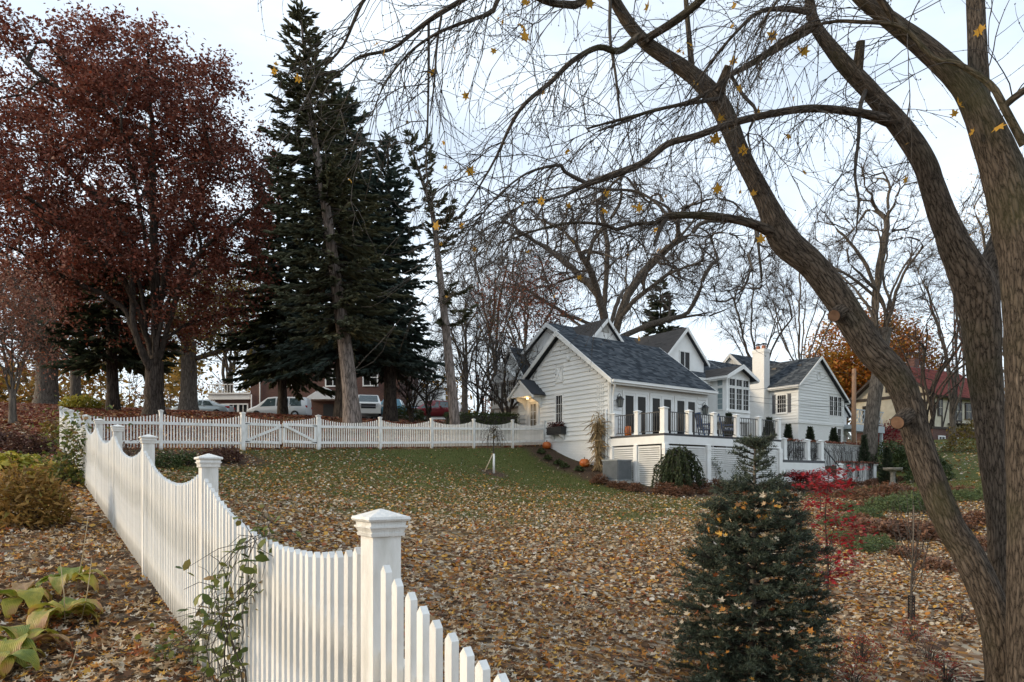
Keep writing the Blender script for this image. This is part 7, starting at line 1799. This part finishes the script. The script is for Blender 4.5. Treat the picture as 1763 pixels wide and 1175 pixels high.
def hosta_mat(n, c1, c2, c3):
    m, nt, b = nodes_of(n); N, L = nt.nodes, nt.links
    tc = N.new('ShaderNodeTexCoord'); wv = N.new('ShaderNodeTexWave'); wv.bands_direction = 'Y'; wv.inputs['Scale'].default_value = 30; wv.inputs['Distortion'].default_value = 1.5; L.new(tc.outputs['Object'], wv.inputs['Vector'])
    no = N.new('ShaderNodeTexNoise'); no.inputs['Scale'].default_value = 9; no.inputs['Detail'].default_value = 5; L.new(tc.outputs['Object'], no.inputs['Vector'])
    r = ramp(nt, [(.36, c1), (.52, c2), (.66, c3)]); L.new(no.outputs['Fac'], r.inputs['Fac'])
    t = N.new('ShaderNodeBsdfTranslucent'); mx = N.new('ShaderNodeMixShader'); mx.inputs['Fac'].default_value = .3
    L.new(r.outputs['Color'], b.inputs['Base Color']); L.new(r.outputs['Color'], t.inputs['Color']); L.new(b.outputs['BSDF'], mx.inputs[1]); L.new(t.outputs['BSDF'], mx.inputs[2]); L.new(mx.outputs['Shader'], N['Material Output'].inputs['Surface'])
    bm = N.new('ShaderNodeBump'); bm.inputs['Strength'].default_value = .5; bm.inputs['Distance'].default_value = .006; L.new(wv.outputs['Fac'], bm.inputs['Height']); L.new(bm.outputs['Normal'], b.inputs['Normal']); b.inputs['Roughness'].default_value = .5
    return m
HOSTA_OBJ = [hosta_mat('hosta_green', (.13, .18, .02), (.24, .27, .035), (.36, .30, .05)), hosta_mat('hosta_yellow', (.25, .26, .03), (.42, .36, .05), (.42, .25, .08)), hosta_mat('hosta_tan', (.32, .20, .08), (.46, .29, .15), (.28, .14, .06)), hosta_mat('hosta_mixed', (.22, .24, .03), (.44, .33, .08), (.40, .22, .11))]
hosta('collapsed yellow-green hosta with tan leaves, nearest the picture corner', -2, 4.15, 11, .33); hosta('arching green and yellow hosta with a drooping tan leaf', 36, 4.4, 11, .33); hosta('withered hosta with two pale bare flower stalks', 112, 4.95, 13, .33, .6); hosta('yellow-green hosta clump left of the withered one', 30, 5.2, 11, .33); hosta('small green hosta behind the withered one', 118, 5.6, 9, .30); 
STRAW = paint('straw_stalk', (.42, .33, .2), rough=.8)
for k, (px, py, px2, py2, Z) in enumerate(((112, 1020, 104, 968, 5.0), (138, 1022, 158, 962, 5.0), (128, 975, 152, 890, 5.6), (112, 1170, 135, 1105, 4.1))):
    a_, b_2 = at(px, py, Z), at(px2, py2, Z); a_.z = H(a_.x, a_.y) - .02; L_ = (b_2 - a_).length
    o = tag(MB().tube([(0, 0, 0), tuple((b_2 - a_) * .5 + Vector((.01, 0, 0))), tuple(b_2 - a_)], [.0042, .0036, .0022], 6).build('flower_stalk', STRAW), ('pale dry flower stalk leaning left out of the withered hosta', 'pale dry flower stalk leaning right out of the withered hosta', 'pale dry flower stalk behind the small green hosta', 'pale dry flower stalk among the nearest leaves')[k], 'stalk', 'dry flower stalks'); o.location = a_

# ------------------------------------------------------------------ young fir in front
fir_b = gpx(1296, 5.55); fir = thing('young_fir', 'young blue-green fir with fallen leaves caught on its branches and a bare leader', 'tree', tuple(fir_b))
FIRN = island('fir_needle', [(0, (0.03, 0.042, 0.026)), (0.4, (0.05, 0.068, 0.043)), (0.8, (0.09, 0.112, 0.078)), (1, (0.13, 0.135, 0.09))], trans=.12, rough=.55)
topz = (HY - 762) / F * 5.55 - fir_b.z; tr = crom(np.array([(0, 0, -.1), (0, 0, .7), (.01, 0, 1.4), (.02, 0, topz)]), .08)
m = MB(); m.tube([tuple(q) for q in tr], list(np.interp(np.linspace(0, 1, len(tr)), [0, .8, 1], [.042, .013, .009])), 9); m.build('trunk', paint('fir_bark', (.12, .09, .07), (.20, .16, .125), rough=.9, scale=20, bump=.3), fir)
tb, nd_p, nd_d, nd_l, lit = [], [], [], [], []
def shoot(p, d, L, r):
    pts, rr = twig_walk(p, d, L, r, .03, 2, .06)
    if rng.random() < .5: tb.append((pts, rr, 3))
    n = int(L * 360)
    u = rng.random(n) * (len(pts) - 1.001); i = u.astype(int); f = (u - i)[:, None]; P_ = pts[i] * (1 - f) + pts[i + 1] * f; T = pts[i + 1] - pts[i]; T /= np.linalg.norm(T, axis=1, keepdims=True)
    rd_ = rng.normal(0, 1, (n, 3)); rd_[:, 2] += .5; rd_ -= (rd_ * T).sum(1, keepdims=True) * T; rd_ /= np.linalg.norm(rd_, axis=1, keepdims=True)
    nd_p.append(P_); nd_d.append(T * .75 + rd_); nd_l.append(rng.uniform(.016, .032, n)); lit.append(pts[rng.integers(1, len(pts))])
def fir_r(f): return float(np.interp(f, [0, .35, .46, .57, .69, .78, .82, .86, .955, .965, 1.0], [.61, .61, .55, .49, .39, .29, .22, .13, .10, .13, .05]))
z = .05
while z < topz - .02:
    f = z / topz
    Lm = fir_r(f); low = f < .80
    nb = 16 if low else (3 if f < .955 else 7)
    Lm *= (.88 + .12 * math.cos(z * 30)) if low else (rng.uniform(.4, 1.3) if f < .955 else 1)
    a0 = rng.uniform(0, 6.28)
    for q in range(nb):
        a = a0 + 6.283 * q / nb + rng.normal(0, .15); L = Lm * rng.uniform(.78, 1.10); el = lerp(-.08, .40, f) + rng.normal(0, .10); d = np.array((math.cos(a) * math.cos(el), math.sin(a) * math.cos(el), math.sin(el)))
        o = np.array((np.interp(z, tr[:, 2], tr[:, 0]), 0, z)); k = max(3, int(L / .055)); pts = [o]; v = d
        for s in range(k): v = v + np.array((0, 0, -.02 + .06 * s / k)) + rng.normal(0, .04, 3); v /= np.linalg.norm(v); pts.append(pts[-1] + v * L / k)
        pts = np.array(pts); tb.append((pts, np.linspace(.008, .004, len(pts)), 4))
        side = np.array((-math.sin(a), math.cos(a), 0))
        for s in range(1, len(pts)):
            u = s / (len(pts) - 1)
            if u < .34 and L > .3: continue
            for sg in (-1, 1, 0):
                if sg == 0 and u < .6: continue
                dd = v * .9 + side * sg * rng.uniform(.5, 1.0) + np.array((0, 0, rng.uniform(-.15, .35) if sg else rng.uniform(.2, .6)))
                if rng.random() < .95: shoot(pts[s], dd, min(.13, .055 + .16 * L * (1 - .5 * u)) * rng.uniform(.7, 1.15), .004)
        shoot(pts[-1], v, .085 * rng.uniform(.8, 1.2), .004)
    z += (.058 if low else (.05 if f < .955 else .03)) * rng.uniform(.85, 1.15)
link('branches', tubes_mesh('branches', tb, TWIG), fir, None, 'stuff')
nd_p, nd_d, nd_l = np.concatenate(nd_p), np.concatenate(nd_d), np.concatenate(nd_l)
V, Fc = scatter(np.array([(0, -.10, 0), (1, 0, 0), (0, .10, 0)]), NEEDLE3[1], nd_p, aim(nd_d, rng.uniform(-1.5, 1.5, len(nd_p))), nd_l * 1.2)
link('needles', npmesh('needles', V, Fc, FIRN), fir, None, 'stuff')
print('fir needles', len(nd_p))

# ------------------------------------------------------------------ fallen leaves and grass
LITTER = island('fallen_leaf', [(0, (0.47, 0.35, 0.21)), (0.15, (0.54, 0.46, 0.34)), (0.3, (0.24, 0.12, 0.045)), (0.43, (0.42, 0.18, 0.035)), (0.56, (0.55, 0.31, 0.06)), (0.66, (0.12, 0.06, 0.03)), (0.77, (0.41, 0.28, 0.16)), (0.9, (0.3, 0.09, 0.03)), (0.96, (0.6, 0.55, 0.47))], trans=.2, constant=True, rough=.7)
lit = np.array(lit); lit = lit[(lit[:, 2] > .15) & (lit[:, 2] < topz * .8)]; rl_ = np.hypot(lit[:, 0], lit[:, 1]) / np.array([fir_r(q / topz) for q in lit[:, 2]]); lit = lit[rl_ > .62]; NL = 1700; cl_ = np.array([mnoise.noise(Vector(q * 4.0)) for q in lit]); lit = lit[cl_ > -.02]; sel = lit[rng.integers(0, len(lit), NL)] + np.c_[rng.normal(0, .02, (NL, 2)), rng.uniform(.020, .042, NL)] + np.array(fir_b)
v, f = maple_leaf(.5); V, Fc = scatter(v, f, sel, rots(NL, .6), rng.uniform(.026, .060, NL)); o = link('caught_leaves', npmesh('caught_leaves', V, Fc, LITTER), None, None, 'stuff'); tag(o, 'tan fallen leaves caught on the branches of the young fir', 'leaves')

def in_view(X, Y, m=1.06): return (X > (-CX / F) * Y * m - .6) & (X < (1763 - CX) / F * Y * m + .6)
def litter_density(X, Y):
    a, b = to_ab(X, Y); edge = 15.0 + .42 * np.maximum(X, -6)
    d = 1 - .72 * sstep(edge - 7, edge + 6.5, Y) - .16 * sstep(22, 31, Y)
    d = np.where((a > -.05) & (b > -3.05), 0, d)
    m_, g_, r_ = zones(X, Y, 0)
    d = np.where((m_ > .5) & ~left_of_fence(X, Y), np.where((X > 5) & (a < 30) & (Y < 24), np.maximum(d, .75), np.minimum(d, .5)), d)
    far = beyond_far_fence(X, Y) & (Y > 17); d = np.where(far, .30, d)
    return d
def lay(y0, y1, n, shape, smin, smax, name, label, mat, tilt=.35, dens=litter_density, xr=None):
    Y = np.sqrt(rng.uniform(y0 * y0, y1 * y1, n)); X = rng.uniform(-CX / F * 1.05, (1763 - CX) / F * 1.05, n) * Y
    cl = np.array([mnoise.noise(Vector((x * .55, y * .55, 7))) + .6 * mnoise.noise(Vector((x * 1.9, y * 1.9, 2))) for x, y in zip(X, Y)])
    k = rng.random(n) < dens(X, Y) * (.80 + .95 * cl); X, Y = X[k], Y[k]
    Z = Hn(X, Y) + .012 + rng.random(len(X)) * .03 * (1 if y1 < 12 else 1.2)
    V, Fc = scatter(*shape, np.c_[X, Y, Z], rots(len(X), tilt), rng.uniform(smin, smax, len(X)))
    o = link(name, npmesh(name, V, Fc, mat), None, None, 'stuff'); tag(o, label, 'leaves'); return o
HEXL = (np.array([(-.5, 0, .1), (-.15, -.42, .0), (.3, -.3, .12), (.5, .1, .0), (.1, .45, .1), (-.3, .3, 0)]), np.array([(0, 1, 2), (0, 2, 3), (0, 3, 4), (0, 4, 5)]))
QUADL2 = (np.array([(-.5, .05, .05), (-.05, -.4, .1), (.5, -.05, .0), (.05, .42, .08)]), np.array([(0, 1, 2, 3)]))
HEXL5 = (np.array([(-.55, 0, .12), (-.12, -.16, .0), (.05, -.55, .12), (.22, -.12, .02), (.58, .05, .1), (.2, .2, 0), (.05, .52, .14), (-.15, .15, .02)]), np.array([(0, 1, 7), (1, 2, 3), (3, 4, 5), (5, 6, 7), (1, 3, 5), (1, 5, 7)]))
lay(4.4, 5.6, 9000, HEXL5, .034, .074, 'fallen_leaves', 'leaf litter between the near hostas and the young fir', LITTER, .55)
lay(1.2, 4.4, 11500, maple_leaf(.5), .028, .072, 'fallen_leaves', 'curled maple leaves littering the ground around the near fence and fir', LITTER, .55)
lay(5.6, 8.0, 17000, HEXL5, .034, .074, 'fallen_leaves', 'drift of tan and orange maple leaves on the near lawn', LITTER, .55)
lay(8.0, 17, 80000, HEXL, .038, .082, 'fallen_leaves', 'leaf drift over the middle of the lawn', LITTER, .5)
lay(17, 26, 138000, QUADL2, .05, .10, 'fallen_leaves', 'thinning leaves on the lawn before the house and gate', LITTER, .45)
lay(34, 64, 26000, HEXL, .10, .2, 'fallen_leaves', 'leaves scattered over the far grass slope beyond the birdbath', LITTER, .45, lambda X, Y: np.where(X > 12, .5, 0))
lay(26, 46, 150000, QUADL2, .05, .10, 'fallen_leaves', 'scattered leaves on the green grass near the house and far fence', LITTER, .45)
REDLIT = island('fallen_red_leaf', [(0, (0.140, 0.039, 0.025)), (.4, (0.238, 0.070, 0.039)), (.7, (0.308, 0.126, 0.070)), (.9, (0.448, 0.280, 0.168))], trans=.2, constant=True)
def bank_density(X, Y): return np.where((beyond_far_fence(X, Y) & (Y > 18)) | (left_of_fence(X, Y) & (Y > 12)), .85, 0)
lay(12, 50, 60000, HEXL, .10, .20, 'fallen_leaves', 'red-brown oak leaves covering the bank beyond the fence', REDLIT, .5, bank_density)
GRASS = island('grass_blade', [(0, (0.05, 0.066, 0.015)), (0.5, (0.095, 0.112, 0.028)), (0.85, (0.15, 0.155, 0.05)), (1, (0.24, 0.19, 0.085))], trans=.3)
n = 170000; Y = np.sqrt(rng.uniform(12 ** 2, 34 ** 2, n)); X = rng.uniform(-.62, .74, n) * Y
mu_, g_, r_ = zones(X, Y, 0); a, b = to_ab(X, Y); far = beyond_far_fence(X, Y) & (Y > 17)
k = (rng.random(n) < g_ * (1 - mu_)) & ~((a > -.05) & (b > -3.05)) & ~far; X, Y = X[k], Y[k]
V, Fc = scatter(np.array([(0, -.5, 0), (0, .5, 0), (.25, 0, 3.2)]), NEEDLE3[1], np.c_[X, Y, Hn(X, Y)], rots(len(X), .3), rng.uniform(.012, .024, len(X)))
o = link('lawn_grass', npmesh('lawn_grass', V, Fc, GRASS), None, None, 'stuff'); tag(o, 'short green lawn grass below the far fence and deck', 'grass')
